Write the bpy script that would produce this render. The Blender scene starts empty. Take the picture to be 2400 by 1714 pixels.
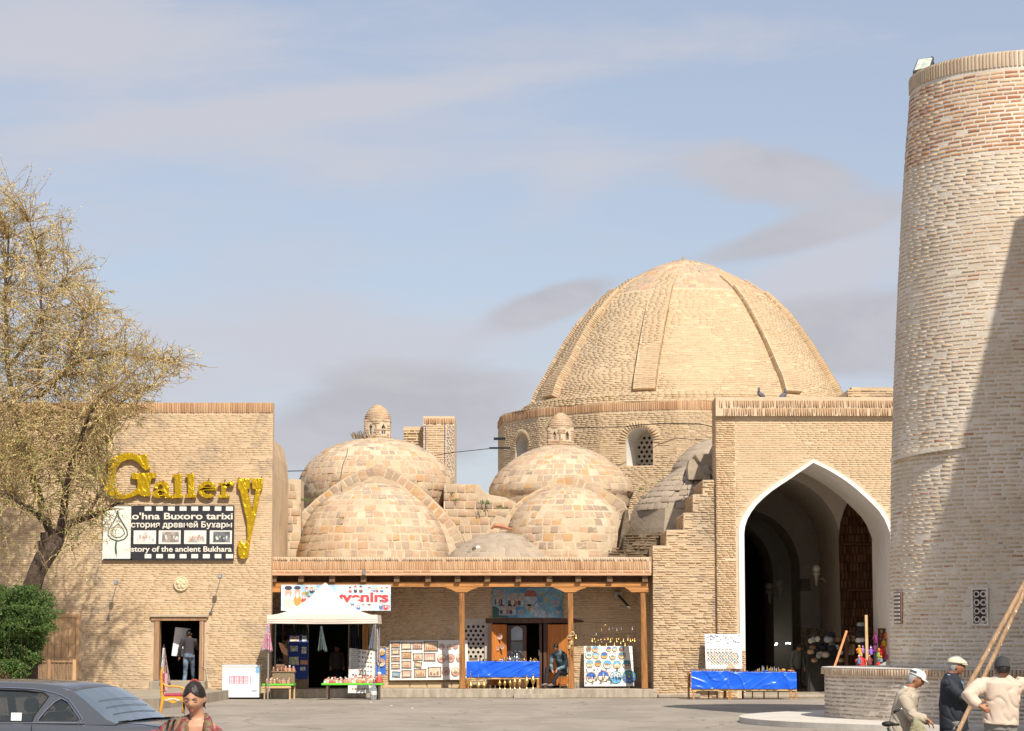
import bpy,bmesh,math,random
import numpy as np
from mathutils import Vector,Matrix,noise as mnoise
from mathutils.geometry import tessellate_polygon
R=math.radians
rnd=random.Random(7)
rng=np.random.default_rng(7)
SC=bpy.context.scene
COL=SC.collection
FPX,CXP,CYP,EYE=5670.0,1200.0,857.0,1.75
PITCH=math.atan(643.0/FPX)
CP,SP=math.cos(PITCH),math.sin(PITCH)
cam_d=bpy.data.cameras.new('camera')
cam_d.sensor_width=36.0
cam_d.lens=FPX*36.0/2400.0
cam_d.clip_start=0.5
cam_d.clip_end=3000
cam=bpy.data.objects.new('camera',cam_d)
COL.objects.link(cam)
cam.location=(0,0,EYE)
cam.rotation_euler=(R(90)+PITCH,0,0)
SC.camera=cam
SA,SB=0.38,1.12
sun_dir=Vector((-SA,1.0,-SB)).normalized()
SUN_EL=math.asin(-sun_dir.z)
SUN_AZ=math.atan2(-sun_dir.x,-sun_dir.y)
sl=bpy.data.lights.new('sun','SUN')
sl.energy=4.3
sl.angle=R(0.55)
sl.color=(1.0,0.93,0.82)
sun=bpy.data.objects.new('sun',sl)
COL.objects.link(sun)
sun.rotation_euler=sun_dir.to_track_quat('-Z','Y').to_euler()
sun.location=(20,-20,60)
SC.view_settings.view_transform='Standard'
SC.view_settings.look='None'
SC.view_settings.exposure=0.47
SC.view_settings.gamma=1.0
SC.view_settings.use_curve_mapping=False
SC.cycles.max_bounces=7
SC.cycles.diffuse_bounces=5
SC.cycles.glossy_bounces=2
SC.cycles.transmission_bounces=4
SC.cycles.transparent_max_bounces=10
SC.cycles.use_denoising=True
world=bpy.data.worlds.new('World')
SC.world=world
world.use_nodes=True
class NT:
 """tiny node-tree writer"""
 def __init__(self,tree):
  self.t=tree
  tree.nodes.clear()
 def n(self,kind,**kw):
  nd=self.t.nodes.new(kind)
  for k,v in kw.items():
   setattr(nd,k,v)
  return nd
 def l(self,a,b):
  self.t.links.new(a,b)
 def val(self,sock,v):
  if hasattr(v,'links') or isinstance(v,bpy.types.NodeSocket):
   self.l(v,sock)
  else:
   sock.default_value=v
 def math(self,op,a,b=0.0,c=0.0,clamp=False):
  m=self.n('ShaderNodeMath',operation=op,use_clamp=clamp)
  self.val(m.inputs[0],a)
  self.val(m.inputs[1],b)
  self.val(m.inputs[2],c)
  return m.outputs[0]
 def mix(self,fac,a,b,mode='MIX'):
  m=self.n('ShaderNodeMix',data_type='RGBA',blend_type=mode)
  self.val(m.inputs[0],fac)
  for s,v in ((m.inputs[6],a),(m.inputs[7],b)):
   if isinstance(v,bpy.types.NodeSocket):
    self.l(v,s)
   else:
    s.default_value=(v[0],v[1],v[2],1)
  return m.outputs[2]
 def noise(self,vec,scale,detail=3,rough=0.55,dist=0.0):
  m=self.n('ShaderNodeTexNoise')
  if vec is not None:
   self.l(vec,m.inputs['Vector'])
  m.inputs['Scale'].default_value=scale
  m.inputs['Detail'].default_value=detail
  m.inputs['Roughness'].default_value=rough
  m.inputs['Distortion'].default_value=dist
  return m.outputs['Fac']
 def ramp(self,fac,stops,interp='LINEAR'):
  m=self.n('ShaderNodeValToRGB')
  cr=m.color_ramp
  cr.interpolation=interp
  while len(cr.elements)<len(stops):
   cr.elements.new(0.5)
  for e,(p,c) in zip(cr.elements,stops):
   e.position=p
   e.color=(c[0],c[1],c[2],1) if not isinstance(c,float) else (c,c,c,1)
  self.l(fac,m.inputs[0])
  return m.outputs[0]
 def mapping(self,vec,scale=(1,1,1),loc=(0,0,0),rot=(0,0,0)):
  m=self.n('ShaderNodeMapping')
  self.l(vec,m.inputs[0])
  m.inputs['Location'].default_value=loc
  m.inputs['Rotation'].default_value=rot
  m.inputs['Scale'].default_value=scale
  return m.outputs[0]
def sstep(t,x,a,b):
 m=t.n('ShaderNodeMapRange',interpolation_type='SMOOTHSTEP')
 t.val(m.inputs[0],x)
 m.inputs[1].default_value=a
 m.inputs[2].default_value=b
 m.inputs[3].default_value=0.0
 m.inputs[4].default_value=1.0
 return m.outputs[0]
t=NT(world.node_tree)
out=t.n('ShaderNodeOutputWorld')
bg=t.n('ShaderNodeBackground')
sky=t.n('ShaderNodeTexSky',sky_type='NISHITA')
sky.sun_disc=False
sky.sun_elevation=SUN_EL
sky.sun_rotation=SUN_AZ
sky.altitude=250
sky.air_density=1.0
sky.dust_density=1.2
sky.ozone_density=2.0
tc=t.n('ShaderNodeTexCoord')
gen=tc.outputs['Generated']
sep=t.n('ShaderNodeSeparateXYZ')
t.l(gen,sep.inputs[0])
az_=t.math('ARCTAN2',sep.outputs[0],sep.outputs[1])
el_=t.math('ARCSINE',sep.outputs[2])
pu=t.math('MULTIPLY',az_,5.67)
pv=t.math('MULTIPLY',el_,5.67)
wn=t.noise(t.mapping(gen,scale=(9,9,22)),1.0,6,0.6,0.5)
wn2=t.noise(t.mapping(gen,scale=(4,4,9),loc=(5,2,1)),1.0,5,0.55,0.3)
def blob(cu,cv,ru,rv,tilt=0.0):
 du=t.math('SUBTRACT',pu,(cu-1200)/1000)
 dv=t.math('ADD',t.math('SUBTRACT',pv,(1500-cv)/1000),t.math('MULTIPLY',du,-tilt))
 a=t.math('POWER',t.math('DIVIDE',t.math('ABSOLUTE',du),ru/1000),2.0)
 b=t.math('POWER',t.math('DIVIDE',t.math('ABSOLUTE',dv),rv/1000),2.0)
 return t.math('EXPONENT',t.math('MULTIPLY',t.math('ADD',a,b),-1.0))
def addall(L):
 r=L[0]
 for x in L[1:]:
  r=t.math('ADD',r,x)
 return r
cir_v=t.mapping(gen,scale=(2.6,2.6,17.0),rot=(0,R(-7),0))
warp=t.noise(t.mapping(gen,scale=(3,3,8)),1.0,3,0.5)
cir=t.noise(cir_v,1.0,6,0.55,0.6)
cir2=t.noise(t.mapping(gen,scale=(7,7,44),rot=(0,R(-10),0),loc=(3,1,2)),1.0,5,0.6,0.4)
c1=sstep(t,t.math('ADD',t.math('MULTIPLY',cir,0.75),t.math('MULTIPLY',cir2,0.25)),0.38,0.66)
low_n=t.noise(t.mapping(gen,scale=(6.5,6.5,15),loc=(0.35,0.0,0.12)),1.0,7,0.55,0.3)
elev=sep.outputs[2]
lowmask=t.math('SUBTRACT',1.0,sstep(t,elev,0.06,0.235))
c2v=t.math('ADD',low_n,t.math('MULTIPLY',lowmask,0.20))
c2=sstep(t,c2v,0.56,0.72)
skyc=t.mix(1.0,sky.outputs[0],(1.06,.97,.93),'MULTIPLY')
greyc=t.mix(sstep(t,low_n,0.45,0.70),(4.5,4.6,5.0),(3.4,3.4,3.8))
s1=t.mix(t.math('ADD',t.math('MULTIPLY',c1,0.42),0.42),skyc,(4.15,4.35,5.0))
streak=addall([blob(700,262,600,40,.14),t.math('MULTIPLY',blob(500,330,600,70,.10),.7),t.math('MULTIPLY',blob(1350,120,520,75,.04),.8),t.math('MULTIPLY',blob(100,120,600,130,.05),1.0),t.math('MULTIPLY',blob(700,830,620,120),1.15),t.math('MULTIPLY',blob(1330,440,180,80,.3),.6),t.math('MULTIPLY',blob(1950,640,220,90,.3),1.2),t.math('MULTIPLY',blob(820,400,300,50,.1),.5)])
sm_=sstep(t,t.math('ADD',t.math('MULTIPLY',streak,.72),t.math('ADD',t.math('MULTIPLY',t.math('SUBTRACT',wn,.5),1.1),t.math('MULTIPLY',t.math('SUBTRACT',cir2,.5),.9))),0.02,0.8)
s1=t.mix(t.math('MULTIPLY',sm_,0.85),s1,(4.35,4.4,4.85))
bank=addall([blob(985,980,330,130,.1),blob(1290,715,140,45,.3),t.math('MULTIPLY',blob(1930,800,300,100,.1),1.1),t.math('MULTIPLY',blob(1830,420,220,70,-.1),.75),t.math('MULTIPLY',blob(1880,560,260,45,.25),.8),t.math('MULTIPLY',blob(2700,900,500,300),.8),t.math('MULTIPLY',blob(-300,1000,500,300),.6)])
bn_=t.math('ADD',t.math('MULTIPLY',bank,.74),t.math('ADD',t.math('MULTIPLY',t.math('SUBTRACT',wn2,.5),1.0),t.math('MULTIPLY',t.math('SUBTRACT',wn,.5),.8)))
bk_=sstep(t,bn_,0.20,0.50)
s2=t.mix(t.math('MULTIPLY',bk_,0.85),s1,t.mix(sstep(t,wn,.35,.7),(3.45,3.4,3.7),(4.1,4.05,4.35)))
t.l(s2,bg.inputs[0])
bg.inputs[1].default_value=0.10
t.l(bg.outputs[0],out.inputs[0])
def W(u,v,Y):
 """the point at depth Y (metres ahead) that shows at photo pixel (u, v)"""
 x=(u-CXP)/FPX
 y=(CYP-v)/FPX
 dx,dy,dz=x,CP-y*SP,SP+y*CP
 k=Y/dy
 return Vector((dx*k,Y,EYE+dz*k))
def WX(u,Y,v=1500):
 return W(u,v,Y).x
def WZ(v,Y):
 return W(1200,v,Y).z
MATS={}
def pbr(name,col,rough=0.7,metal=0.0,var=0.12,scale=4.0,bump=0.0,bscale=40.0,coat=0.0,spec=0.4,
  col2=None,trans=0.0,alpha=1.0,sheen=0.0):
 if name in MATS:
  return MATS[name]
 m=bpy.data.materials.new(name)
 m.use_nodes=True
 t=NT(m.node_tree)
 o=t.n('ShaderNodeOutputMaterial')
 b=t.n('ShaderNodeBsdfPrincipled')
 t.l(b.outputs[0],o.inputs[0])
 tc=t.n('ShaderNodeTexCoord')
 co=tc.outputs['Object']
 if var>0 or col2 is not None:
  nz=t.noise(co,scale,4,0.6)
  f=sstep(t,nz,0.3,0.7)
  ca=tuple(max(0,c*(1-var)) for c in col)
  cb=tuple(min(1,c*(1+var)) for c in (col2 or col))
  t.l(t.mix(f,ca,cb),b.inputs['Base Color'])
 else:
  b.inputs['Base Color'].default_value=(*col,1)
 b.inputs['Roughness'].default_value=rough
 b.inputs['Metallic'].default_value=metal
 b.inputs['Specular IOR Level'].default_value=spec
 b.inputs['Coat Weight'].default_value=coat
 b.inputs['Coat Roughness'].default_value=0.05
 b.inputs['Transmission Weight'].default_value=trans
 b.inputs['Alpha'].default_value=alpha
 b.inputs['Sheen Weight'].default_value=sheen
 if bump>0:
  bp=t.n('ShaderNodeBump')
  bp.inputs['Strength'].default_value=1.0
  bp.inputs['Distance'].default_value=bump
  t.l(t.noise(co,bscale,4,0.6),bp.inputs['Height'])
  t.l(bp.outputs[0],b.inputs['Normal'])
 MATS[name]=m
 return m
def emit_mat(name,col,strength):
 m=bpy.data.materials.new(name)
 m.use_nodes=True
 t=NT(m.node_tree)
 o=t.n('ShaderNodeOutputMaterial')
 e=t.n('ShaderNodeEmission')
 e.inputs[0].default_value=(*col,1)
 e.inputs[1].default_value=strength
 t.l(e.outputs[0],o.inputs[0])
 return m
def brick_mat(name,stops,dirt=(0.42,0.36,0.28),dirt_amt=0.35,dscale=0.6,rough=0.92,bump=0.006,smear=None,smear_amt=0.0,dlo=.48,dhi=.68):
 """fired brick: one colour per brick (attribute tone), grain, patches of dust and lime"""
 m=bpy.data.materials.new(name)
 m.use_nodes=True
 t=NT(m.node_tree)
 o=t.n('ShaderNodeOutputMaterial')
 b=t.n('ShaderNodeBsdfPrincipled')
 t.l(b.outputs[0],o.inputs[0])
 at=t.n('ShaderNodeAttribute')
 at.attribute_name='tone'
 g=t.n('ShaderNodeNewGeometry')
 pos=g.outputs['Position']
 base=t.ramp(at.outputs['Fac'],stops)
 fine=t.noise(pos,22.0,5,0.65)
 base=t.mix(t.math('MULTIPLY',sstep(t,fine,0.35,0.75),0.35),base,
     t.mix(1.0,base,(0.72,0.70,0.68),'MULTIPLY'))
 big=t.noise(pos,dscale,6,0.62,0.3)
 base=t.mix(t.math('MULTIPLY',sstep(t,big,dlo,dhi),dirt_amt),base,dirt)
 if smear:
  sm=t.noise(t.mapping(pos,scale=(1,1,2.4)),1.7,6,0.65,0.5)
  base=t.mix(t.math('MULTIPLY',sstep(t,sm,0.50,0.62),smear_amt),base,smear)
 t.l(base,b.inputs['Base Color'])
 b.inputs['Roughness'].default_value=rough
 b.inputs['Specular IOR Level'].default_value=0.15
 bp=t.n('ShaderNodeBump')
 bp.inputs['Distance'].default_value=bump
 bp.inputs['Strength'].default_value=1.0
 t.l(t.noise(pos,30.0,5,0.7),bp.inputs['Height'])
 t.l(bp.outputs[0],b.inputs['Normal'])
 MATS[name]=m
 return m
def plaster_mat(name,ca,cb,scale=0.8,fine=14.0,bump=0.01,rough=0.9,stretch=(1,1,1),patch=None,pamt=0.5,pscale=.37,plo=.52,phi=.62):
 m=bpy.data.materials.new(name)
 m.use_nodes=True
 t=NT(m.node_tree)
 o=t.n('ShaderNodeOutputMaterial')
 b=t.n('ShaderNodeBsdfPrincipled')
 t.l(b.outputs[0],o.inputs[0])
 g=t.n('ShaderNodeNewGeometry')
 pos=t.mapping(g.outputs['Position'],scale=stretch)
 a=t.noise(pos,scale,7,0.65,0.4)
 f=t.noise(pos,fine,5,0.65)
 base=t.mix(sstep(t,a,0.35,0.65),ca,cb)
 base=t.mix(t.math('MULTIPLY',sstep(t,f,0.4,0.75),0.25),base,t.mix(1.0,base,(0.7,0.68,0.66),'MULTIPLY'))
 if patch:
  p=t.noise(g.outputs['Position'],pscale,6,0.62,0.3)
  base=t.mix(t.math('MULTIPLY',sstep(t,p,plo,phi),pamt),base,patch)
 t.l(base,b.inputs['Base Color'])
 b.inputs['Roughness'].default_value=rough
 b.inputs['Specular IOR Level'].default_value=0.2
 bp=t.n('ShaderNodeBump')
 bp.inputs['Distance'].default_value=bump
 t.l(f,bp.inputs['Height'])
 t.l(bp.outputs[0],b.inputs['Normal'])
 MATS[name]=m
 return m
def wood_mat(name,ca,cb,axis='Z',rough=0.6,scale=1.0,coat=0.0):
 """grain runs along the given axis of the place"""
 m=bpy.data.materials.new(name)
 m.use_nodes=True
 t=NT(m.node_tree)
 o=t.n('ShaderNodeOutputMaterial')
 b=t.n('ShaderNodeBsdfPrincipled')
 t.l(b.outputs[0],o.inputs[0])
 g=t.n('ShaderNodeNewGeometry')
 s={'Z': (14,14,0.9),'X': (0.9,14,14),'Y': (14,0.9,14)}[axis]
 pos=t.mapping(g.outputs['Position'],scale=tuple(k*scale for k in s))
 a=t.noise(pos,1.6,6,0.65,0.6)
 base=t.mix(sstep(t,a,0.32,0.62),ca,cb)
 t.l(base,b.inputs['Base Color'])
 b.inputs['Roughness'].default_value=rough
 b.inputs['Specular IOR Level'].default_value=0.3
 b.inputs['Coat Weight'].default_value=coat
 bp=t.n('ShaderNodeBump')
 bp.inputs['Distance'].default_value=0.004
 t.l(a,bp.inputs['Height'])
 t.l(bp.outputs[0],b.inputs['Normal'])
 MATS[name]=m
 return m
def tag(o,label=None,cat=None,group=None,kind=None):
 if label:
  o['label']=label
 if cat:
  o['category']=cat
 if group:
  o['group']=group
 if kind:
  o['kind']=kind
 return o
def link(o,parent=None):
 COL.objects.link(o)
 if parent is not None:
  o.parent=parent
  o.matrix_parent_inverse=Matrix.Translation(parent.location).inverted() if parent.type=='EMPTY' else Matrix.Identity(4)
 return o
def thing(name,label,cat,loc=(0,0,0),group=None):
 o=bpy.data.objects.new(name,None)
 o.location=loc
 o.empty_display_size=0.1
 COL.objects.link(o)
 return tag(o,label,cat,group)
def kids(o):
 return [c for c in bpy.data.objects if c.parent==o]
def clone(root,offset,label=None,childmap=None,cat=None,rot=0.0,scale=1.0,mats=None):
 """copy of a thing with copies of its parts; offset from the source's place"""
 r=root.copy()
 COL.objects.link(r)
 r.location=Vector(root.location)+Vector(offset)
 r.rotation_euler=(0,0,rot)
 r.scale=(scale,scale,scale)
 if label:
  r['label']=label
 if mats and r.type=='MESH':
  r.data=r.data.copy()
  for i in range(len(r.data.materials)):
   if r.data.materials[i].name in mats:
    r.data.materials[i]=mats[r.data.materials[i].name]
 def rec(src,dst):
  for ch in (childmap or {}).get(src.name,None) or src.children:
   c=ch.copy()
   COL.objects.link(c)
   c.parent=dst
   c.matrix_parent_inverse=ch.matrix_parent_inverse.copy()
   if mats and c.type=='MESH' and any(mm and mm.name in mats for mm in c.data.materials):
    c.data=c.data.copy()
    for i in range(len(c.data.materials)):
     if c.data.materials[i].name in mats:
      c.data.materials[i]=mats[c.data.materials[i].name]
   rec(ch,c)
 rec(root,r)
 return r
class MB:
 """collects shapes, then links them as ONE mesh object"""
 def __init__(self):
  self.v,self.f,self.m=[],[],[]
  self.cur=0
 def add(self,vs,fs,mi=None):
  b=len(self.v)
  self.v.extend([tuple(p) for p in vs])
  for f in fs:
   self.f.append(tuple(i+b for i in f))
   self.m.append(self.cur if mi is None else mi)
  return self
 def box(self,x0,x1,y0,y1,z0,z1,M=None):
  vs=[Vector((x,y,z)) for x in (x0,x1) for y in (y0,y1) for z in (z0,z1)]
  if M is not None:
   vs=[M @ p for p in vs]
  return self.add(vs,[(0,1,3,2),(4,6,7,5),(0,4,5,1),(2,3,7,6),(0,2,6,4),(1,5,7,3)])
 def bar(self,a,b,w,h=None,up=(0,0,1)):
  """rectangular bar between two points"""
  a,b=Vector(a),Vector(b)
  h=w if h is None else h
  d=(b-a)
  L=d.length
  d.normalize()
  up=Vector(up)
  if abs(d.dot(up))>0.98:
   up=Vector((0,1,0))
  s=d.cross(up).normalized()
  n=s.cross(d).normalized()
  M=Matrix((s,d,n)).transposed().to_4x4()
  M.translation=a
  return self.box(-w/2,w/2,0,L,-h/2,h/2,M)
 def tube(self,pts,rad,seg=8,cap=True,flat=1.0):
  pts=[Vector(p) for p in pts]
  n=len(pts)
  if not hasattr(rad,'__len__'):
   rad=[rad]*n
  vs,fs=[],[]
  prev=None
  for i,p in enumerate(pts):
   d=(pts[min(i+1,n-1)]-pts[max(i-1,0)])
   if d.length<1e-9:
    d=Vector((0,0,1))
   d.normalize()
   if prev is None:
    ref=Vector((0,0,1)) if abs(d.z)<0.9 else Vector((0,1,0))
    s=d.cross(ref).normalized()
   else:
    s=(prev-d*prev.dot(d))
    s=s.normalized() if s.length>1e-6 else d.orthogonal().normalized()
   prev=s
   q=d.cross(s).normalized()
   for k in range(seg):
    a=2*math.pi*k/seg
    vs.append(p+(s*math.cos(a)+q*math.sin(a)*flat)*rad[i])
  for i in range(n-1):
   for k in range(seg):
    k2=(k+1)%seg
    fs.append((i*seg+k,i*seg+k2,(i+1)*seg+k2,(i+1)*seg+k))
  if cap:
   fs.append(tuple(reversed(range(seg))))
   fs.append(tuple((n-1)*seg+k for k in range(seg)))
  return self.add(vs,fs)
 def lathe(self,prof,c=(0,0,0),seg=16,M=None,a0=0.0,a1=2*math.pi,sx=1.0,sy=1.0):
  """profile of (radius, height) round a vertical axis at c"""
  full=abs(a1-a0-2*math.pi)<1e-6
  n=seg if full else seg+1
  vs,fs=[],[]
  c=Vector(c)
  for (r,z) in prof:
   for k in range(n):
    a=a0+(a1-a0)*k/seg
    p=Vector((math.cos(a)*r*sx,math.sin(a)*r*sy,z))
    if M is not None:
     p=M @ p
    vs.append(p+c)
  for i in range(len(prof)-1):
   for k in range(seg):
    k2=(k+1)%n
    fs.append((i*n+k,i*n+k2,(i+1)*n+k2,(i+1)*n+k))
  if full:
   if prof[0][0]>1e-6:
    fs.append(tuple(reversed(range(n))))
   if prof[-1][0]>1e-6:
    fs.append(tuple((len(prof)-1)*n+k for k in range(n)))
  return self.add(vs,fs)
 def prism(self,poly,d0,d1,fn=None,holes=()):
  """2-D outline (x, z) pushed through from depth d0 to d1; fn(x, z, d) -> point"""
  if fn is None:
   fn=lambda x,z,d: (x,d,z)
  loops=[list(poly)]+[list(h) for h in holes]
  flat=[p for lp in loops for p in lp]
  tris=tessellate_polygon([[Vector((p[0],p[1],0)) for p in lp] for lp in loops])
  vs=[fn(p[0],p[1],d0) for p in flat]+[fn(p[0],p[1],d1) for p in flat]
  n=len(flat)
  fs=[tuple(tr) for tr in tris]+[tuple(i+n for i in reversed(tr)) for tr in tris]
  b=0
  for lp in loops:
   m=len(lp)
   for i in range(m):
    j=(i+1)%m
    fs.append((b+i,b+j,b+j+n,b+i+n))
   b+=m
  return self.add(vs,fs)
 def ball(self,c,r,seg=12,rings=8,M=None):
  if not hasattr(r,'__len__'):
   r=(r,r,r)
  vs,fs=[],[]
  c=Vector(c)
  for i in range(rings+1):
   th=math.pi*i/rings
   for k in range(seg):
    a=2*math.pi*k/seg
    p=Vector((math.sin(th)*math.cos(a)*r[0],math.sin(th)*math.sin(a)*r[1],-math.cos(th)*r[2]))
    if M is not None:
     p=M @ p
    vs.append(p+c)
  for i in range(rings):
   for k in range(seg):
    k2=(k+1)%seg
    fs.append((i*seg+k,i*seg+k2,(i+1)*seg+k2,(i+1)*seg+k))
  return self.add(vs,fs)
 def sheet(self,nu,nv,fn):
  vs=[fn(i/nu,j/nv) for j in range(nv+1) for i in range(nu+1)]
  fs=[(j*(nu+1)+i,j*(nu+1)+i+1,(j+1)*(nu+1)+i+1,(j+1)*(nu+1)+i)
    for j in range(nv) for i in range(nu)]
  return self.add(vs,fs)
 def build(self,name,mats,parent=None,smooth=False,fix=True,tone=None,bevel=0.0,sharp=None):
  me=bpy.data.meshes.new(name)
  me.from_pydata(self.v,[],self.f)
  if not isinstance(mats,(list,tuple)):
   mats=[mats]
  for mm in mats:
   me.materials.append(mm)
  if len(mats)>1:
   me.polygons.foreach_set('material_index',self.m)
  if fix:
   bm=bmesh.new()
   bm.from_mesh(me)
   bmesh.ops.remove_doubles(bm,verts=bm.verts,dist=1e-5)
   bmesh.ops.recalc_face_normals(bm,faces=bm.faces)
   bm.to_mesh(me)
   bm.free()
  if smooth:
   me.polygons.foreach_set('use_smooth',[True]*len(me.polygons))
   if sharp is not None:
    me.set_sharp_from_angle(angle=R(sharp))
  if tone is not None:
   at=me.attributes.new('tone','FLOAT','POINT')
   at.data.foreach_set('value',[tone]*len(me.vertices))
  me.update()
  o=bpy.data.objects.new(name,me)
  link(o,parent)
  if bevel>0:
   b=o.modifiers.new('bevel','BEVEL')
   b.width=bevel
   b.segments=1
   b.limit_method='ANGLE'
  return o
def fast_mesh(name,V,Fq,mat,tone=None):
 """V (n,3) vertices, Fq (m,4) quads"""
 me=bpy.data.meshes.new(name)
 n,m=len(V),len(Fq)
 k=Fq.shape[1]
 me.vertices.add(n)
 me.vertices.foreach_set('co',np.ascontiguousarray(V,dtype=np.float32).ravel())
 me.loops.add(m*k)
 me.loops.foreach_set('vertex_index',np.ascontiguousarray(Fq,dtype=np.int32).ravel())
 me.polygons.add(m)
 me.polygons.foreach_set('loop_start',np.arange(0,m*k,k,dtype=np.int32))
 me.update(calc_edges=True)
 me.validate()
 mats=mat if isinstance(mat,(list,tuple)) else [mat]
 for q in mats:
  me.materials.append(q)
 if tone is not None:
  at=me.attributes.new('tone','FLOAT','POINT')
  at.data.foreach_set('value',np.ascontiguousarray(tone,dtype=np.float32))
 return me
ORD=['first','second','third','fourth','fifth','sixth','seventh','eighth','ninth','tenth','eleventh','twelfth','thirteenth','fourteenth','fifteenth','sixteenth','seventeenth','eighteenth','nineteenth','twentieth']+['twenty-'+q for q in ('first','second','third','fourth','fifth')]
class Bricks:
 """rows of: centre of the face, direction along, direction up, outward normal, length, height, proud, tone"""
 def __init__(self):
  self.rows=[]
 def add(self,c,T,U,N,l,h,d,tone):
  self.rows.append((*c,*T,*U,*N,l,h,d,tone))
 def emit(self,parent,mat,name='brick',singles=300,key=None,rest='brick_mass',variants=10,inset=0.004,jit=0.004,back=0.02):
  if not self.rows:
   return
  A=np.array(self.rows,dtype=np.float64)
  if key is not None:
   order=np.argsort([key(r) for r in self.rows],kind='stable')
   A=A[order]
  nS=min(singles,len(A))
  S,Q=A[:nS],A[nS:]
  if nS:
   metas={}
   mb_v=np.array([(-.5,-.5,0),(.5,-.5,0),(.5,.5,0),(-.5,.5,0),(-.5,-.5,1),(.5,-.5,1),(.5,.5,1),(-.5,.5,1)])
   quads=np.array([(4,5,6,7),(0,1,5,4),(1,2,6,5),(2,3,7,6),(3,0,4,7)])
   Lm,Hm=S[:,12].mean(),S[:,13].mean()
   for r in S:
    k=(int(min(variants-1,max(0,r[15]*variants))),rnd.randrange(3))
    if k not in metas:
     V=mb_v.copy()
     V[4:,0] *= 1-2*inset/Lm
     V[4:,1] *= 1-2*inset/Hm
     V[:,0]+=rng.uniform(-jit,jit,8)/Lm
     V[:,1]+=rng.uniform(-jit,jit,8)/Hm
     V[4:,2]+=rng.uniform(-.12,.12,4)
     metas[k]=fast_mesh(name,V,quads,mat,np.full(8,(k[0]+0.5)/variants))
    o=bpy.data.objects.new(name,metas[k])
    Nn=Vector(r[9:12])
    l,h,d=r[12],r[13],r[14]
    M=Matrix((Vector(r[3:6])*l,Vector(r[6:9])*h,Nn*(d+back))).transposed().to_4x4()
    M.translation=Vector(r[0:3])-Nn*back
    COL.objects.link(o)
    o.parent=parent
    o.matrix_parent_inverse=Matrix.Translation(parent.location).inverted() if parent.type=='EMPTY' else Matrix.Identity(4)
    o.matrix_basis=M
  if len(Q):
   n=len(Q)
   C,T,U,N=Q[:,0:3],Q[:,3:6],Q[:,6:9],Q[:,9:12]
   l,h,d=Q[:,12:13],Q[:,13:14],Q[:,14:15]
   V=np.zeros((n,8,3))
   for i,(sx,sz) in enumerate(((-.5,-.5),(.5,-.5),(.5,.5),(-.5,.5))):
    jl=rng.uniform(-jit,jit,(n,1))
    jh=rng.uniform(-jit,jit,(n,1))
    base=C+T*(l*sx+jl)+U*(h*sz+jh)
    V[:,i]=base-N*back
    V[:,i+4]=C+T*((l-2*inset)*sx+jl)+U*((h-2*inset)*sz+jh)+N*(d+rng.uniform(-.12,.12,(n,1))*d)
   quads=np.array([(4,5,6,7),(0,1,5,4),(1,2,6,5),(2,3,7,6),(3,0,4,7)])
   Fq=(quads[None]+(np.arange(n)*8)[:,None,None]).reshape(-1,4)
   me=fast_mesh(rest,V.reshape(-1,3),Fq,mat,np.repeat(Q[:,15],8))
   o=bpy.data.objects.new(rest,me)
   link(o,parent)
   o['kind']='stuff'
def tone_fn(lo=0.0,hi=1.0,clump=0.35,sc=0.9):
 def f(x,y,z):
  n=mnoise.noise(Vector((x*sc,y*sc,z*sc)))*0.5+0.5
  v=rnd.random()*(1-clump)+n*clump
  return lo+(hi-lo)*min(1,max(0,v))
 return f
def flat_bricks(B,x0,x1,z0,z1,Y,bl,bh,jl,jh,inside=None,tone=None,proud=0.02,pv=0.6,frame=None,soldier=False,drop=0.0,wob=0.0):
 """running-bond courses on an upright plane. frame = (origin, T, U, N) maps (x, z)"""
 if frame is None:
  O,T,U,N=Vector((0,Y,0)),Vector((1,0,0)),Vector((0,0,1)),Vector((0,-1,0))
 else:
  O,T,U,N=frame
 z=z0
 row=0
 while z+bh<=z1+1e-4:
  x=x0-rnd.random()*bl*0.9
  row+=1
  hh=bh*rnd.uniform(0.9,1.06)
  wz=wob*mnoise.noise(Vector((row*0.37,0,3.1)))
  while x<x1:
   l=bl*rnd.uniform(0.82,1.12)
   if rnd.random()<0.14:
    l *= 0.52
   a,b=max(x,x0),min(x+l,x1)
   xm=(a+b)/2
   if b-a>bl*0.18 and (inside is None or (inside(a+.01,z) and inside(b-.01,z) and inside(a+.01,z+hh) and inside(b-.01,z+hh))) and rnd.random()>=drop:
    zz=z+hh/2+wob*0.5*mnoise.noise(Vector((xm*0.6,z*2,0)))
    c=O+T*xm+U*zz
    tn=tone(xm,z,0) if tone else rnd.random()
    B.add(c,T,U,N,b-a,hh,proud*rnd.uniform(1-pv,1+pv),tn)
   x+=l+jl*rnd.uniform(0.6,1.5)
  z+=bh+jh
def prof_at(prof,s):
 """profile of (r, z); s = length along it -> r, z, slope"""
 for (r0,z0),(r1,z1) in zip(prof,prof[1:]):
  L=math.hypot(r1-r0,z1-z0)
  if s<=L:
   k=s/L if L else 0
   return r0+(r1-r0)*k,z0+(z1-z0)*k,((r1-r0)/L,(z1-z0)/L)
  s-=L
 return None
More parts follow.
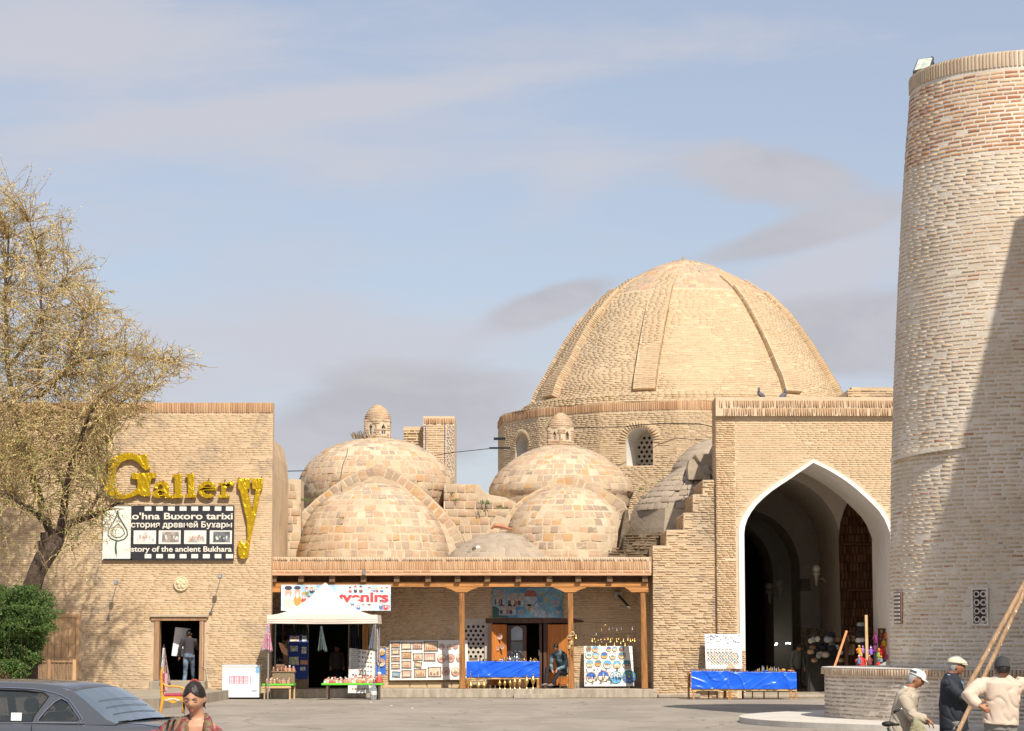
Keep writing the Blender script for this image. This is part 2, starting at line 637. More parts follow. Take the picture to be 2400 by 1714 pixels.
def smooth_prof(prof,n=40):
 """dense monotone interpolation over height index"""
 P=np.array(prof,float)
 t0=np.concatenate([[0],np.cumsum(np.hypot(*np.diff(P,axis=0).T))])
 tt=np.linspace(0,t0[-1],n)
 m=len(P)
 d=np.zeros_like(P)
 for i in range(m):
  a,b=max(i-1,0),min(i+1,m-1)
  d[i]=(P[b]-P[a])/(t0[b]-t0[a])
 outp=[]
 for s in tt:
  i=min(np.searchsorted(t0,s,'right')-1,m-2)
  h=t0[i+1]-t0[i]
  k=(s-t0[i])/h
  h00,h10,h01,h11=2*k**3-3*k**2+1,k**3-2*k**2+k,-2*k**3+3*k**2,k**3-k**2
  p=h00*P[i]+h10*h*d[i]+h01*P[i+1]+h11*h*d[i+1]
  outp.append((max(float(p[0]),0.0),float(p[1])))
 return outp
def swell(p):
 return .050*mnoise.noise(Vector(p)*.75)+.022*mnoise.noise(Vector(p)*2.1)
def swell_mesh(o,c):
 for v in o.data.vertices:
  d=Vector((v.co.x-c[0],v.co.y-c[1],0))
  if d.length>.05:
   v.co+=d.normalized()*swell(v.co)
def round_bricks(B,c,prof,bl,bh,jl,jh,az0=-100,az1=100,tone=None,proud=0.02,pv=0.5,drop=0.0,skip=None,lenv=(0.82,1.12),rjit=0.0,sw=False):
 """courses on a surface of revolution; azimuth 0 faces the camera (-Y), positive to the right"""
 c=Vector(c)
 s=bh/2
 L=sum(math.hypot(b[0]-a[0],b[1]-a[1]) for a,b in zip(prof,prof[1:]))
 while s<L-bh*0.3:
  r,z,(sr,sz)=prof_at(prof,s)
  if r>bl*0.35:
   a=R(az0)-rnd.random()*bl/r
   hh=bh*rnd.uniform(0.92,1.05)
   while a<R(az1):
    l=bl*rnd.uniform(*lenv)
    da=l/r
    am=a+da/2
    rad=Vector((math.sin(am),-math.cos(am),0))
    T=Vector((math.cos(am),math.sin(am),0))
    U=(rad*sr+Vector((0,0,sz))).normalized()
    N=T.cross(U).normalized()
    if N.dot(rad)<0 and abs(sz)>0.05:
     N=-N
    p=c+rad*r+Vector((0,0,z))
    if sw: p+=rad*swell(p)
    if (skip is None or not skip(am,z)) and rnd.random()>=drop:
     tn=tone(p.x,p.y,p.z) if tone else rnd.random()
     rr=rnd.uniform(1-rjit,1+rjit)
     B.add(p,T,U,N,l*rr,hh*rnd.uniform(1-rjit,1),proud*rnd.uniform(1-pv,1+pv),tn)
    a+=(l+jl*rnd.uniform(0.7,1.4))/r
  s+=bh+jh
def poly_text(txt,size,mat,name,parent,M,bold=0.0,depth=0.003,sx=1.0,align='CENTER',spacing=1.0,shear=0.0):
 """lettering as flat raised shapes"""
 cu=bpy.data.curves.new(name,'FONT')
 cu.body=txt
 cu.size=size
 cu.extrude=depth
 cu.offset=bold
 cu.align_x=align
 cu.space_character=spacing
 cu.shear=shear
 tmp=bpy.data.objects.new('tmp',cu)
 COL.objects.link(tmp)
 bpy.context.view_layer.update()
 me=bpy.data.meshes.new_from_object(tmp.evaluated_get(bpy.context.evaluated_depsgraph_get()))
 bpy.data.objects.remove(tmp)
 me.transform(Matrix.Diagonal((sx,1,1,1)))
 me.transform(Matrix.Rotation(R(90),4,'X'))
 me.transform(M)
 me.materials.clear()
 me.materials.append(mat)
 o=bpy.data.objects.new(name,me)
 return link(o,parent)
# ================================================================== MATERIALS OF THE PLACE
M_gal=brick_mat('brick_gallery',[(0.0,(.37,.265,.165)),(0.22,(.49,.345,.205)),(0.5,(.55,.39,.235)),(0.78,(.60,.455,.285)),(1.0,(.54,.335,.205))],
     dirt=(.36,.285,.205),dirt_amt=0.55,dscale=0.75,smear=(.56,.415,.27),smear_amt=0.8,dlo=.545,dhi=.60)
M_gal_m=plaster_mat('mortar_gallery',(.50,.37,.24),(.59,.445,.29),scale=0.9,fine=9,bump=0.01,patch=(.36,.285,.205),pamt=.55,pscale=.75,plo=.545,phi=.60)
M_por=brick_mat('brick_portal',[(0.0,(.45,.285,.155)),(0.3,(.55,.375,.21)),(0.7,(.61,.44,.26)),(1.0,(.56,.365,.22))],
     dirt=(.44,.34,.22),dirt_amt=0.35,dscale=0.35,smear=(.50,.38,.245),smear_amt=0.45)
M_por_m=plaster_mat('mortar_portal',(.56,.43,.285),(.64,.50,.345),scale=0.9,fine=9,bump=0.01)
M_red=brick_mat('brick_soldier',[(0.0,(.36,.19,.10)),(0.35,(.47,.27,.145)),(0.7,(.54,.34,.19)),(1.0,(.58,.40,.24))],
     dirt=(.50,.38,.26),dirt_amt=0.4,dscale=0.8)
M_red_m=plaster_mat('mortar_cornice',(.52,.37,.25),(.60,.45,.31),scale=1.2,fine=12,bump=0.006)
M_dome=brick_mat('brick_dome',[(0.0,(.37,.265,.165)),(0.3,(.49,.36,.22)),(0.6,(.54,.405,.25)),(0.85,(.54,.35,.21)),(1.0,(.60,.47,.31))],
     dirt=(.40,.33,.24),dirt_amt=0.5,dscale=0.5,smear=(.50,.385,.255),smear_amt=0.6)
M_dome_m=plaster_mat('mortar_dome',(.50,.375,.24),(.58,.445,.29),scale=0.8,fine=10,bump=0.02)
M_tile=brick_mat('roof_tile_brick',[(0.0,(.27,.205,.155)),(0.2,(.37,.275,.20)),(0.38,(.45,.345,.24)),(0.52,(.48,.305,.205)),(0.66,(.49,.385,.245)),(0.80,(.45,.255,.16)),(0.92,(.53,.37,.15)),(1.0,(.42,.18,.125))],
     dirt=(.36,.295,.22),dirt_amt=0.6,dscale=.9,dlo=.54,dhi=.64,smear=(.50,.39,.265),smear_amt=0.85)
M_tile_m=plaster_mat('mortar_tile',(.49,.38,.26),(.59,.48,.345),scale=1.0,fine=9,bump=0.025)
M_grey=brick_mat('grey_tile_brick',[(0.0,(.28,.22,.17)),(0.4,(.35,.28,.215)),(0.8,(.40,.33,.25)),(0.93,(.42,.31,.21)),(1.0,(.58,.45,.18))],
     dirt=(.33,.28,.22),dirt_amt=0.5,dscale=1.0,smear=(.42,.34,.25),smear_amt=0.5)
M_grey_m=plaster_mat('mortar_grey_tile',(.33,.27,.205),(.43,.35,.26),scale=1.0,fine=9,bump=0.02)
M_old=brick_mat('weathered_brick',[(0.0,(.11,.075,.045)),(0.5,(.17,.12,.075)),(1.0,(.26,.19,.12))],dirt=(.2,.15,.1),dirt_amt=.4,bump=0.02)
M_old_m=plaster_mat('weathered_mud',(.10,.075,.05),(.22,.165,.11),scale=2.0,fine=12,bump=0.03)
M_tow=brick_mat('tower_brick',[(0.0,(.46,.35,.235)),(0.3,(.54,.41,.275)),(0.6,(.61,.48,.325)),(0.85,(.60,.42,.265)),(0.95,(.50,.28,.17)),(1.0,(.42,.19,.12))],
     dirt=(.48,.41,.31),dirt_amt=0.45,dscale=0.9,smear=(.66,.58,.475),smear_amt=0.8)
M_tow_r=brick_mat('tower_brick_red',[(0.0,(.34,.155,.085)),(0.35,(.47,.22,.11)),(0.6,(.56,.32,.165)),(1.0,(.62,.45,.27))],
     dirt=(.50,.38,.26),dirt_amt=0.25,dscale=0.9,smear=(.66,.57,.46),smear_amt=0.25)
M_tow_m=plaster_mat('tower_mortar',(.60,.52,.42),(.72,.65,.55),scale=1.0,fine=14,bump=0.012,patch=(.52,.44,.34),pamt=0.5)
M_lowb=brick_mat('platform_brick',[(0.0,(.27,.22,.18)),(0.4,(.38,.31,.25)),(0.8,(.47,.39,.31)),(0.94,(.46,.30,.21)),(1.0,(.44,.24,.16))],
     dirt=(.5,.45,.38),dirt_amt=0.4,dscale=1.2,smear=(.62,.56,.48),smear_amt=0.65)
M_cop=brick_mat('coping_brick',[(0.0,(.40,.24,.15)),(0.3,(.50,.35,.23)),(0.7,(.60,.48,.34)),(1.0,(.54,.38,.24))],dirt=(.6,.52,.42),dirt_amt=.4)
M_brown=brick_mat('brown_niche_brick',[(0.0,(.10,.045,.025)),(0.5,(.17,.08,.045)),(1.0,(.24,.12,.07))],dirt=(.16,.09,.06),dirt_amt=.3)
M_brown_m=plaster_mat('brown_niche_mortar',(.07,.035,.022),(.12,.06,.035),scale=2,fine=10)
M_white=plaster_mat('white_plaster',(.72,.68,.62),(.80,.77,.72),scale=0.6,fine=10,bump=0.006)
M_inner=plaster_mat('hall_plaster',(.72,.67,.60),(.80,.75,.68),scale=0.6,fine=6,bump=0.01)
M_stone=plaster_mat('step_stone',(.28,.235,.175),(.38,.325,.25),scale=1.6,fine=14,bump=0.01,stretch=(1,1,.4))
M_step=plaster_mat('worn_step',(.30,.255,.195),(.45,.39,.31),scale=3.5,fine=20,bump=0.01,stretch=(1.6,1,.35))
M_slab=plaster_mat('pale_slab',(.52,.48,.42),(.60,.56,.50),scale=1.3,fine=14,bump=0.006)
M_block=plaster_mat('sandstone_block',(.50,.37,.22),(.56,.42,.26),scale=1.2,fine=18,bump=0.006)
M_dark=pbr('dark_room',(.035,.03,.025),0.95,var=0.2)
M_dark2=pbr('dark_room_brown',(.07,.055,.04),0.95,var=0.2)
W_col=wood_mat('column_wood',(.15,.062,.022),(.38,.175,.055),'Z',0.55)
W_beam=wood_mat('beam_wood',(.27,.115,.035),(.52,.24,.075),'X',0.55)
W_fas=wood_mat('fascia_wood',(.46,.27,.16),(.58,.36,.22),'X',0.7)
W_joi=wood_mat('joist_wood',(.10,.06,.035),(.20,.12,.07),'Y',0.8)
W_door=wood_mat('door_wood',(.26,.15,.08),(.38,.23,.13),'Z',0.6)
W_shut=wood_mat('shutter_wood',(.42,.125,.025),(.60,.22,.05),'Z',0.4,coat=0.2)
W_dark=wood_mat('dark_door_wood',(.06,.028,.018),(.13,.06,.035),'Z',0.5)
W_pale=wood_mat('pale_wood',(.52,.33,.15),(.66,.46,.24),'X',0.5)
W_gate=wood_mat('gate_wood',(.46,.28,.14),(.60,.38,.20),'Z',0.6)
M_tuft=pbr('roof_weed',(.10,.15,.035),0.8,var=0.3)
M_glass_d=pbr('dusty_glass',(.10,.12,.12),0.15,var=0.0,spec=0.6)
def ground_mat():
 m=bpy.data.materials.new('road_asphalt')
 m.use_nodes=True
 t=NT(m.node_tree)
 o=t.n('ShaderNodeOutputMaterial')
 b=t.n('ShaderNodeBsdfPrincipled')
 t.l(b.outputs[0],o.inputs[0])
 g=t.n('ShaderNodeNewGeometry')
 pos=g.outputs['Position']
 a=t.noise(t.mapping(pos,scale=(.5,.22,1)),1.0,6,0.6,0.6)
 f=t.noise(pos,18,5,0.7)
 base=t.mix(sstep(t,a,0.35,0.65),(.265,.23,.19),(.335,.29,.24))
 base=t.mix(t.math('MULTIPLY',sstep(t,f,.45,.75),.3),base,(.24,.21,.18))
 st=t.noise(pos,1.3,6,0.6,1.0)
 base=t.mix(t.math('MULTIPLY',sstep(t,st,.60,.70),.35),base,(.44,.39,.33))
 vo=t.n('ShaderNodeTexVoronoi',feature='DISTANCE_TO_EDGE')
 wv=t.n('ShaderNodeVectorMath',operation='ADD')
 t.l(pos,wv.inputs[0])
 nv=t.n('ShaderNodeTexNoise'); nv.inputs['Scale'].default_value=1.1; nv.inputs['Detail'].default_value=5
 t.l(pos,nv.inputs['Vector']); t.l(nv.outputs['Color'],wv.inputs[1])
 t.l(wv.outputs[0],vo.inputs['Vector']); vo.inputs['Scale'].default_value=.30
 cr_=t.math('SUBTRACT',1.0,sstep(t,vo.outputs['Distance'],.004,.014))
 base=t.mix(t.math('MULTIPLY',cr_,.55),base,(.10,.085,.07))
 tr_=t.noise(t.mapping(pos,scale=(.12,1.6,1)),1.0,4,.6,.3)
 base=t.mix(t.math('MULTIPLY',sstep(t,tr_,.56,.68),.28),base,(.20,.175,.15))
 t.l(base,b.inputs['Base Color'])
 b.inputs['Roughness'].default_value=0.9
 b.inputs['Specular IOR Level'].default_value=0.15
 bp=t.n('ShaderNodeBump')
 bp.inputs['Distance'].default_value=0.01
 t.l(f,bp.inputs['Height'])
 t.l(bp.outputs[0],b.inputs['Normal'])
 return m
g=MB()
g.add([(-900,-300,0),(900,-300,0),(900,1500,0),(-900,1500,0)],[(0,1,2,3)])
tag(g.build('ground',ground_mat()),kind='structure')
YF=74.0
YG=73.6
YB=75.75
ter=MB()
xa=WX(-400,60,1640)
xb=WX(382,62,1650)
ter.prism([(xa,60.5),(xb-.9,60.5),(xb-.1,62.0),(xb+.3,66),(xb+.5,73.58),(xa,73.58)],0.0,0.27,fn=lambda x,y,d: (x,y,d))
tp=tag(ter.build('pavement',M_stone),kind='structure')
B=Bricks()
for row in range(2):
 for i in range(9):
  pass
u=-6.0
sm=[]
for i in range(24):
 u0=70+i*13.2
 for r_ in range(2):
  m=MB()
  xx=WX(u0+rnd.uniform(-2,2),60.45)
  if xx>xb-1.0:
   continue
  w_=.13*rnd.uniform(.7,1.0)
  m.ball((xx,60.47,.075+r_*.12),(w_*.62,.05,.055),7,5)
  m.build('stone',M_stone,tp,smooth=False)
lg=MB()
lg.box(WX(486,73.2),WX(632,73.2),72.95,YG+.02,0,.17)
lg.build('ledge',M_stone,None)
lgo=bpy.data.objects['ledge']
tag(lgo,kind='structure')
def lattice(name,x0,x1,z0,z1,Y,th,mat,parent,r,pitch,rows=None,border=0.03):
 """plaster screen pierced by rows of six-sided holes"""
 holes=[]
 py=pitch*0.866
 n=int((z1-z0-2*border)/py)
 oz=(z1-z0-n*py)/2+py/2
 for j in range(n):
  z=z0+oz+j*py
  x=x0+border+(pitch/2 if j%2 else 0)+pitch*.45
  while x+r<x1-border*.6:
   if x-r>x0+border*.6:
    holes.append([(x+r*math.cos(R(60*k+30)),z+r*math.sin(R(60*k+30))) for k in range(6)])
   x+=pitch
 m=MB()
 m.prism([(x0,z0),(x1,z0),(x1,z1),(x0,z1)],Y,Y+th,holes=holes)
 return m.build(name,mat,parent)
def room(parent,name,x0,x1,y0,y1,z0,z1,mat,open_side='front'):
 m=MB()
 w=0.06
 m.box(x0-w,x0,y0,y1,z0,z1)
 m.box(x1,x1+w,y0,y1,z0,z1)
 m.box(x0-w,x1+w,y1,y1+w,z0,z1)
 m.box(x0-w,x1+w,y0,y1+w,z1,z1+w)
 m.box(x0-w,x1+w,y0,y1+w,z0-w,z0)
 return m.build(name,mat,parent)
gx0,gx1=WX(-330,YG),WX(635,YG,1400)
gtop=WZ(944,YG)
gal=thing('gallery_building','tall plain tan brick building at the left with golden letters over its small open doorway','building',((gx0+gx1)/2,YG,0))
dx0,dx1,dz0,dz1=WX(361,YG),WX(479,YG),WZ(1593,YG),WZ(1445,YG)
m=MB()
m.prism([(gx0,0),(dx0,0),(dx0,dz1),(dx1,dz1),(dx1,0),(gx1,0),(gx1,gtop),(gx0,gtop)],YG,YG+.45)
gw=m.build('wall',M_gal_m,gal)
gz1=WZ(967,YG)
gate_x0,gate_x1,gate_z0,gate_z1=WX(88,YG),WX(187,YG),.27,WZ(1438,YG)
def ins(x,z):
 if dx0-.05<x<dx1+.05 and z<dz1+.05:
  return False
 if gate_x0-.03<x<gate_x1+.03 and z<gate_z1+.03:
  return False
 return True
B=Bricks()
flat_bricks(B,gx0,gx1,0.02,gz1-.03,YG,.245,.052,.012,.014,inside=ins,tone=tone_fn(.05,1,.55,.5),proud=.003,pv=.95,drop=.10,wob=.018)
B.emit(gw,M_gal,key=lambda r: abs(r[0]-WX(560,YG))+abs(r[2]-WZ(1180,YG))*1.2,jit=.008,inset=.005)
B=Bricks()
flat_bricks(B,gx0,gx1,gz1,gtop,YG,.062,gtop-gz1-.01,.014,.01,tone=tone_fn(0,1,.3),proud=.028,pv=.4)
B.emit(gw,M_red,'cornice_brick',key=lambda r: -r[0],rest='cornice_mass')
m=MB()
m.prism([(WX(640,77),WZ(1400,77)),(WX(657,77),WZ(1400,77)),(WX(659,77),WZ(1125,77)),(WX(655,77),WZ(1080,77)),(WX(646,77),WZ(1040,77)),(WX(600,77),WZ(1010,77)),(WX(560,77),WZ(1010,77)),(WX(560,77),WZ(1400,77))],YG+.45,79)
m.build('rear_wall',M_gal_m,gal)
fw=.085
m=MB()
m.box(dx0+.01,dx0+.16,YG-.03,YG+.40,dz0-.02,dz1-.13)
m.build('door_jamb',W_door,gal,bevel=.006)
m=MB()
m.box(dx1-.15,dx1-.01,YG-.03,YG+.40,dz0-.02,dz1-.13)
m.build('door_jamb',W_door,gal,bevel=.006)
m=MB()
m.box(dx0-.09,dx1+.07,YG-.05,YG+.40,dz1-.13,dz1-.02)
m.build('door_lintel',W_door,gal,bevel=.006)
m=MB()
m.box(WX(352,YG),WX(489,YG),YG-.10,YG+.10,dz1-.02,dz1+.055)
m.build('lintel_board',wood_mat('grey_board',(.34,.27,.19),(.48,.40,.29),'X',.8),gal,bevel=.006)
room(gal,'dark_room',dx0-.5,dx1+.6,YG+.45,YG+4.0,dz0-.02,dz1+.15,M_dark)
m=MB()
m.box(WX(357,YG),WX(487,YG),YG-.55,YG-.005,.0,dz0-.03)
m.box(dx0+.002,dx1-.002,YG-.005,YG+.45,.0,dz0-.03)
m.build('doorstep',M_stone,gal,bevel=.02)
m=MB()
m.tube([(WX(474,YG),YG-.05,dz1-.15),(WX(476,YG),YG-.05,1.4),(WX(475,YG),YG-.045,.95),(WX(484,YG),YG-.05,.9),(WX(492,YG),YG-.1,.35),(WX(520,YG),YG-.4,.2)],.008,5)
m.build('cable',pbr('pale_cable',(.6,.52,.42)),gal)
gt=thing('wooden_gate','pale orange wooden double gate in the gallery wall behind the bush','gate',((gate_x0+gate_x1)/2,YG,.27))
m=MB()
m.box(gate_x0,gate_x0+.10,YG-.06,YG+.0,gate_z0,gate_z1)
m.build('gate_frame',W_gate,gt)
m=MB()
m.box(gate_x1-.11,gate_x1,YG-.06,YG+.0,gate_z0,gate_z1)
m.build('gate_frame',W_gate,gt)
m=MB()
m.box(gate_x0+.1,gate_x1-.11,YG-.05,YG+.0,gate_z1-.12,gate_z1)
m.build('gate_frame',W_gate,gt)
n=5
for i in range(n):
 a=gate_x0+.11+(gate_x1-gate_x0-.23)*i/n
 b=gate_x0+.11+(gate_x1-gate_x0-.23)*(i+1)/n-.01
 m=MB()
 m.box(a,b,YG-.02,YG-.002,gate_z0,gate_z1-.13)
 for zz in (gate_z0+.35,gate_z0+.95,gate_z0+1.35):
  m.box(a+.02,b-.02,YG-.032,YG-.021,zz,zz+(.38 if zz<gate_z0+1.3 else .22))
 m.build('gate_plank',W_gate,gt,bevel=.004)
px0,px1=WX(633,YF,1400),WX(1524,YF,1400)
porch=thing('porch','long open timber porch with brick parapet between the gallery and the arched portal','porch',((px0+px1)/2,74.2,0))
fl=MB()
fl.box(px0,WX(1541,YF),YF-.02,YB+.3,0,.27)
fl.build('floor',M_step,porch,bevel=.015)
fl=MB()
fl.box(WX(1204,YF),WX(1312,YF),YF-.35,YF-.03,0,.12)
fl.build('step',M_step,porch,bevel=.01)
bz0,bz1=.27,WZ(1310,YB)-.1
tx0,tx1,tz1=WX(722,YB),WX(816,YB),WZ(1440,YB)
lx0,lx1,lz0,lz1=WX(1087,YB),WX(1136,YB),WZ(1548,YB),WZ(1460,YB)
ox0,ox1,oz1=WX(1154,YB),WX(1331,YB),WZ(1459,YB)
bx0,bx1=px0-.55,WX(1541,YB)
m=MB()
m.prism([(bx0,bz0),(tx0,bz0),(tx0,tz1),(tx1,tz1),(tx1,bz0),(ox0,bz0),(ox0,oz1),(ox1,oz1),(ox1,bz0),(bx1,bz0),(bx1,bz1),(bx0,bz1)],YB,YB+.3,
  holes=[[(lx0,lz0),(lx1,lz0),(lx1,lz1),(lx0,lz1)]])
bw=m.build('back_wall',M_gal_m,porch)
def insb(x,z):
 if tx0<x<tx1 and z<tz1: return False
 if ox0-.05<x<ox1+.05 and z<oz1+.1: return False
 if lx0-.09<x<lx1+.12 and lz0-.07<z<lz1+.14: return False
 return True
B=Bricks()
flat_bricks(B,bx0,bx1,bz0+.19,bz1,YB,.245,.052,.012,.014,inside=insb,tone=tone_fn(0,1,.5,.7),proud=.006,pv=.9,drop=.06,wob=.012)
B.emit(bw,M_gal,key=lambda r: abs(r[0]-WX(1435,YB))+abs(r[2]-1.9)*.9,jit=.007)
for (ua,ub) in ((868,895),(897,960),(962,1000),(1002,1040),(1042,1058),(1060,1086)):
 m=MB()
 m.box(WX(ua,YB-.03),WX(ub,YB-.03),YB-.035-rnd.uniform(0,.01),YB,.27,.455)
 m.build('stone_block',M_block,bw,bevel=.008)
m=MB()
m.box(WX(1341,YB),WX(1522,YB),YB-.03,YB,.27,.45)
m.build('plinth',M_stone,bw)
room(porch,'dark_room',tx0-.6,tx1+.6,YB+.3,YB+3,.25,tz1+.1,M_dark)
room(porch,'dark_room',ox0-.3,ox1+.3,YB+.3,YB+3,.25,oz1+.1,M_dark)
m=MB()
m.box(lx0,lx1,YB+.28,YB+.33,lz0,lz1)
m.build('window_back',M_dark,porch)
M_scr=plaster_mat('screen_plaster',(.47,.42,.34),(.56,.50,.42),2.0,14,.004)
m=MB()
m.prism([(lx0-.07,lz0-.05),(lx1+.10,lz0-.05),(lx1+.10,lz1+.13),(lx0-.07,lz1+.13)],YB-.02,YB,holes=[[(lx0,lz0),(lx1,lz0),(lx1,lz1),(lx0,lz1)]])
wf=m.build('window_frame',M_scr,porch)
lattice('window_screen',lx0,lx1,lz0,lz1,YB+.03,.05,M_scr,porch,.048,.152,border=.0)
zb=[WZ(v,YF) for v in (1305,1314,1335,1343,1349,1364,1376,1388)]
m=MB()
m.box(px0,px1+.04,YF-.0,YF+.28,zb[3],zb[0]-.01)
par=m.build('parapet',M_red_m,porch)
m=MB()
m.box(px0-.0,px1+.03,YF-.10,YB+4.5,zb[4],zb[3]-.002)
m.build('roof_board',W_fas,porch)
B=Bricks()
flat_bricks(B,px0,px1,zb[2],zb[1],YF,.058,zb[1]-zb[2]-.008,.013,.01,tone=tone_fn(.1,.9,.3),proud=.02,pv=.4)
B.emit(par,M_red,'soldier_brick',key=lambda r: abs(r[0]-WX(1200,YF)),rest='soldier_mass')
B=Bricks()
flat_bricks(B,px0,px1+.02,zb[1]+.0,zb[0],YF,.058,(zb[0]-zb[1])*.85,.016,.01,tone=tone_fn(.5,1,.3),proud=.034,pv=.4,drop=.12)
B.emit(par,M_cop,'end_brick',singles=300,key=lambda r: abs(r[0]-WX(1200,YF)),rest='end_mass')
B=Bricks()
flat_bricks(B,px0,px1,zb[3]+.005,zb[2]-.01,YF,.27,.075,.03,.02,tone=tone_fn(.3,1,.3),proud=.02,pv=.3)
B.emit(par,M_red,'flat_brick')
m=MB()
m.box(px0,px1,YF+.75,YF+.8,zb[5]+.0,zb[4])
m.build('board_infill',W_joi,porch)
for uu in (640,704,777,851,929,1003,1072,1142,1215,1288,1356,1430,1513):
 x=WX(uu,YF)
 m=MB()
 m.box(x-.085,x+.085,YF+.0,YB-.02,zb[5]-.0,zb[4]-.004)
 m.build('joist',W_joi,porch)
m=MB()
m.box(px0+.005,WX(1520,YF),YF+.12,YF+.34,zb[6],zb[5]-.003)
m.build('beam',W_beam,porch,bevel=.01)
def bracket(u0,u1,half=None):
 xm=(u0+u1)/2
 x0,x1=WX(u0,YF),WX(u1,YF)
 zt,zl=zb[6]-.003,zb[7]
 cx=(x0+x1)/2
 hw=.16
 pts=[(x0,zt),(x0,zt-.03)]
 if half != 'L':
  pts=[(x0,zt),(x0,zt-.025)]+[(x0+(cx-hw-x0)*k,zt-.025-(zt-zl-.025)*(1-math.cos(k*math.pi/2))**.8) for k in (.2,.4,.6,.8,1.0)]
 else:
  pts=[(x0,zt),(x0,zl)]
 if half != 'R':
  pts+=[(x1-(x1-cx-hw)*k,zt-.025-(zt-zl-.025)*(1-math.cos(k*math.pi/2))**.8) for k in (1.0,.8,.6,.4,.2)]+[(x1,zt-.025),(x1,zt)]
 else:
  pts+=[(x1,zl),(x1,zt)]
 m=MB()
 m.prism(pts,YF+.13,YF+.33)
 m.build('bracket',W_beam,porch)
bracket(1045,1119)
bracket(1298,1374)
bracket(1466,1521,'R')
bracket(632,659,'L')
bracket(815,895)
for (ua,ub,uc,ud) in ((1076,1088,1076.5,1091.5),(1330.5,1342.5,1332,1346.5),(1501,1513,1504,1519),(849,861,849,863)):
 z0_,z1_=.27,zb[7]
 xa_,xb_,xc_,xd_=WX(ua,YF+.15,1388),WX(ub,YF+.15,1388),WX(uc,YF+.15,1615),WX(ud,YF+.15,1615)
 m=MB()
 m.add([(xc_,YF+.14,z0_),(xd_,YF+.14,z0_),(xd_,YF+.32,z0_),(xc_,YF+.32,z0_),(xa_,YF+.15,z1_),(xb_,YF+.15,z1_),(xb_,YF+.31,z1_),(xa_,YF+.31,z1_)],
   [(0,3,2,1),(4,5,6,7),(0,1,5,4),(1,2,6,5),(2,3,7,6),(3,0,4,7)])
 m.build('column',W_col,porch,bevel=.012)
dr=thing('shop_door','open shop doorway with orange shutters and a brown arched glass door behind the brassware table','door',(WX(1240,YB),YB,.27))
m=MB()
m.box(WX(1138,YB),WX(1345,YB),YB-.07,YB+.25,WZ(1461,YB),WZ(1450,YB))
m.tube([(WX(1345,YB),YB-.03,WZ(1455,YB)),(WX(1368,YB),YB-.04,WZ(1457,YB))],[.07,.02],6)
m.build('door_lintel',W_dark,dr,bevel=.01)
def shutter(u0,u1,v0,v1,Ya,Yb,name='shutter'):
 a,b=W(u0,1500,Ya),W(u1,1500,Yb)
 T=Vector((b.x-a.x,b.y-a.y,0)); L=T.length; T.normalize()
 N=Vector((T.y,-T.x,0))
 z0,z1=WZ(v1,(Ya+Yb)/2),WZ(v0,(Ya+Yb)/2)
 M=Matrix((T,-N,Vector((0,0,1)))).transposed().to_4x4(); M.translation=Vector((a.x,a.y,0))
 m=MB()
 m.box(0,L,0,.03,z0,z1,M)
 fr=.05
 H=z1-z0
 for (p0,p1,q0,q1) in ((0,fr,z0,z1),(L-fr,L,z0,z1),(fr,L-fr,z0,z0+fr),(fr,L-fr,z1-fr,z1),(fr,L-fr,z0+H*.32,z0+H*.32+fr)):
  m.box(p0,p1,-.012,-.001,q0,q1,M)
 return m.build(name,W_shut,dr)
shutter(1153,1187,1464,1607,YB-.42,YB-.02)
shutter(1284,1331,1464,1607,YB-.02,YB-.30)
xg0,xg1=WX(1189,YB+.12),WX(1234,YB+.12)
zg0,zg1=.28,WZ(1466,YB)
def aw(x0,x1,z0,z1,rise,n=8):
 return [(x0,z0),(x1,z0)]+[(x1+(x0-x1)*k/n,z1-rise+rise*math.sin(math.pi*k/n)) for k in range(n+1)]
gx=(xg1-xg0)
m=MB()
m.prism([(xg0,zg0),(xg1,zg0),(xg1,zg1),(xg0,zg1)],YB+.12,YB+.17,
  holes=[aw(xg0+.12,xg1-.12,WZ(1501,YB),WZ(1468,YB),.10),[(xg0+.12,WZ(1560,YB)),(xg1-.12,WZ(1560,YB)),(xg1-.12,WZ(1504,YB)),(xg0+.12,WZ(1504,YB))]])
lf=m.build('door_leaf',W_dark,dr)
m=MB()
m.box(xg0+.1,xg1-.1,YB+.14,YB+.15,WZ(1502,YB),WZ(1467,YB))
m.build('glass_pane',pbr('pale_glass',(.32,.36,.36),.2,var=.1),lf)
m=MB()
m.box(xg0+.1,xg1-.1,YB+.14,YB+.15,WZ(1561,YB),WZ(1503,YB))
m.build('glass_pane',M_glass_d,lf)
m=MB()
m.box(WX(1264,YB),WX(1270,YB),YB+.05,YB+.15,.28,WZ(1462,YB))
m.box(WX(1274,YB),WX(1284,YB),YB+.02,YB+.15,.28,WZ(1462,YB))
m.build('door_post',W_dark,dr)
m=MB()
m.tube([(WX(1263,YB),YB-.0,1.25),(WX(1263,YB),YB-.04,1.27),(WX(1263,YB),YB-.04,1.42),(WX(1263,YB),YB-.0,1.44)],.012,6)
m.build('handle',pbr('dull_metal',(.25,.25,.25),.4,.8),dr)
YP=73.85
portal=thing('entrance_portal','high tan brick portal with a tall pointed archway and stepped buttress, centre right','gateway',(WX(1906,YP),YP,0))
ptop=WZ(932,YP)
pxl,pxr=WX(1679,YP,1200),WX(2190,YP)
XC=WX(1911,YP)
def arch_pts(pix,Y):
 return [(W(u_,v_,Y).x,W(u_,v_,Y).z) for (u_,v_) in pix]
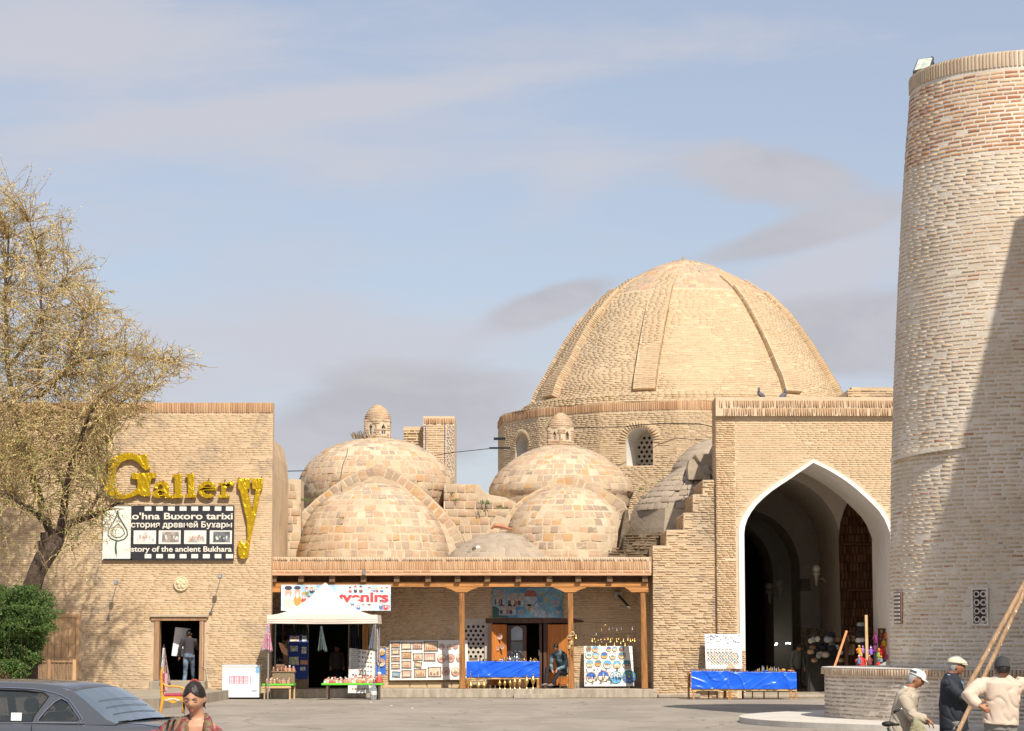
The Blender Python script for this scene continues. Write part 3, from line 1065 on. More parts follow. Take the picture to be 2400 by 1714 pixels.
outer=arch_pts([(1731,1250),(1733,1232),(1740,1213),(1750,1196),(1763,1179),(1780,1162),(1801,1146),(1824,1130),(1848,1115),(1866,1103),(1885,1091),(1906,1077),
     (1922,1085),(1941,1094),(1964,1107),(1988,1122),(2012,1140),(2035,1160),(2053,1177),(2068,1194),(2080,1213),(2088,1232),(2094,1250)],YP)
inner=arch_pts([(1744,1250),(1746,1234),(1752,1216),(1761,1200),(1773,1184),(1789,1168),(1808,1152),(1830,1137),(1853,1122),(1870,1110),(1888,1098),(1906,1085),
     (1921,1092),(1939,1101),(1960,1113),(1983,1128),(2005,1145),(2026,1164),(2044,1181),(2060,1198),(2072,1216),(2080,1234),(2086,1250)],YP)
YR=77.6
m=MB()
m.prism([(pxl,0),(outer[0][0],0)]+outer+[(outer[-1][0],0),(pxr,0),(pxr,ptop),(pxl,ptop)],YP,YP+1.2)
pxi=pxl+.37
m.prism([(pxi,0),(outer[0][0],0)]+outer+[(outer[-1][0],0),(pxr,0),(pxr,ptop-.02),(pxi,ptop-.02)],YP+1.2,YR)
pw=m.build('wall',M_por_m,portal)
m=MB()
m.prism([(outer[0][0]+.004,0)]+[(x,z) for x,z in outer]+[(outer[-1][0],0),(inner[-1][0],0)]+list(reversed(inner))+[(inner[0][0],0)],YP-.03,YR-.003)
m.build('plaster_arch',M_white,portal,smooth=True,sharp=30)
def arch_test(poly):
 P=poly
 zs=P[0][1]
 def f(x,z):
  if x<P[0][0] or x>P[-1][0]:
   return False
  if z<=zs:
   return True
  for (xa,za),(xb_,zb_) in zip(P,P[1:]):
   if xa<=x<=xb_:
    return z<za+(zb_-za)*(x-xa)/(xb_-xa+1e-9)
  return False
 return f
in_arch=arch_test([(x+(.03 if i>11 else -.03),z+.03) for i,(x,z) in enumerate(outer)])
cz0=WZ(976,YP)
B=Bricks()
fx=WX(1724,YP,1100)
flat_bricks(B,pxl,fx-.01,.02,cz0-.01,YP,.235,.05,.012,.016,tone=tone_fn(0,1,.5,.5),proud=.018,pv=.4,inside=lambda x,z: not in_arch(x,z),drop=.01,wob=.006)
flat_bricks(B,fx,WX(2150,YP),WZ(1262,YP),cz0-.07,YP,.225,.047,.014,.019,tone=tone_fn(0.2,1,.4,.4),proud=.006,pv=.5,inside=lambda x,z: not in_arch(x,z),drop=.01)
flat_bricks(B,fx,outer[0][0]-.03,.02,WZ(1262,YP)-.01,YP,.235,.05,.012,.016,tone=tone_fn(0,.9,.5,.5),proud=.010,pv=.8,inside=lambda x,z: not in_arch(x,z),drop=.03,wob=.01)
B.emit(pw,M_por,key=lambda r: abs(r[0]-WX(1790,YP))+abs(r[2]-WZ(1060,YP))*.8)
BS=Bricks()
flat_bricks(BS,YP+.03,YP+1.18,WZ(1245,YP),ptop-.02,0,.24,.053,.014,.017,tone=tone_fn(0,.8,.4),proud=.015,pv=.7,frame=(Vector((pxl,0,0)),Vector((0,1,0)),Vector((0,0,1)),Vector((-1,0,0))))
BS.emit(pw,M_gal,'side_brick',singles=0,rest='side_brick_mass')
B=Bricks()
flat_bricks(B,WX(1700,YP),WX(2150,YP),cz0,cz0+.24,YP,.055,.23,.016,.01,tone=tone_fn(0,.9,.4),proud=.150,pv=.015)
flat_bricks(B,WX(1690,YP),WX(2150,YP),cz0+.25,ptop,YP,.055,.22,.016,.01,tone=tone_fn(0,.9,.4),proud=.150,pv=.015)
B.emit(pw,M_red,'cornice_brick',key=lambda r: r[0],rest='cornice_mass')
m=MB()
m.prism([(pxl,cz0+.0),(pxr,cz0+.0),(pxr,ptop+.0),(pxl,ptop+.0)],YP-.14,YP-.001)
m.build('cornice',M_por_m,pw)
m=MB()
m.box(pxl,fx-.0,YP-.012,YP-.0005,WZ(1250,YP),cz0)
st=arch_pts([(1530,1300),(1530,1279),(1562,1279),(1562,1242),(1602,1242),(1602,1202),(1624,1202),(1624,1159),(1647,1159),(1647,1125),(1681,1125)],YF)
m=MB()
m.prism([(st[0][0],0)]+st+[(st[-1][0],0)],YF,YF+4.0)
sw=m.build('stepped_wall',M_gal_m,portal)
def ins_st(x,z):
 for (xa,za),(xb_,zb_) in zip(st,st[1:]):
  if xa<=x<xb_:
   return z<za
 return z<st[0][1]
B=Bricks()
flat_bricks(B,st[0][0],st[-1][0],.02,st[-1][1],YF,.24,.053,.014,.017,inside=ins_st,tone=tone_fn(0,1,.45,.6),proud=.014,pv=.9,drop=.03,wob=.015)
B.emit(sw,M_gal,key=lambda r: abs(r[0]-WX(1600,YF))+abs(r[2]-WZ(1340,YF))*.8,jit=.009)
B=Bricks()
for (ua,va,vb) in ((1562,1242,1279),(1602,1202,1242),(1624,1159,1202),(1647,1125,1159)):
 x=WX(ua,YF,va)
 flat_bricks(B,YF+.02,YF+3.9,WZ(vb,YF),WZ(va,YF),0,.24,.053,.014,.017,tone=tone_fn(0,.8,.4),proud=.02,pv=.7,
    frame=(Vector((x,0,0)),Vector((0,1,0)),Vector((0,0,1)),Vector((-1,0,0))))
B.emit(sw,M_gal,'side_brick',singles=0,rest='side_brick_mass')
m=MB()
m.box(WX(1541,YF),WX(1640,YF),YF-.18,YF-.002,0,.13)
m.build('plinth',M_stone,portal,bevel=.03)
m=MB()
m.box(WX(1740,YP),WX(2100,YP),YP-.15,YR+.4,0,.10)
m.build('sill',M_stone,portal,bevel=.02)
m=MB()
m.box(WX(1995,79),WX(2200,79),78,82,WZ(980,78),WZ(908,78))
m.add([(WX(1985,79),78.6,WZ(932,78)),(WX(1995,79)-.01,78.0,WZ(908,78)),(WX(1995,79)-.01,82,WZ(908,78)),(WX(1975,79),82,WZ(932,78))],[(0,1,2,3)])
rb=m.build('roof_block',M_gal_m,portal)
B=Bricks()
flat_bricks(B,WX(1996,78),WX(2120,78),WZ(935,78),WZ(909,78),78,.24,.06,.014,.02,tone=tone_fn(0,.8),proud=.02)
B.emit(rb,M_gal)
hall=thing('vaulted_passage','shaded white plastered vaulted passage running back behind the tall pointed archway','passage',(XC,85,0))
def mk_arch(xc,half,z_s,z_a,n=12):
 pts=[]
 for i in range(n+1):
  k=i/n
  a=k*math.pi/2
  x=-half*(math.cos(a)**.92)
  z=z_s+(z_a-z_s)*(math.sin(a)*.82+k*.18)
  pts.append((xc+x,z))
 return pts+[(2*xc-x,z) for x,z in reversed(pts[:-1])]
def hall_x(y):
 return 6.75+(y-77.6)*.088
def ring(y0,y1,xr,half,z_s,z_a,name='arch_wall'):
 a=mk_arch(xr-half,half,z_s,z_a)
 xl,xw=hall_x(y1),13.6
 a=[p for p in a if p[0]>xl+.12]
 m=MB()
 m.prism([(xl,a[0][1] if a[0][1]>z_s+.05 else 0.0)]+a+[(a[-1][0],0.0),(xw,0.0),(xw,8.7),(xl,8.7)],y0,y1)
 return m.build(name,M_inner,hall,smooth=True,sharp=35)
def bay(y0,y1,xl,xw,z_s,z_a):
 xl=hall_x(y1)
 a=mk_arch((xl+xw)/2,(xw-xl)/2,z_s,z_a)
 m=MB()
 P=[(xl,0)]+a+[(xw,0)]
 for (p,q) in zip(P,P[1:]):
  m.add([(p[0],y0,p[1]),(q[0],y0,q[1]),(q[0],y1,q[1]),(p[0],y1,p[1])],[(0,1,2,3)])
 m.build('vault',M_inner,hall,fix=False)
ring(82.5,88.4,11.20,2.15,4.9,7.3)
ring(91.0,93.8,10.80,1.9,4.3,6.6)
ring(98.5,102.0,10.6,1.8,4.3,6.6)
bay(YR-.01,82.55,5.9,13.0,4.9,8.2)
bay(88.38,91.05,5.9,12.4,4.9,8.2)
bay(93.78,98.6,5.9,12.4,4.9,8.2)
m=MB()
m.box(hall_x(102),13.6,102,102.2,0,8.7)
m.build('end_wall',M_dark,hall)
m=MB()
m.box(pxl+.2,13.6,YR-.005,102,.0,.06)
m.build('floor',M_stone,hall)
m=MB()
m.prism([(hall_x(YR)-.15,YR+.01),(hall_x(YR),YR+.01),(hall_x(102.2),102.2),(hall_x(102.2)-.15,102.2)],0,8.7,fn=lambda x,y,d: (x,y,d))
m.box(13.6,13.8,YR,102.2,0,8.7)
m.prism([(hall_x(YR)-.15,YR+.01),(13.8,YR+.01),(13.8,102.2),(hall_x(102.2)-.15,102.2)],8.7,8.85,fn=lambda x,y,d: (x,y,d))
m.build('outer_wall',M_por_m,hall)
npx=[(1974,1562),(1967,1300),(1966,1262),(1970,1225),(1978,1198),(1989,1174),(2010,1192),(2032,1220),(2048,1255),(2060,1290),(2066,1562)]
npoly=arch_pts(npx,82.42)
m=MB()
m.prism(npoly,82.42,82.49)
nb=m.build('niche_panel',M_brown_m,hall)
zt_=npoly[5][1]
def in_np(x,z):
 L_=None; Rr=None
 for (p,q) in zip(npoly,npoly[1:]):
  if min(p[1],q[1])<=z<=max(p[1],q[1]) and abs(q[1]-p[1])>1e-6:
   xx=p[0]+(q[0]-p[0])*(z-p[1])/(q[1]-p[1])
   if L_ is None or xx<L_: L_=xx
   if Rr is None or xx>Rr: Rr=xx
 return L_ is not None and L_<x<Rr
B=Bricks()
z=.4
k=0
while z<zt_:
 flat_bricks(B,npoly[0][0]-.2,npoly[-1][0],z,z+.28,82.42,.085,.26,.035,.02,inside=in_np,tone=tone_fn(0,1,.2),proud=.06,pv=.6)
 z+=.29
 k+=1
 if k%5==0:
  flat_bricks(B,npoly[0][0]-.2,npoly[-1][0],z,z+.08,82.42,.3,.07,.01,.01,inside=in_np,tone=tone_fn(.6,1,.2),proud=.09,pv=.2)
  z+=.10
B.emit(nb,M_brown,key=lambda r: -r[2])
m=MB()
q=[W(u_,v_,90.98) for (u_,v_) in ((1875,1357),(1899,1357),(1899,1385),(1875,1385))]
m.box(q[0].x,q[1].x,90.95,90.99,q[2].z,q[0].z)
m.build('wall_recess',pbr('recess_grey',(.30,.27,.24)),hall)
def revolve(prof,c,az0=-180,az1=180,seg=64):
 m=MB()
 m.lathe(prof,c,seg)
 return m
def weed(parent,c,r,n=26,mat=None):
 m=MB()
 for i in range(n):
  a=rnd.uniform(0,2*math.pi)
  p=Vector(c)+Vector((math.cos(a),math.sin(a),0))*r*rnd.random()**.5
  q=p+Vector((rnd.uniform(-.5,.5),rnd.uniform(-.4,.2),rnd.uniform(.5,1)))*r*.9
  s=Vector((rnd.uniform(-1,1),rnd.uniform(-1,1),0)).normalized()*r*.12
  m.add([p-s,p+s,q+s*.2,q-s*.2],[(0,1,2,3)])
 return m.build('weed',mat or M_tuft,parent)
roof=thing('terrace_roof','rough tiled roof walls between and beside the small domes above the porch','roof',(WX(1000,80),80,4))
zr=4.05
m=MB()
m.box(WX(610,76)-.2,WX(1560,76),YF+.28,99,zr-.3,zr)
m.build('roof_deck',M_tile_m,roof)
yw=81.0
def rw(pix,y,depth,mat=M_tile,bl=.3,bh=.24,proud=.03,matm=M_tile_m,tn=None,dr=.12):
 P=arch_pts(pix,y)
 m=MB()
 m.prism(P,y,y+depth)
 o=m.build('roof_wall',matm,roof)
 xs=[p[0] for p in P]
 def inside(x,z):
  c=False
  j=len(P)-1
  for i in range(len(P)):
   if (P[i][1]>z) != (P[j][1]>z) and x<(P[j][0]-P[i][0])*(z-P[i][1])/(P[j][1]-P[i][1])+P[i][0]:
    c=not c
   j=i
  return c
 B=Bricks()
 flat_bricks(B,min(xs),max(xs),min(p[1] for p in P)+.01,max(p[1] for p in P),y,bl,bh,.03,.03,inside=inside,tone=tn or tone_fn(0,1,.3),proud=proud,pv=.6,drop=dr,wob=.03)
 B.emit(o,mat,'tile',jit=.014,inset=.01)
 return o
rw([(600,1306),(705,1306),(705,1124),(640,1122),(600,1122)],79.2,1.2)
rw([(1040,1306),(1040,1137),(1066,1135),(1125,1136),(1128,1148),(1150,1160),(1185,1166),(1215,1180),(1215,1306)],81.2,1.5)
rw([(1130,1262),(1163,1208),(1200,1216),(1215,1262)],79.4,.6,dr=.0)
m=MB()
pq=[W(1150,1240,78.9),W(1160,1232,78.9),W(1180,1235,78.9),W(1198,1241,78.9)]
m.tube(pq,[.03,.09,.08,.03],6)
m.build('broken_brick',pbr('broken_red_brick',(.40,.18,.10),.9,bump=.01),roof)
for (uu,vv,yy,rr) in ((1138,1176,80.9,.2),(1170,1184,80.8,.12),(1182,1187,80.8,.12),(716,1168,79.0,.13),(1070,1168,81.1,.1),(1060,1152,81.1,.08),(1504,1143,82.0,.09),(1506,1160,82.0,.08)):
 weed(roof,W(uu,vv+6,yy),rr)
M_lan=M_tile
def small_dome(name,label,cu,cv_base,Yc,prof_px,lan,arch_px,rim_px,half_c,half_prof,crack=None,seedoff=0):
 """dome with a brick lantern, an arched vault face and a half dome in front of it"""
 f=Yc/FPX
 base=W(cu,cv_base,Yc)
 o=thing(name,label,'dome',(base.x,Yc,zr))
 prof=smooth_prof([(p[0]*f,p[1]*f*1.003) for p in prof_px],44)
 m=MB()
 m.lathe(prof,base,72)
 d=m.build('dome',M_tile_m,o,smooth=True)
 swell_mesh(d,base)
 B=Bricks()
 round_bricks(B,base,prof,.30,.235,.028,.026,-97,97,tone=tone_fn(0,1,.25),proud=.010,pv=.95,drop=.12,lenv=(.55,1.15),rjit=.08,sw=True)
 B.emit(d,M_tile,'tile',key=lambda r: r[1],jit=.016,inset=.012)
 lu,lw,lv0,lv1,lv2=lan
 lb=W(lu,lv0,Yc)
 r0=lw*f/2/.95
 hb,hc=(lv0-lv1)*f,(lv1-lv2)*f
 ln=MB()
 nseg=6
 for k in range(nseg):
  a0,a1=R(60*k+30),R(60*k+90)
  p,q=Vector((math.cos(a0)*r0,math.sin(a0)*r0,0)),Vector((math.cos(a1)*r0,math.sin(a1)*r0,0))
  T=(q-p); L=T.length; T.normalize()
  Nn=Vector((T.y,-T.x,0))
  hw,hz0,hz1=L*.14,hb*.22,hb*.78
  cx_=L/2
  ln.prism([(0,-.25),(L,-.25),(L,hb),(0,hb)],0,.09,fn=lambda x,z,dd,p=p,T=T,Nn=Nn: lb+p+T*x-Nn*dd+Vector((0,0,z)),
     holes=[[(cx_-hw,hz0),(cx_+hw,hz0),(cx_+hw,hz1-.12),(cx_,hz1),(cx_-hw,hz1-.12)]])
 cup=[(r0*.87,hb-.02),(r0*.85,hb+hc*.15),(r0*.77,hb+hc*.38),(r0*.61,hb+hc*.62),(r0*.40,hb+hc*.82),(r0*.18,hb+hc*.96),(0,hb+hc)]
 ln.lathe(cup,lb,24)
 lo=ln.build('lantern',M_tile_m,o)
 B=Bricks()
 for k in range(nseg):
  a0,a1=R(60*k+30),R(60*k+90)
  p,q=Vector((math.cos(a0)*r0,math.sin(a0)*r0,0)),Vector((math.cos(a1)*r0,math.sin(a1)*r0,0))
  T=(q-p); L=T.length; T.normalize()
  Nn=Vector((T.y,-T.x,0))
  if Nn.y>.3:
   continue
  hw,hz0,hz1=L*.17,hb*.2,hb*.80
  flat_bricks(B,0,L,-.2,hb,0,.19,.062,.012,.014,tone=tone_fn(.45,.85,.2),proud=.014,pv=.5,
     inside=lambda x,z: not (abs(x-L/2)<hw and hz0<z<hz1),frame=(lb+p,T,Vector((0,0,1)),Nn))
 round_bricks(B,lb,smooth_prof(cup,20),.17,.06,.012,.012,-95,95,tone=tone_fn(.4,.9,.2),proud=.014)
 B.emit(lo,M_lan,'lantern_brick',key=lambda r: r[1],rest='lantern_mass')
 ya=Yc-3.3
 AP=arch_pts(arch_px,ya)
 IP=arch_pts(rim_px,ya)
 m=MB()
 m.prism(AP,ya+.02,Yc-.4)
 vb=m.build('vault',M_tile_m,o,smooth=True,sharp=40)
 B=Bricks()
 def along(P,s):
  for (a,b) in zip(P,P[1:]):
   L=math.hypot(b[0]-a[0],b[1]-a[1])
   if s<=L:
    return (a[0]+(b[0]-a[0])*s/L,a[1]+(b[1]-a[1])*s/L),((b[0]-a[0])/L,(b[1]-a[1])/L)
   s-=L
  return None,None
 tot=sum(math.hypot(b[0]-a[0],b[1]-a[1]) for a,b in zip(AP,AP[1:]))
 s=.12
 while s<tot-.1:
  p,tt=along(AP,s)
  if p is None:
   break
  T=Vector((tt[0],0,tt[1])); U=Vector((-tt[1],0,tt[0]))
  if U.z<0: U=-U
  h_=.30*rnd.uniform(.85,1.1)
  Nn=Vector((0,-1,0))
  B.add(Vector((p[0],ya+.02,p[1]))-U*(h_/2+.03),T,U,Nn,.25*rnd.uniform(.8,1.08),h_,.010*rnd.uniform(.3,1.6),rnd.random()**.7)
  for yy in (ya+.2,ya+.55,ya+.9,ya+1.25,ya+1.6,ya+1.95):
   B.add(Vector((p[0],yy,p[1])),T,Vector((0,1,0)),U,.24*rnd.uniform(.7,1.05),.30,.02*rnd.uniform(.3,1.5),rnd.random())
  s+=.27
 B.emit(vb,M_tile,'arch_tile',key=lambda r: r[1],rest='arch_tile_mass',jit=.014,inset=.01)
 hu,hv=half_c
 hb_=W(hu,hv,ya)
 f2=ya/FPX
 hp=smooth_prof([(p[0]*f2,p[1]*f2*1.003) for p in half_prof],40)
 m=MB()
 m.lathe(hp,hb_,40,a0=math.pi,a1=2*math.pi)
 hd=m.build('half_dome',M_tile_m,o,smooth=True,fix=False)
 swell_mesh(hd,hb_)
 B=Bricks()
 round_bricks(B,hb_,hp,.30,.24,.03,.03,-90,90,tone=tone_fn(0,1,.25),proud=.010,pv=.95,drop=.14,lenv=(.55,1.2),rjit=.09,sw=True)
 B.emit(hd,M_tile,'tile',jit=.018,inset=.012)
 if crack:
  m=MB()
  for P3 in crack:
   m.tube(P3,.012,4,cap=False)
  m.build('crack_line',pbr('crack_shadow',(.10,.07,.045)),o)
 return o
D1=small_dome('tiled_dome','left of the two small tiled domes, topped by a lantern with dark slit openings',881,1160,83.0,
    [(172,-30),(178,-4),(181,20),(178,40),(166,62),(150,80),(125,100),(98,114),(66,124),(34,131),(0,134)],
    (885,66,1029,986,949),
    [(640,1330),(656,1310),(668,1276),(684,1236),(708,1200),(738,1172),(775,1143),(815,1116),(850,1102),(892,1088),(925,1102),(955,1122),(985,1143),(1012,1168),(1040,1196),(1062,1222),(1080,1250),(1092,1280),(1100,1330)],
    [(700,1330),(1050,1330)],
    (873,1322),[(178,-10),(178,10),(174,40),(164,75),(147,108),(125,136),(98,158),(66,175),(33,186),(0,192)])
M_crk=pbr('crack_shadow',(.12,.085,.055),.95,var=0)
def crack_on(parent,pix,y_fn,w=.011):
 m=MB()
 pts=[W(u_,v_,y_fn(u_,v_)) for (u_,v_) in pix]
 m.tube(pts,w,4,cap=False)
 m.build('crack',M_crk,parent)
def surf_y(c,prof,u,v,off=.03):
 """depth at which the ray through (u, v) meets a surface of revolution"""
 lo,hi=c.y-prof[0][0]*1.2,c.y
 def fr(y):
  p=W(u,v,y)
  z=p.z-c.z
  rr=0
  for (a,b) in zip(prof,prof[1:]):
   if a[1]<=z<=b[1]:
    rr=a[0]+(b[0]-a[0])*(z-a[1])/(b[1]-a[1]+1e-9)
  if z<prof[0][1]:
   rr=prof[0][0]
  return math.hypot(p.x-c.x,y-c.y)-rr
 for i in range(40):
  mid=(lo+hi)/2
  if fr(mid)>0:
   lo=mid
  else:
   hi=mid
 return lo-off
f=83/FPX
pr1=smooth_prof([(p[0]*f,p[1]*f) for p in [(181,0),(181,20),(178,40),(166,62),(150,80),(125,100),(98,114),(66,124),(34,131),(0,134)]],40)
c1_=W(881,1160,83)
crack_on(D1,[(826,1034),(815,1052),(812,1070),(803,1090),(800,1112),(797,1122)],lambda u_,v_: surf_y(c1_,pr1,u_,v_))
f2=79.7/FPX
pr2=smooth_prof([(p[0]*f2,p[1]*f2) for p in [(170,-10),(170,10),(167,40),(158,75),(143,108),(122,136),(96,158),(65,175),(33,186),(0,192)]],40)
c2_=W(873,1322,79.7)
crack_on(D1,[(799,1136),(803,1160),(808,1185),(811,1215),(820,1240),(828,1268),(832,1290),(836,1305)],lambda u_,v_: min(surf_y(c2_,pr2,u_,v_),79.6))
m=MB()
m.tube([W(663,1298,79.6),W(668,1275,79.6),W(673,1255,79.6),W(682,1235,79.6)],[.06,.04,.02,.01],5)
m.build('crack',M_crk,D1)
D2=small_dome('tiled_dome','right small tiled dome, with a pinker lantern in front of the great drum',1315,1157,83.0,
    [(160,-32),(164,-6),(169,0),(165,18),(152,40),(140,54),(122,70),(104,84),(82,96),(55,106),(26,112),(0,114)],
    (1314,66,1041,1004,968),
    [(1165,1330),(1172,1262),(1186,1210),(1205,1185),(1235,1162),(1270,1143),(1305,1124),(1341,1114),(1365,1122),(1400,1138),(1435,1158),(1463,1176),(1476,1205),(1482,1260),(1484,1330)],
    [(1190,1330),(1460,1330)],
    (1328,1322),[(150,-10),(150,14),(147,45),(139,80),(124,112),(102,140),(76,160),(48,174),(22,181),(0,184)])
def clip_right(root,xlim):
 """the portal and its passage stand here: nothing of the dome beyond this line"""
 for o in list(root.children_recursive):
  if o.name.split('.')[0] in ('dome','drum'):
   bm=bmesh.new()
   bm.from_mesh(o.data)
   bmesh.ops.bisect_plane(bm,geom=bm.verts[:]+bm.edges[:]+bm.faces[:],plane_co=(xlim,0,0),plane_no=(1,0,0),clear_outer=True)
   bm.to_mesh(o.data)
   bm.free()
  elif o.name.startswith('tile') and o.matrix_basis.translation.x>xlim-.1:
   bpy.data.objects.remove(o)
def plain_dome(name,label,cu,cv,Yc,px,mat,matm,bl=.29,bh=.24,az=95,part='dome',seg=64,tn=None):
 f=Yc/FPX
 base=W(cu,cv,Yc)
 o=thing(name,label,'dome',(base.x,Yc,zr))
 prof=smooth_prof([(p[0]*f,p[1]*f*1.003) for p in px],40)
 m=MB()
 m.lathe(prof,base,seg)
 d=m.build(part,matm,o,smooth=True)
 B=Bricks()
 round_bricks(B,base,prof,bl,bh,.026,.026,-az,az,tone=tn or tone_fn(0,1,.3),proud=.014,pv=.8,drop=.08,lenv=(.6,1.15),rjit=.05)
 B.emit(d,mat,'tile',key=lambda r: r[1],jit=.014,inset=.01)
 return o,base,prof
D3,b3,p3=plain_dome('low_dome','low flat grey tiled dome peeping over the porch parapet between the two small domes',1172,1322,78.6,
      [(128,-10),(126,8),(112,26),(92,42),(66,57),(36,68),(0,73)],M_grey,M_grey_m)
m=MB()
m.ball(W(1112,1290,77.35),(.09,.05,.12),8,6)
m.build('patch_hole',M_crk,D3)
m=MB()
m.ball(W(1121,1287,77.36),(.10,.04,.11),8,6)
m.build('lime_patch',M_white,D3)
CLIPX=6.45
D4,b4,p4=plain_dome('corner_dome','grey pointed tiled dome half hidden behind the stepped buttress',1650,1196,79.6,
      [(166,-4),(160,8),(140,32),(112,58),(84,80),(54,98),(24,108),(0,112)],M_grey,M_grey_m,seg=8)
f=79.6/FPX
m=MB()
m.lathe([(183*f,-80*f),(180*f,-46*f),(173*f,-2*f),(150*f,0)],b4,8,M=Matrix.Rotation(R(10),3,'Z'))
m.build('drum',M_grey_m,D4)
clip_right(D4,6.42)
D5,b5,p5=plain_dome('rear_dome','shaded grey tiled dome between the great drum and the portal',1690,1130,84.0,
      [(124,-40),(122,-8),(120,12),(110,38),(92,62),(68,82),(40,96),(0,104)],M_grey,M_grey_m)
clip_right(D5,7.0)
m=MB()
m.prism(arch_pts([(1614,1124),(1612,1095),(1616,1078),(1626,1076),(1646,1105),(1660,1124)],77.9),77.9,78.8)
m.build('coping',M_grey_m,D4)
m=MB()
m.prism(arch_pts([(1630,1066),(1670,1063),(1679,1063),(1679,1124),(1655,1124),(1645,1090)],79.0),79.0,80.4)
m.build('roof_wall',M_grey_m,D4)
def eroded(pix,y,dep,n=5):
 P=arch_pts(pix,y)
 m=MB()
 m.prism(P,y,y+dep)
 o=m.build('weathered_wall',M_old_m,D4)
 B=Bricks()
 xs=[p[0] for p in P]; zs=[p[1] for p in P]
 flat_bricks(B,min(xs)+.03,max(xs)-.02,min(zs),max(zs)-.03,y,.2,.05,.03,.03,tone=tone_fn(0,1,.3),proud=.03,pv=.8,drop=.2,wob=.02)
 B.emit(o,M_old,'brick',jit=.012)
eroded([(1460,1292),(1464,1256),(1520,1250),(1561,1246),(1561,1282)],77.0,1.6)
eroded([(1424,1312),(1432,1296),(1480,1288),(1529,1281),(1529,1312)],76.2,1.6)
m=MB()
m.prism(arch_pts([(1446,1310),(1458,1240),(1466,1196),(1472,1194),(1476,1230),(1470,1270),(1466,1310)],78.0),78.0,80)
m.build('weathered_edge',M_old_m,D4)
YD=92.0
DC=W(1608,952,YD)
fD=YD/FPX
big=thing('great_dome','great ribbed tan brick dome on a many sided drum with pierced windows','dome',(DC.x,YD,4))
prof=[(367,-6),(360,0),(349,30),(330,62),(310,98),(286,138),(255,183),(222,224),(184,260),(148,285),(112,306),(66,328),(34,339),(0,345)]
prof=smooth_prof([(p[0]*fD,p[1]*fD*1.004) for p in prof],60)
m=MB()
m.lathe(prof,DC,96)
gd=m.build('dome',M_dome_m,big,smooth=True)
B=Bricks()
round_bricks(B,DC,[p for p in prof if p[1]<250*fD],.245,.055,.015,.022,-98,98,tone=tone_fn(0,1,.55,.45),proud=.006,pv=.95,drop=.08)
BT=Bricks()
round_bricks(BT,DC,[p for p in prof if p[1]>248*fD],.30,.22,.03,.03,-98,98,tone=tone_fn(.1,.95,.3),proud=.02,pv=.7,drop=.08,lenv=(.6,1.1))
B.emit(gd,M_dome,key=lambda r: abs(r[0]-DC.x)+abs(r[2]-DC.z-1.2),jit=.008)
BT.emit(gd,M_tile,'tile',jit=.014,inset=.01)
def rib(az,w_deg,segs):
 rb_=MB()
 B=Bricks()
 for (s0,s1,th) in segs:
  zA,zB_=s0*345*fD,s1*345*fD
  def pr_at(z):
   for (r0_,q0),(r1_,q1) in zip(prof,prof[1:]):
    if q0<=z<=q1: return (r0_+(r1_-r0_)*(z-q0)/(q1-q0),z)
  pp=[pr_at(zA)]+[p for p in prof if zA+.02<p[1]<zB_-.02]+[pr_at(zB_)]
  n=len(pp)
  if n<2:
   continue
  w0=.40
  inn,outt=[],[]
  for i,(r,z) in enumerate(pp):
   a,b=pp[max(i-1,0)],pp[min(i+1,n-1)]
   sr,sz=b[0]-a[0],b[1]-a[1]
   L=math.hypot(sr,sz); sr /= L; sz /= L
   nr,nz=sz,-sr
   ww=w0*(1.0 if z<200*fD else 1.0-.35*(z-200*fD)/(120*fD))
   inn.append((r-.05*nr,z-.05*nz,ww))
   outt.append((r+th*nr,z+th*nz,ww,nr,nz,sr,sz))
  rad=Vector((math.sin(R(az)),-math.cos(R(az)),0)); T=Vector((math.cos(R(az)),math.sin(R(az)),0))
  vs=[]
  for (r,z,ww),(r2,z2,_,*_r) in zip(inn,outt):
   for (rr,zz,sgn) in ((r,z,-1),(r2,z2,-1),(r2,z2,1),(r,z,1)):
    vs.append(DC+rad*rr+T*(ww*sgn)+Vector((0,0,zz)))
  fs=[]
  for i in range(n-1):
   for k in range(3):
    fs.append((i*4+k,i*4+k+1,(i+1)*4+k+1,(i+1)*4+k))
  fs+=[(3,2,1,0),tuple((n-1)*4+k for k in range(4))]
  rb_.add(vs,fs)
  op=[(o_[0],o_[1]) for o_ in outt]
  s=.04
  L=sum(math.hypot(b[0]-a[0],b[1]-a[1]) for a,b in zip(op,op[1:]))
  while s<L:
   q=prof_at(op,s)
   if q is None: break
   r,z,(sr,sz)=q
   ww=w0*(1.0 if z<200*fD else 1.0-.35*(z-200*fD)/(120*fD))
   U=(rad*sr+Vector((0,0,sz))).normalized()
   N=T.cross(U); N=N if N.dot(rad)>0 else -N
   x=-ww+rnd.uniform(0,.1)
   while x<ww-.05:
    l=min(.24*rnd.uniform(.8,1.1),ww-x)
    B.add(DC+rad*r+Vector((0,0,z))+T*(x+l/2),T,U,N,l,.055,.012,rnd.random()*.8+.1)
    x+=l+.015
   if rnd.random()<.9:
    for sg in (-1,1):
     B.add(DC+rad*r+Vector((0,0,z))+T*(ww*sg)-N*th*.5,N,U,T*sg,th*.9,.055,.012,rnd.random()*.8+.1)
   s+=.078
 ro=rb_.build('rib',M_dome_m,big)
 B.emit(ro,M_dome,key=lambda r: -r[2] if False else r[1],singles=120,jit=.007)
SEG=[(.0,.285,.22),(.285,.62,.205),(.62,.745,.175),(.745,.84,.08)]
for az in (-104,-62,-18.6,36.5,76,118):
 rib(az,4.2,SEG if az>-60 else [(.0,.20,.25),(.20,.60,.225),(.60,.745,.18),(.745,.84,.08)])
RD=446*fD
nF=16
apo=RD*math.cos(math.pi/nF)
fw_=2*RD*math.sin(math.pi/nF)
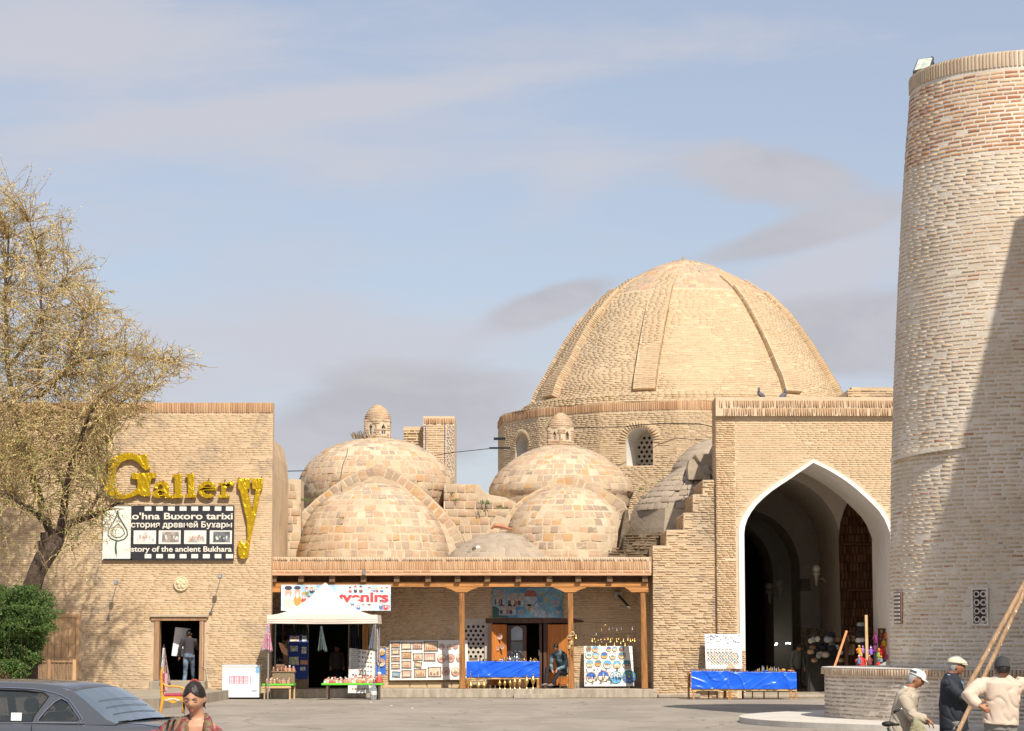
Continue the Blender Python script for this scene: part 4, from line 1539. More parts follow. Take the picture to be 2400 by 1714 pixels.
ztop=W(1608,938,YD-RD).z
rim=.25
m=MB()
m.lathe([(372*fD,DC.z-.05-DC.z),(385*fD,-.12),(395*fD,-.50),(400*fD,-.75),(RD*.93,-.95),(RD*.985,ztop-DC.z+.02)],DC,64)
m.build('shoulder',M_dome_m,big,smooth=True,sharp=35)
B=Bricks()
round_bricks(B,DC,[(RD*.985,ztop-DC.z+.02),(RD*.93,-.95),(400*fD,-.75)],.245,.06,.015,.02,-98,98,tone=tone_fn(0,.9,.4),proud=.02)
round_bricks(B,DC,[(400*fD,-.75),(385*fD,-.12),(372*fD,-.05)],.245,.055,.015,.02,-98,98,tone=tone_fn(0,.9,.4),proud=.02)
B.emit(bpy.data.objects['shoulder'],M_dome,singles=200,key=lambda r: r[1])
drum_bottom=5.0
for k in range(-4,5):
 az=-18+22.5*k
 if az<-100 or az>100:
  continue
 rad=Vector((math.sin(R(az)),-math.cos(R(az)),0)); T=Vector((math.cos(R(az)),math.sin(R(az)),0))
 O=Vector((DC.x,YD,0))+rad*apo
 zb0=drum_bottom if az<0 else 8.9
 hw=fw_/2
 win=(k%2==0)
 fn=lambda x,z,dd,O=O,T=T,rad=rad: O+T*x-rad*dd+Vector((0,0,z))
 m=MB()
 holes=[]
 if win:
  wz0,wz1=W(1470,1090,YD-apo).z,W(1470,1001,YD-apo).z
  ww=.49
  xo=.05
  arc=[(xo+ww*math.cos(R(a))*(1 if a<90 else 1),wz1-.5+.5*(math.sin(R(a))*.9+.1*(1-abs(90-a)/90))) for a in range(0,181,15)]
  holes=[[(xo-ww,wz0),(xo+ww,wz0)]+arc]
 if k==1:
  xc_=(7.55-O.x)/T.x
  m.prism([(-hw,drum_bottom),(xc_,drum_bottom),(xc_,zb0),(hw,zb0),(hw,ztop),(-hw,ztop)],0,.03,fn=fn,holes=holes)
 else:
  m.prism([(-hw,zb0),(hw,zb0),(hw,ztop),(-hw,ztop)],0,.03,fn=fn,holes=holes)
 fo=m.build('drum_wall',M_dome_m,big)
 B=Bricks()
 zb0=drum_bottom if k==1 else zb0
 def ind(x,z,win=win):
  if k==1 and x>xc_ and z<8.9: return False
  if not win: return True
  if abs(x-xo)>ww+.05 or z<wz0-.03 or z>wz1+.25: return True
  if z<wz1-.5: return False
  return (x-xo)**2/(ww+.28)**2+(z-(wz1-.5))**2/.75**2>1
 flat_bricks(B,-hw,hw,zb0,ztop-.33,0,.24,.053,.014,.018,inside=ind,tone=tone_fn(0,1,.5,.5),proud=.006,pv=.95,drop=.06,wob=.014,frame=(O,T,Vector((0,0,1)),rad))
 if win:
  for a in range(0,181,9):
   ca,sa=math.cos(R(a)),math.sin(R(a))
   U=Vector(T*ca+Vector((0,0,sa))).normalized()
   Tn=Vector(T*sa-Vector((0,0,ca))).normalized()
   p=O+T*(xo+(ww+.14)*ca)+Vector((0,0,wz1-.5+.64*sa))
   B.add(p,Tn,U,rad,.065,.24,.025,rnd.random()*.9)
 B.emit(fo,M_dome,singles=60 if az<0 else 20,key=lambda r: abs(r[2]-8.5))
 B=Bricks()
 flat_bricks(B,-hw,hw,ztop-.32,ztop,0,.062,.30,.014,.01,tone=tone_fn(.1,.9,.3),proud=.025,pv=.2,frame=(O,T,Vector((0,0,1)),rad))
 B.emit(fo,M_red,'cornice_brick',singles=60)
 if win:
  m=MB()
  P=[(xo-ww,wz0),(xo+ww,wz0)]+arc
  dd=1.45
  vs=[fn(x,z,.03) for x,z in P]+[fn(x*.99,z,dd) for x,z in P]
  n=len(P)
  m.add(vs,[(i,(i+1)%n,(i+1)%n+n,i+n) for i in range(n)])
  wn=m.build('window',M_white,big,fix=False)
  m=MB()
  holes=[]
  pit=.19
  j=0
  z=wz0+.1
  while z<wz1-.1:
   x=xo-ww+.1+(pit/2 if j%2 else 0)
   while x<xo+ww-.08:
    if z<wz1-.5 or (x-xo)**2/(ww-.08)**2+(z-wz1+.5)**2/.40**2<1:
     holes.append([(x+.062*math.cos(R(60*q_+30)),z+.062*math.sin(R(60*q_+30))) for q_ in range(6)])
    x+=pit
   z+=pit*.866
   j+=1
  m.prism([(xo-ww,wz0),(xo+ww,wz0)]+arc,dd-.05,dd,fn=fn,holes=holes)
  m.build('window_screen',M_scr,wn)
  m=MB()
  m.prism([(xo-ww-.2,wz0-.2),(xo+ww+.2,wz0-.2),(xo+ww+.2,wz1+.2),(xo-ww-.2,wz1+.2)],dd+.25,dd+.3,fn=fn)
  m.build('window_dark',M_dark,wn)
weed(big,(DC.x-.1,YD-.2,DC.z+prof[-1][1]-.02),.16,14,pbr('dry_grass',(.45,.36,.2)))
m=MB()
ba=W(1200,992,86.0)
m.box(ba.x-.0,ba.x+.55,86.9,87.0,ba.z-.25,ba.z-.15)
YT=125.0
far=thing('far_portal','distant brick tower block with a blue tiled strip rising behind the left small dome','tower',(WX(1015,YT),YT,0))
m=MB()
X=lambda u_: W(u_,1050,YT).x
m.box(X(992),X(1065),YT,YT+5,0,WZ(976,YT))
fb=m.build('tower_wall',M_por_m,far)
m=MB()
m.box(X(944),X(991),YT+.8,YT+4,0,WZ(997,YT))
fb2=m.build('side_wall',M_gal_m,far)
B=Bricks()
flat_bricks(B,X(944),X(991),WZ(1140,YT),WZ(999,YT),YT+.8,.42,.09,.05,.05,tone=tone_fn(0,1,.2),proud=.05)
B.emit(fb2,M_por,'brick')
B=Bricks()
flat_bricks(B,X(992),X(1046),WZ(1140,YT),WZ(994,YT),YT,.34,.08,.03,.035,tone=tone_fn(.3,1,.2),proud=.02)
B.emit(fb,M_por,'brick')
B=Bricks()
flat_bricks(B,X(992),X(1065),WZ(993,YT),WZ(977,YT),YT,.09,.3,.03,.01,tone=tone_fn(.1,.9,.2),proud=.05)
B.emit(fb,M_red,'cornice_brick')
mb_=pbr('blue_glaze',(.055,.10,.26),.35,var=.2)
mo_=pbr('ochre_glaze',(.50,.26,.10),.5,var=.2)
mt_=pbr('turquoise_glaze',(.10,.30,.42),.35,var=.2)
mc_=pbr('cream_tile',(.55,.43,.28),.6,var=.1)
for uu in (997,1041.5):
 m=MB()
 m.box(X(uu),X(uu+1.6),YT-.03,YT-.001,0,WZ(996,YT))
 m.build('blue_line',mb_,far)
z0m,z1m=WZ(1138,YT),WZ(996,YT)
xm0,xm1=X(1048),X(1065)
m=MB()
m.box(xm0,xm1,YT-.03,YT-.001,z0m-3,z1m)
mp=m.build('mosaic_panel',mc_,far)
cell=(xm1-xm0)/7
pat=["bb.oob.","b.otob.","..obb.o","o.b..tb","obb.obb","o..ob..",".tb.o.b"]
groups={'b': MB(),'o': MB(),'t': MB()}
nz_=int((z1m-z0m)/cell)
for j in range(nz_):
 for i in range(7):
  ch=pat[(j)%7][(i+(j // 7)*2)%7]
  if ch in groups:
   groups[ch].box(xm0+i*cell+.01,xm0+(i+1)*cell-.01,YT-.045,YT-.031,z0m+j*cell+.01,z0m+(j+1)*cell-.01)
for ch,mt in (('b',mb_),('o',mo_),('t',mt_)):
 o_=groups[ch].build('mosaic_tile_mass',mt,mp,fix=False)
 o_['kind']='stuff'
TX,TY=11.3,52.0
tb=1.16
ttop=W(2434,181,TY).z
ptow=[(3.22,tb-1.0),(3.20,tb),(3.16,3.2),(3.11,5.2),(3.02,7.2),(2.90,9.2),(2.77,11.2),(2.65,12.6),(2.55,ttop-.35),(2.55,ttop)]
twr=lambda z: [a[0]+(b[0]-a[0])*(z-a[1])/(b[1]-a[1]) for a,b in zip(ptow,ptow[1:]) if a[1]<=z<=b[1]][0]
tow=thing('brick_tower','massive round tapering brick tower at the right edge, redder bricks near its rim','tower',(TX,TY,tb))
m=MB()
m.lathe([(r,z) for r,z in ptow],(TX,TY,0),96)
tw=m.build('tower_wall',M_tow_m,tow,smooth=True,sharp=50)
for v in tw.data.vertices:
 a=math.atan2(v.co.x-TX,TY-v.co.y)
 pass
zred=WZ(345,TY-2.8)
def tow_tone(x,y,z):
 r_=rnd.random()
 if z>10.2: return min(1,.3+r_*.62)
 return r_*.86 if rnd.random()>.045 else .9+rnd.random()*.1
slots=[(R(-82),R(-76),WZ(1462,50),WZ(1388,50)),(None)]
la0=math.asin(((W(2292,1420,49.2).x)-TX)/3.12)
la1=math.asin(((W(2320,1420,49.2).x)-TX)/3.12)
lz0_,lz1_=W(2295,1462,49.1).z,W(2295,1382,49.1).z
def tskip(a,z):
 if la0-.04<a<la1+.04 and lz0_-.05<z<lz1_+.05: return True
 if R(-87)<a<R(-76) and WZ(1464,51)<z<WZ(1386,51): return True
 return False
low=[p for p in ptow if p[1]>=tb]
low2=[p for p in ptow if tb<=p[1]<zred]+[(twr(zred),zred)]
B=Bricks()
round_bricks(B,(TX,TY,0),low2,.27,.052,.032,.038,-96,42,tone=tow_tone,proud=.004,pv=.7,skip=tskip,drop=.05,rjit=.05)
B.emit(tw,M_tow,key=lambda r: abs(r[0]-9.8)+abs(r[2]-9.0)*.8,jit=.009,inset=.008)
hi_p=[(twr(zred),zred)]+[p for p in ptow[:-2] if p[1]>zred]+[(twr(ttop-.36),ttop-.36)]
B=Bricks()
round_bricks(B,(TX,TY,0),hi_p,.27,.062,.024,.030,-96,42,tone=lambda x,y,z: rnd.random(),proud=.005,pv=.6,drop=.02,rjit=.05)
B.emit(tw,M_tow_r,'red_brick',key=lambda r: r[1],jit=.008,inset=.007,rest='red_brick_mass')
B=Bricks()
round_bricks(B,(TX,TY,0),[(2.565,ttop-.335),(2.565,ttop+.01)],.062,.33,.026,.01,-98,98,tone=tone_fn(.2,1,.4),proud=.006,pv=.4)
B.emit(tw,M_cop,'rim_brick',key=lambda r: r[1],jit=.006,rest='rim_mass')
def onround(az,z,rr):
 return Vector((TX+math.sin(az)*rr,TY-math.cos(az)*rr,z))
am=(la0+la1)/2
rad=Vector((math.sin(am),-math.cos(am),0)); T=Vector((math.cos(am),math.sin(am),0))
O=Vector((TX,TY,0))+rad*3.225
wv=(la1-la0)*3.12/2
fnw=lambda x,z,dd: O+T*x-rad*dd+Vector((0,0,z))
M_ww=pbr('screen_white',(.62,.57,.5),.8)
m=MB()
m.prism([(-wv-.035,lz0_-.04),(wv+.035,lz0_-.04),(wv+.035,lz1_+.04),(-wv-.035,lz1_+.04)],-.005,.06,fn=fnw,holes=[[(-wv,lz0_),(wv,lz0_),(wv,lz1_),(-wv,lz1_)]])
wnd=m.build('window',M_ww,tow)
m=MB()
m.prism([(-wv,lz0_),(wv,lz0_),(wv,lz1_),(-wv,lz1_)],.045,.05,fn=fnw)
m.build('window_dark',pbr('brown_dark',(.05,.025,.018)),wnd)
m=MB()
hh=(lz1_-lz0_)
rr_=wv*.40
for j in range(4):
 for sx_ in (-1,1):
  cz_=lz0_+hh*(j+.5)/4
  cx_=sx_*wv*.5
  ring_o=[(cx_+rr_*1.18*math.cos(R(45*q_+22)),cz_+rr_*1.18*math.sin(R(45*q_+22))) for q_ in range(8)]
  ring_i=[(cx_+rr_*.78*math.cos(R(45*q_+22)),cz_+rr_*.78*math.sin(R(45*q_+22))) for q_ in range(8)]
  m.prism(ring_o,.012,.035,fn=fnw,holes=[ring_i])
 for (p,q) in (((-wv,lz0_+hh*j/4),(wv,lz0_+hh*(j+1)/4)),((wv,lz0_+hh*j/4),(-wv,lz0_+hh*(j+1)/4))):
  m.bar(fnw(p[0],p[1],.04),fnw(q[0],q[1],.04),.012,.008,up=rad)
m.build('window_screen',M_ww,wnd)
az_s=R(-79)
rad2=Vector((math.sin(az_s),-math.cos(az_s),0)); T2=Vector((math.cos(az_s),math.sin(az_s),0))
O2=Vector((TX,TY,0))+rad2*3.20
m=MB()
zs0,zs1=WZ(1462,51.2),WZ(1388,51.2)
fn2=lambda x,z,dd: O2+T2*x-rad2*dd+Vector((0,0,z))
m.prism([(-.22,zs0),(.22,zs0),(.22,zs1),(-.22,zs1)],-.015,.03,fn=fn2)
so=m.build('slot_window',pbr('slot_brown',(.16,.09,.06)),tow)
m=MB()
for j in range(8):
 z_=zs0+(zs1-zs0)*(j+.5)/8
 m.prism([(-.17,z_-.025),(.17,z_-.025),(.17,z_+.02),(-.17,z_+.02)],-.03,-.0155,fn=fn2)
m.build('slot_screen',M_ww,so)
m=MB()
zl=W(2120,1062,50.8).z
B=Bricks()
for i in range(15):
 a=R(-84+i*3.1)
 zc=zl-.09+i*.010
 rr=3.07
 m.prism([(-.09,-.035),(.09,-.035),(.09,.035),(-.09,.035)],-.13 if i<13 else -.08,.1,
   fn=lambda x,z,dd,a=a,zc=zc: onround(a,zc+z,rr-dd)+Vector((math.cos(a),math.sin(a),0))*x)
m.build('ledge',M_tow_m,tow)
plat=thing('round_platform','low curved brick platform with upright coping bricks under the tower','platform',(TX,TY,0))
RP=4.6
zc1=1.16
m=MB()
m.lathe([(RP,0),(RP,zc1-.14),(RP+.0,zc1-.001),(RP,zc1),(2.9,zc1+.01)],(TX,TY,0),128)
pw2=m.build('platform_wall',M_tow_m,plat,smooth=True,sharp=40)
B=Bricks()
round_bricks(B,(TX,TY,0),[(RP,.02),(RP,zc1-.15)],.25,.048,.030,.036,-96,50,tone=lambda x,y,z: rnd.random()*.9 if z<.9 else .9+.1*rnd.random(),proud=.008,pv=.7,drop=.03,rjit=.05)
B.emit(pw2,M_lowb,key=lambda r: abs(r[0]-8.5)+r[1]*.02,jit=.010,inset=.008)
B=Bricks()
round_bricks(B,(TX,TY,0),[(RP+.03,zc1-.135),(RP+.03,zc1+.004)],.062,.13,.012,.01,-98,60,tone=tone_fn(.0,1,.2),proud=.035,pv=.2)
B.emit(pw2,M_cop,'coping_brick',key=lambda r: r[1],jit=.004,rest='coping_mass')
m=MB()
m.lathe([(RP+.06,zc1-.001),(RP+.06,zc1+.012),(3.0,zc1+.014)],(TX,TY,0),128)
m.build('platform_top',M_cop_t if 'M_cop_t' in globals() else M_slab,plat,smooth=True,sharp=40)
m=MB()
m.lathe([(6.44,0),(6.44,.12),(4.5,.13)],(TX,TY,0),96)
tag(m.build('slab',M_slab,None,smooth=True,sharp=40,bevel=.0),kind='structure')
bpy.data.objects['slab'].name='paved_ring'
m=MB()
n_=Vector((.11,-.994,0))
P=Vector((12.3,44.3,0))
far_p=P+n_*30
m.prism([(P.x,P.y),(P.x+6,P.y+.6),(far_p.x+6,far_p.y),(far_p.x,far_p.y)],0,16.0,fn=lambda x,y,d: (x,y,d))
sc_=thing('school_wall','tall brick wall just outside the right edge that shades the tower','wall',(12.3,44.3,0))
m.build('wall',M_por_m,sc_)
# ================================================================== PEOPLE
from mathutils import Quaternion
SKIN_A=pbr('skin_tan',(.46,.25,.15),.5,var=.1,scale=20,spec=.35)
SKIN_B=pbr('skin_brown',(.36,.165,.09),.5,var=.12,scale=20,spec=.35)
SKIN_W=pbr('skin_light',(.47,.25,.155),.45,var=.06,scale=20,spec=.35)
M_hair=pbr('black_hair',(.018,.012,.010),.45,var=.3,scale=60,bump=.003,bscale=120)
M_greyhair=pbr('grey_hair',(.33,.32,.31),.7,var=.3,scale=60,bump=.003,bscale=120)
M_lip=pbr('lip',(.30,.09,.07),.45,var=0)
M_eye=pbr('eye_dark',(.02,.013,.01),.3,var=0)
def frame_of(fwd,up=(0,0,1)):
 """columns: right, forward, up"""
 f=Vector(fwd).normalized()
 u=Vector(up)
 u=(u-f*u.dot(f)).normalized()
 r=f.cross(u).normalized()
 return Matrix((r,f,u)).transposed()
def loft(m,rings,seg=20,power=2.3):
 """rings: (centre, side vector, front vector, half width, half depth)"""
 vs,fs=[],[]
 for (c,S,Fv,w,d) in rings:
  for k in range(seg):
   a=2*math.pi*k/seg
   ca,sa=math.cos(a),math.sin(a)
   vs.append(Vector(c)+Vector(S)*(w*math.copysign(abs(ca)**(2/power),ca))+Vector(Fv)*(d*math.copysign(abs(sa)**(2/power),sa)))
 n=len(rings)
 for i in range(n-1):
  for k in range(seg):
   k2=(k+1)%seg
   fs.append((i*seg+k,i*seg+k2,(i+1)*seg+k2,(i+1)*seg+k))
 fs.append(tuple(reversed(range(seg))))
 fs.append(tuple((n-1)*seg+k for k in range(seg)))
 m.add(vs,fs)
def remeshed(m,name,mats,parent,voxel,folds=0.0,fscale=8.0,smooth_it=2,seed=0.0,colour_fn=None):
 tmp=m.build('tmp',mats,None,fix=True)
 md=tmp.modifiers.new('r','REMESH')
 md.mode='VOXEL'
 md.voxel_size=voxel
 md.use_smooth_shade=True
 sm=tmp.modifiers.new('s','SMOOTH')
 sm.iterations=smooth_it
 sm.factor=.5
 bpy.context.view_layer.update()
 me=bpy.data.meshes.new_from_object(tmp.evaluated_get(bpy.context.evaluated_depsgraph_get()))
 bpy.data.objects.remove(tmp)
 me.name=name
 if folds:
  n=len(me.vertices)
  co=np.empty(n*3,np.float32)
  me.vertices.foreach_get('co',co)
  co=co.reshape(-1,3)
  no=np.empty(n*3,np.float32)
  me.vertices.foreach_get('normal',no)
  no=no.reshape(-1,3)
  d=np.array([.6*mnoise.noise(Vector((p[0]*fscale*.8+seed,p[1]*fscale*.8,p[2]*fscale*.7)))-1.3*max(0,1-5.5*abs(mnoise.noise(Vector((p[0]*fscale+p[2]*fscale*.6,p[1]*fscale+seed,p[2]*fscale*.8)))))**1.4 for p in co],np.float32)
  co+=no*(d*folds)[:,None]
  me.vertices.foreach_set('co',co.ravel())
 me.materials.clear()
 for q in (mats if isinstance(mats,(list,tuple)) else [mats]):
  me.materials.append(q)
 me.polygons.foreach_set('use_smooth',[True]*len(me.polygons))
 me.update()
 o=bpy.data.objects.new(name,me)
 return link(o,parent)
def head_shape(m,c,Mh,s=1.0,nose=1.0,woman=False):
 """sculpted head: Mh columns right, forward, up"""
 seg,rings=44,34
 vs,fs=[],[]
 def g(x,z,cx,cz,wx,wz):
  return math.exp(-((x-cx)/wx)**2-((z-cz)/wz)**2)
 for i in range(rings+1):
  th=math.pi*i/rings
  for k in range(seg):
   a=2*math.pi*k/seg
   dx,dy,dz=math.sin(th)*math.sin(a),math.sin(th)*math.cos(a),-math.cos(th)
   x,y,z=dx*.078,dy*.098,dz*.120
   if z<0:
    k_=min(1,-z/.12)
    x *= 1-.30*k_**1.5
    if dy<0:
     y *= 1-.38*k_
    else:
     y *= 1-.10*k_
   else:
    y-=.004
   if dy>.2:
    fr=min(1,(dy-.2)/.5)
    off=0
    off+=.020*nose*g(x,z,0,-.022,.011,.020)+.010*nose*g(x,z,0,.000,.009,.022)
    off+=.007*g(x,z,0,.030,.045,.010)
    off-=.010*(g(x,z,.030,.008,.017,.012)+g(x,z,-.030,.008,.017,.012))
    off+=.006*(g(x,z,.040,-.022,.018,.018)+g(x,z,-.040,-.022,.018,.018))
    off+=.006*g(x,z,0,-.057,.020,.007)+.005*g(x,z,0,-.071,.018,.006)
    off-=.004*g(x,z,0,-.064,.022,.003)
    off+=.010*g(x,z,0,-.100,.022,.016)
    y+=off*fr
   vs.append(Vector(c)+Mh @ (Vector((x,y,z))*s))
 for i in range(rings):
  for k in range(seg):
   k2=(k+1)%seg
   fs.append((i*seg+k,i*seg+k2,(i+1)*seg+k2,(i+1)*seg+k))
 m.add(vs,fs)
 for sx in (-1,1):
  m.ball(Vector(c)+Mh @ (Vector((sx*.078,-.008,-.010))*s),(.012*s,.018*s,.030*s),8,6,M=Mh)
def hair_cap(c,Mh,s,name,mat,parent,face=-.02,low=-.03,puff=1.06,ext=0.0,top=.62):
 m=MB()
 seg,rings=96,64
 vs,fs,keep=[],[],[]
 for i in range(rings+1):
  th=math.pi*i/rings
  for k in range(seg):
   a=2*math.pi*k/seg
   dx,dy,dz=math.sin(th)*math.sin(a),math.sin(th)*math.cos(a),-math.cos(th)
   w=puff*(1+.025*mnoise.noise(Vector((dx*6,dy*6,dz*2)))+.012*mnoise.noise(Vector((dx*30,dy*6,dz*6))))
   vs.append(Vector(c)+Mh @ (Vector((dx*.080*w,dy*.100*w-.006,dz*.121*w))*s))
   keep.append((dx,dy,dz))
 for i in range(rings):
  for k in range(seg):
   k2=(k+1)%seg
   q=(i*seg+k,i*seg+k2,(i+1)*seg+k2,(i+1)*seg+k)
   dx,dy,dz=[sum(keep[j][t_] for j in q)/4 for t_ in range(3)]
   lim=top-.50*abs(dx)
   if dy>face and dz<lim:
    continue
   if dz*.12<low and dy>-.2:
    continue
   if dz<-.62:
    continue
   fs.append(q)
 m.add(vs,fs)
 o=m.build(name,mat,parent,smooth=True,fix=True)
 so=o.modifiers.new('th','SOLIDIFY')
 so.thickness=.004
 return o
def face_parts(c,Mh,s,parent,brow=M_hair,skin=None,lip=True,closed=False):
 P=lambda x,y,z: Vector(c)+Mh @ (Vector((x,y,z))*s)
 for sx in (-1,1):
  m=MB()
  if closed:
   m.tube([P(sx*.016,.087,.004),P(sx*.030,.089,-.001),P(sx*.046,.080,.003)],.0022*s,6)
   m.build('eyelid',M_eye,parent,smooth=True)
  else:
   m.ball(P(sx*.031,.081,.006),(.0135*s,.009*s,.0065*s),10,6,M=Mh)
   m.build('eye',M_eye,parent,smooth=True)
  m=MB()
  m.tube([P(sx*.012,.093,.022),P(sx*.030,.093,.030),P(sx*.050,.080,.024)],[.0025*s,.0036*s,.0018*s],6)
  m.build('eyebrow',brow,parent,smooth=True)
 if lip:
  m=MB()
  m.ball(P(0,.0885,-.060),(.021*s,.009*s,.0055*s),12,6,M=Mh)
  m.ball(P(0,.0875,-.069),(.018*s,.009*s,.0055*s),12,6,M=Mh)
  m.build('lips',M_lip,parent,smooth=True)
def hand(m,wrist,tip_dir,palm_dir,s=1.0,curl=.35,side=1):
 """palm with four fingers and a thumb"""
 d=Vector(tip_dir).normalized()
 n=Vector(palm_dir)
 n=(n-d*n.dot(d)).normalized()
 sd=d.cross(n)*side
 w=Vector(wrist)
 m.tube([w-d*.01,w+d*.03*s,w+d*.085*s],[.026*s,.036*s,.036*s],10,flat=.62)
 loft(m,[(w,sd,n,.024*s,.017*s),(w+d*.05*s,sd,n,.038*s,.016*s),(w+d*.09*s,sd,n,.038*s,.013*s)],12)
 for i,(off,L) in enumerate(((-.029,.066),(-.010,.078),(.010,.073),(.028,.056))):
  p=w+d*.083*s+sd*off*s
  a=d
  pts=[p-d*.02]
  pts.append(p)
  ang=curl*.6
  for k in range(3):
   a=(d*math.cos(ang)+n*math.sin(ang)).normalized()
   p=p+a*L*s*(.42,.33,.27)[k]
   pts.append(p)
   ang+=curl
  m.tube(pts,[.0095*s,.0092*s,.0088*s,.008*s,.006*s],8)
 p=w+d*.02*s-sd*.022*s
 q=p+(d*.6-sd*.8).normalized()*.040*s+n*.01
 r_=q+(d*.9-sd*.3+n*.3).normalized()*.032*s
 m.tube([p,q,r_,r_+(d+n*.3).normalized()*.022*s],[.015*s,.012*s,.010*s,.007*s],8)
def person(label,J,coat,trousers,skin,hairm,shoes,voxel=.014,head_f=(0,-1,0),head_up=(0,0,1),hs=1.0,
   shoulder=.20,chest_d=.12,belly=(.165,.12),coat_long=.12,hat=None,hair=True,hands=True,fold=.010,seed=0.0,
   hand_dirs=None,face=True,loc=None,coat_name='jacket',closed=False,collar=None,sleeve_r=(.065,.055,.045),group=None,openneck=False):
 """J: dict of joints (world). The body is one skin; clothes, hair and shoes are its children"""
 t_=thing('person',label,'person',loc or (J['pelvis'][0],J['pelvis'][1],min(J['ankL'][2],J['ankR'][2])-.08),group)
 V={k: Vector(v) for k,v in J.items()}
 spine=(V['neck']-V['pelvis']).normalized()
 S=(V['shR']-V['shL']); S=(S-spine*S.dot(spine)).normalized()
 Fv=spine.cross(S)*-1
 if Fv.dot(Vector(V.get('front',Vector((0,-1,0)))))<0 and 'front' in V:
  Fv=-Fv
 Mh=frame_of(head_f,head_up)
 m=MB()
 head_shape(m,V['head'],Mh,hs,woman=False)
 m.tube([V['neck']-spine*.05,V['neck']+(V['head']-V['neck'])*.3,V['head']-Vector((0,0,.03))],[.060*hs,.054*hs,.055*hs],12)
 pel,nk=V['pelvis'],V['neck']
 def at(k):
  return pel.lerp(nk,k)
 sw=(V['shR']-V['shL']).length/2
 loft(m,[(at(-.12),S,Fv,.13,.09),(at(.0),S,Fv,.15,.10),(at(.35),S,Fv,.13,.09),(at(.7),S,Fv,.15,.10),(at(.9),S,Fv,sw*.8,.095 if openneck else .07),(at(1.02),S,Fv,.06,.05)],16)
 for sd in 'LR':
  m.tube([V['sh'+sd]-(V['sh'+sd]-at(.88))*.3,V['sh'+sd],V['el'+sd],V['wr'+sd]],[.045,.048,.038,.026],10)
  if hands:
   dd=(hand_dirs or {}).get(sd)
   if dd is None:
    dd=((V['wr'+sd]-V['el'+sd]),(0,-1,0),.35)
   hand(m,V['wr'+sd],dd[0],dd[1],.95*hs,dd[2],1 if sd=='R' else -1)
  m.tube([V['hip'+sd],V['kn'+sd],V['ank'+sd]],[.075,.052,.036],10)
  m.tube([V['ank'+sd]-Vector((0,0,.0)),V['toe'+sd]],[.035,.03],8)
 body=remeshed(m,'body',skin,t_,min(voxel,.011) if hands else voxel,smooth_it=1)
 if face:
  face_parts(V['head'],Mh,hs,t_,brow=hairm,closed=closed)
 if hair:
  hair_cap(V['head'],Mh,hs,'hair',hairm,t_)
 m=MB()
 loft(m,[(at(.16),S,Fv,belly[0]*.93,belly[1]*.93),(pel,S,Fv,.165,.125),(pel-spine*.08,S,Fv,.16,.12)],18)
 for sd in 'LR':
  k0=V['hip'+sd]
  a_,b_,c_=k0,V['kn'+sd],V['ank'+sd]
  m.tube([a_-(b_-a_)*.05,a_.lerp(b_,.5),b_,b_.lerp(c_,.5),c_+(b_-c_)*.04],[.098,.083,.070,.064,.062],14)
 remeshed(m,'trousers',trousers,t_,voxel,folds=fold*.8,fscale=7,seed=seed+3)
 m=MB()
 bw,bd=belly
 tops=[(at(.84),S,Fv,sw*.8,chest_d*.80)] if openneck else [(at(.88),S,Fv,sw*.92,chest_d*.92),(at(.98),S,Fv,sw*.55,chest_d*.65),(at(1.06),S,Fv,.075,.068)]
 loft(m,[(at(-coat_long/max((nk-pel).length,.1)),S,Fv,bw*1.06,bd*1.06),(at(.10),S,Fv,bw*1.02,bd*1.02),(at(.38),S,Fv,bw,bd),(at(.70),S,Fv,max(bw,sw*.82),chest_d)]+tops,24)
 for sd in 'LR':
  r0,r1,r2=sleeve_r
  sh,el,wr=V['sh'+sd],V['el'+sd],V['wr'+sd]
  m.tube([at(.9).lerp(sh,.6),sh,sh.lerp(el,.5),el,el.lerp(wr,.5),wr-(wr-el).normalized()*.01],[r0*.95,r0*1.08,r0,r1*1.05,r1*.92,r2],14)
 remeshed(m,coat_name,coat,t_,voxel,folds=fold,fscale=6.0,seed=seed)
 if collar:
  m=MB()
  cc=nk+spine*.012
  pts=[cc+S*(.066*math.cos(a))+Fv*(.062*math.sin(a))-spine*(.03 if math.sin(a)>.5 else 0) for a in [R(q) for q in range(-200,21,20)]]
  m.tube(pts,.013,8)
  m.build('collar',collar,t_,smooth=True)
 for sd in 'LR':
  a_,b_=V['ank'+sd],V['toe'+sd]
  d=(b_-a_); d.z=0; d.normalize()
  m=MB()
  z0=a_.z-.075
  for q_ in (0,):
   m.tube([Vector((a_.x,a_.y,z0+.045))-d*.06,Vector((a_.x,a_.y,z0+.052)),Vector((a_.x,a_.y,z0+.04))+d*.10,Vector((a_.x,a_.y,z0+.03))+d*.17],[.036,.047,.043,.026],10,flat=.85)
  m.build('shoe',shoes,t_,smooth=True)
 return t_,V,Mh
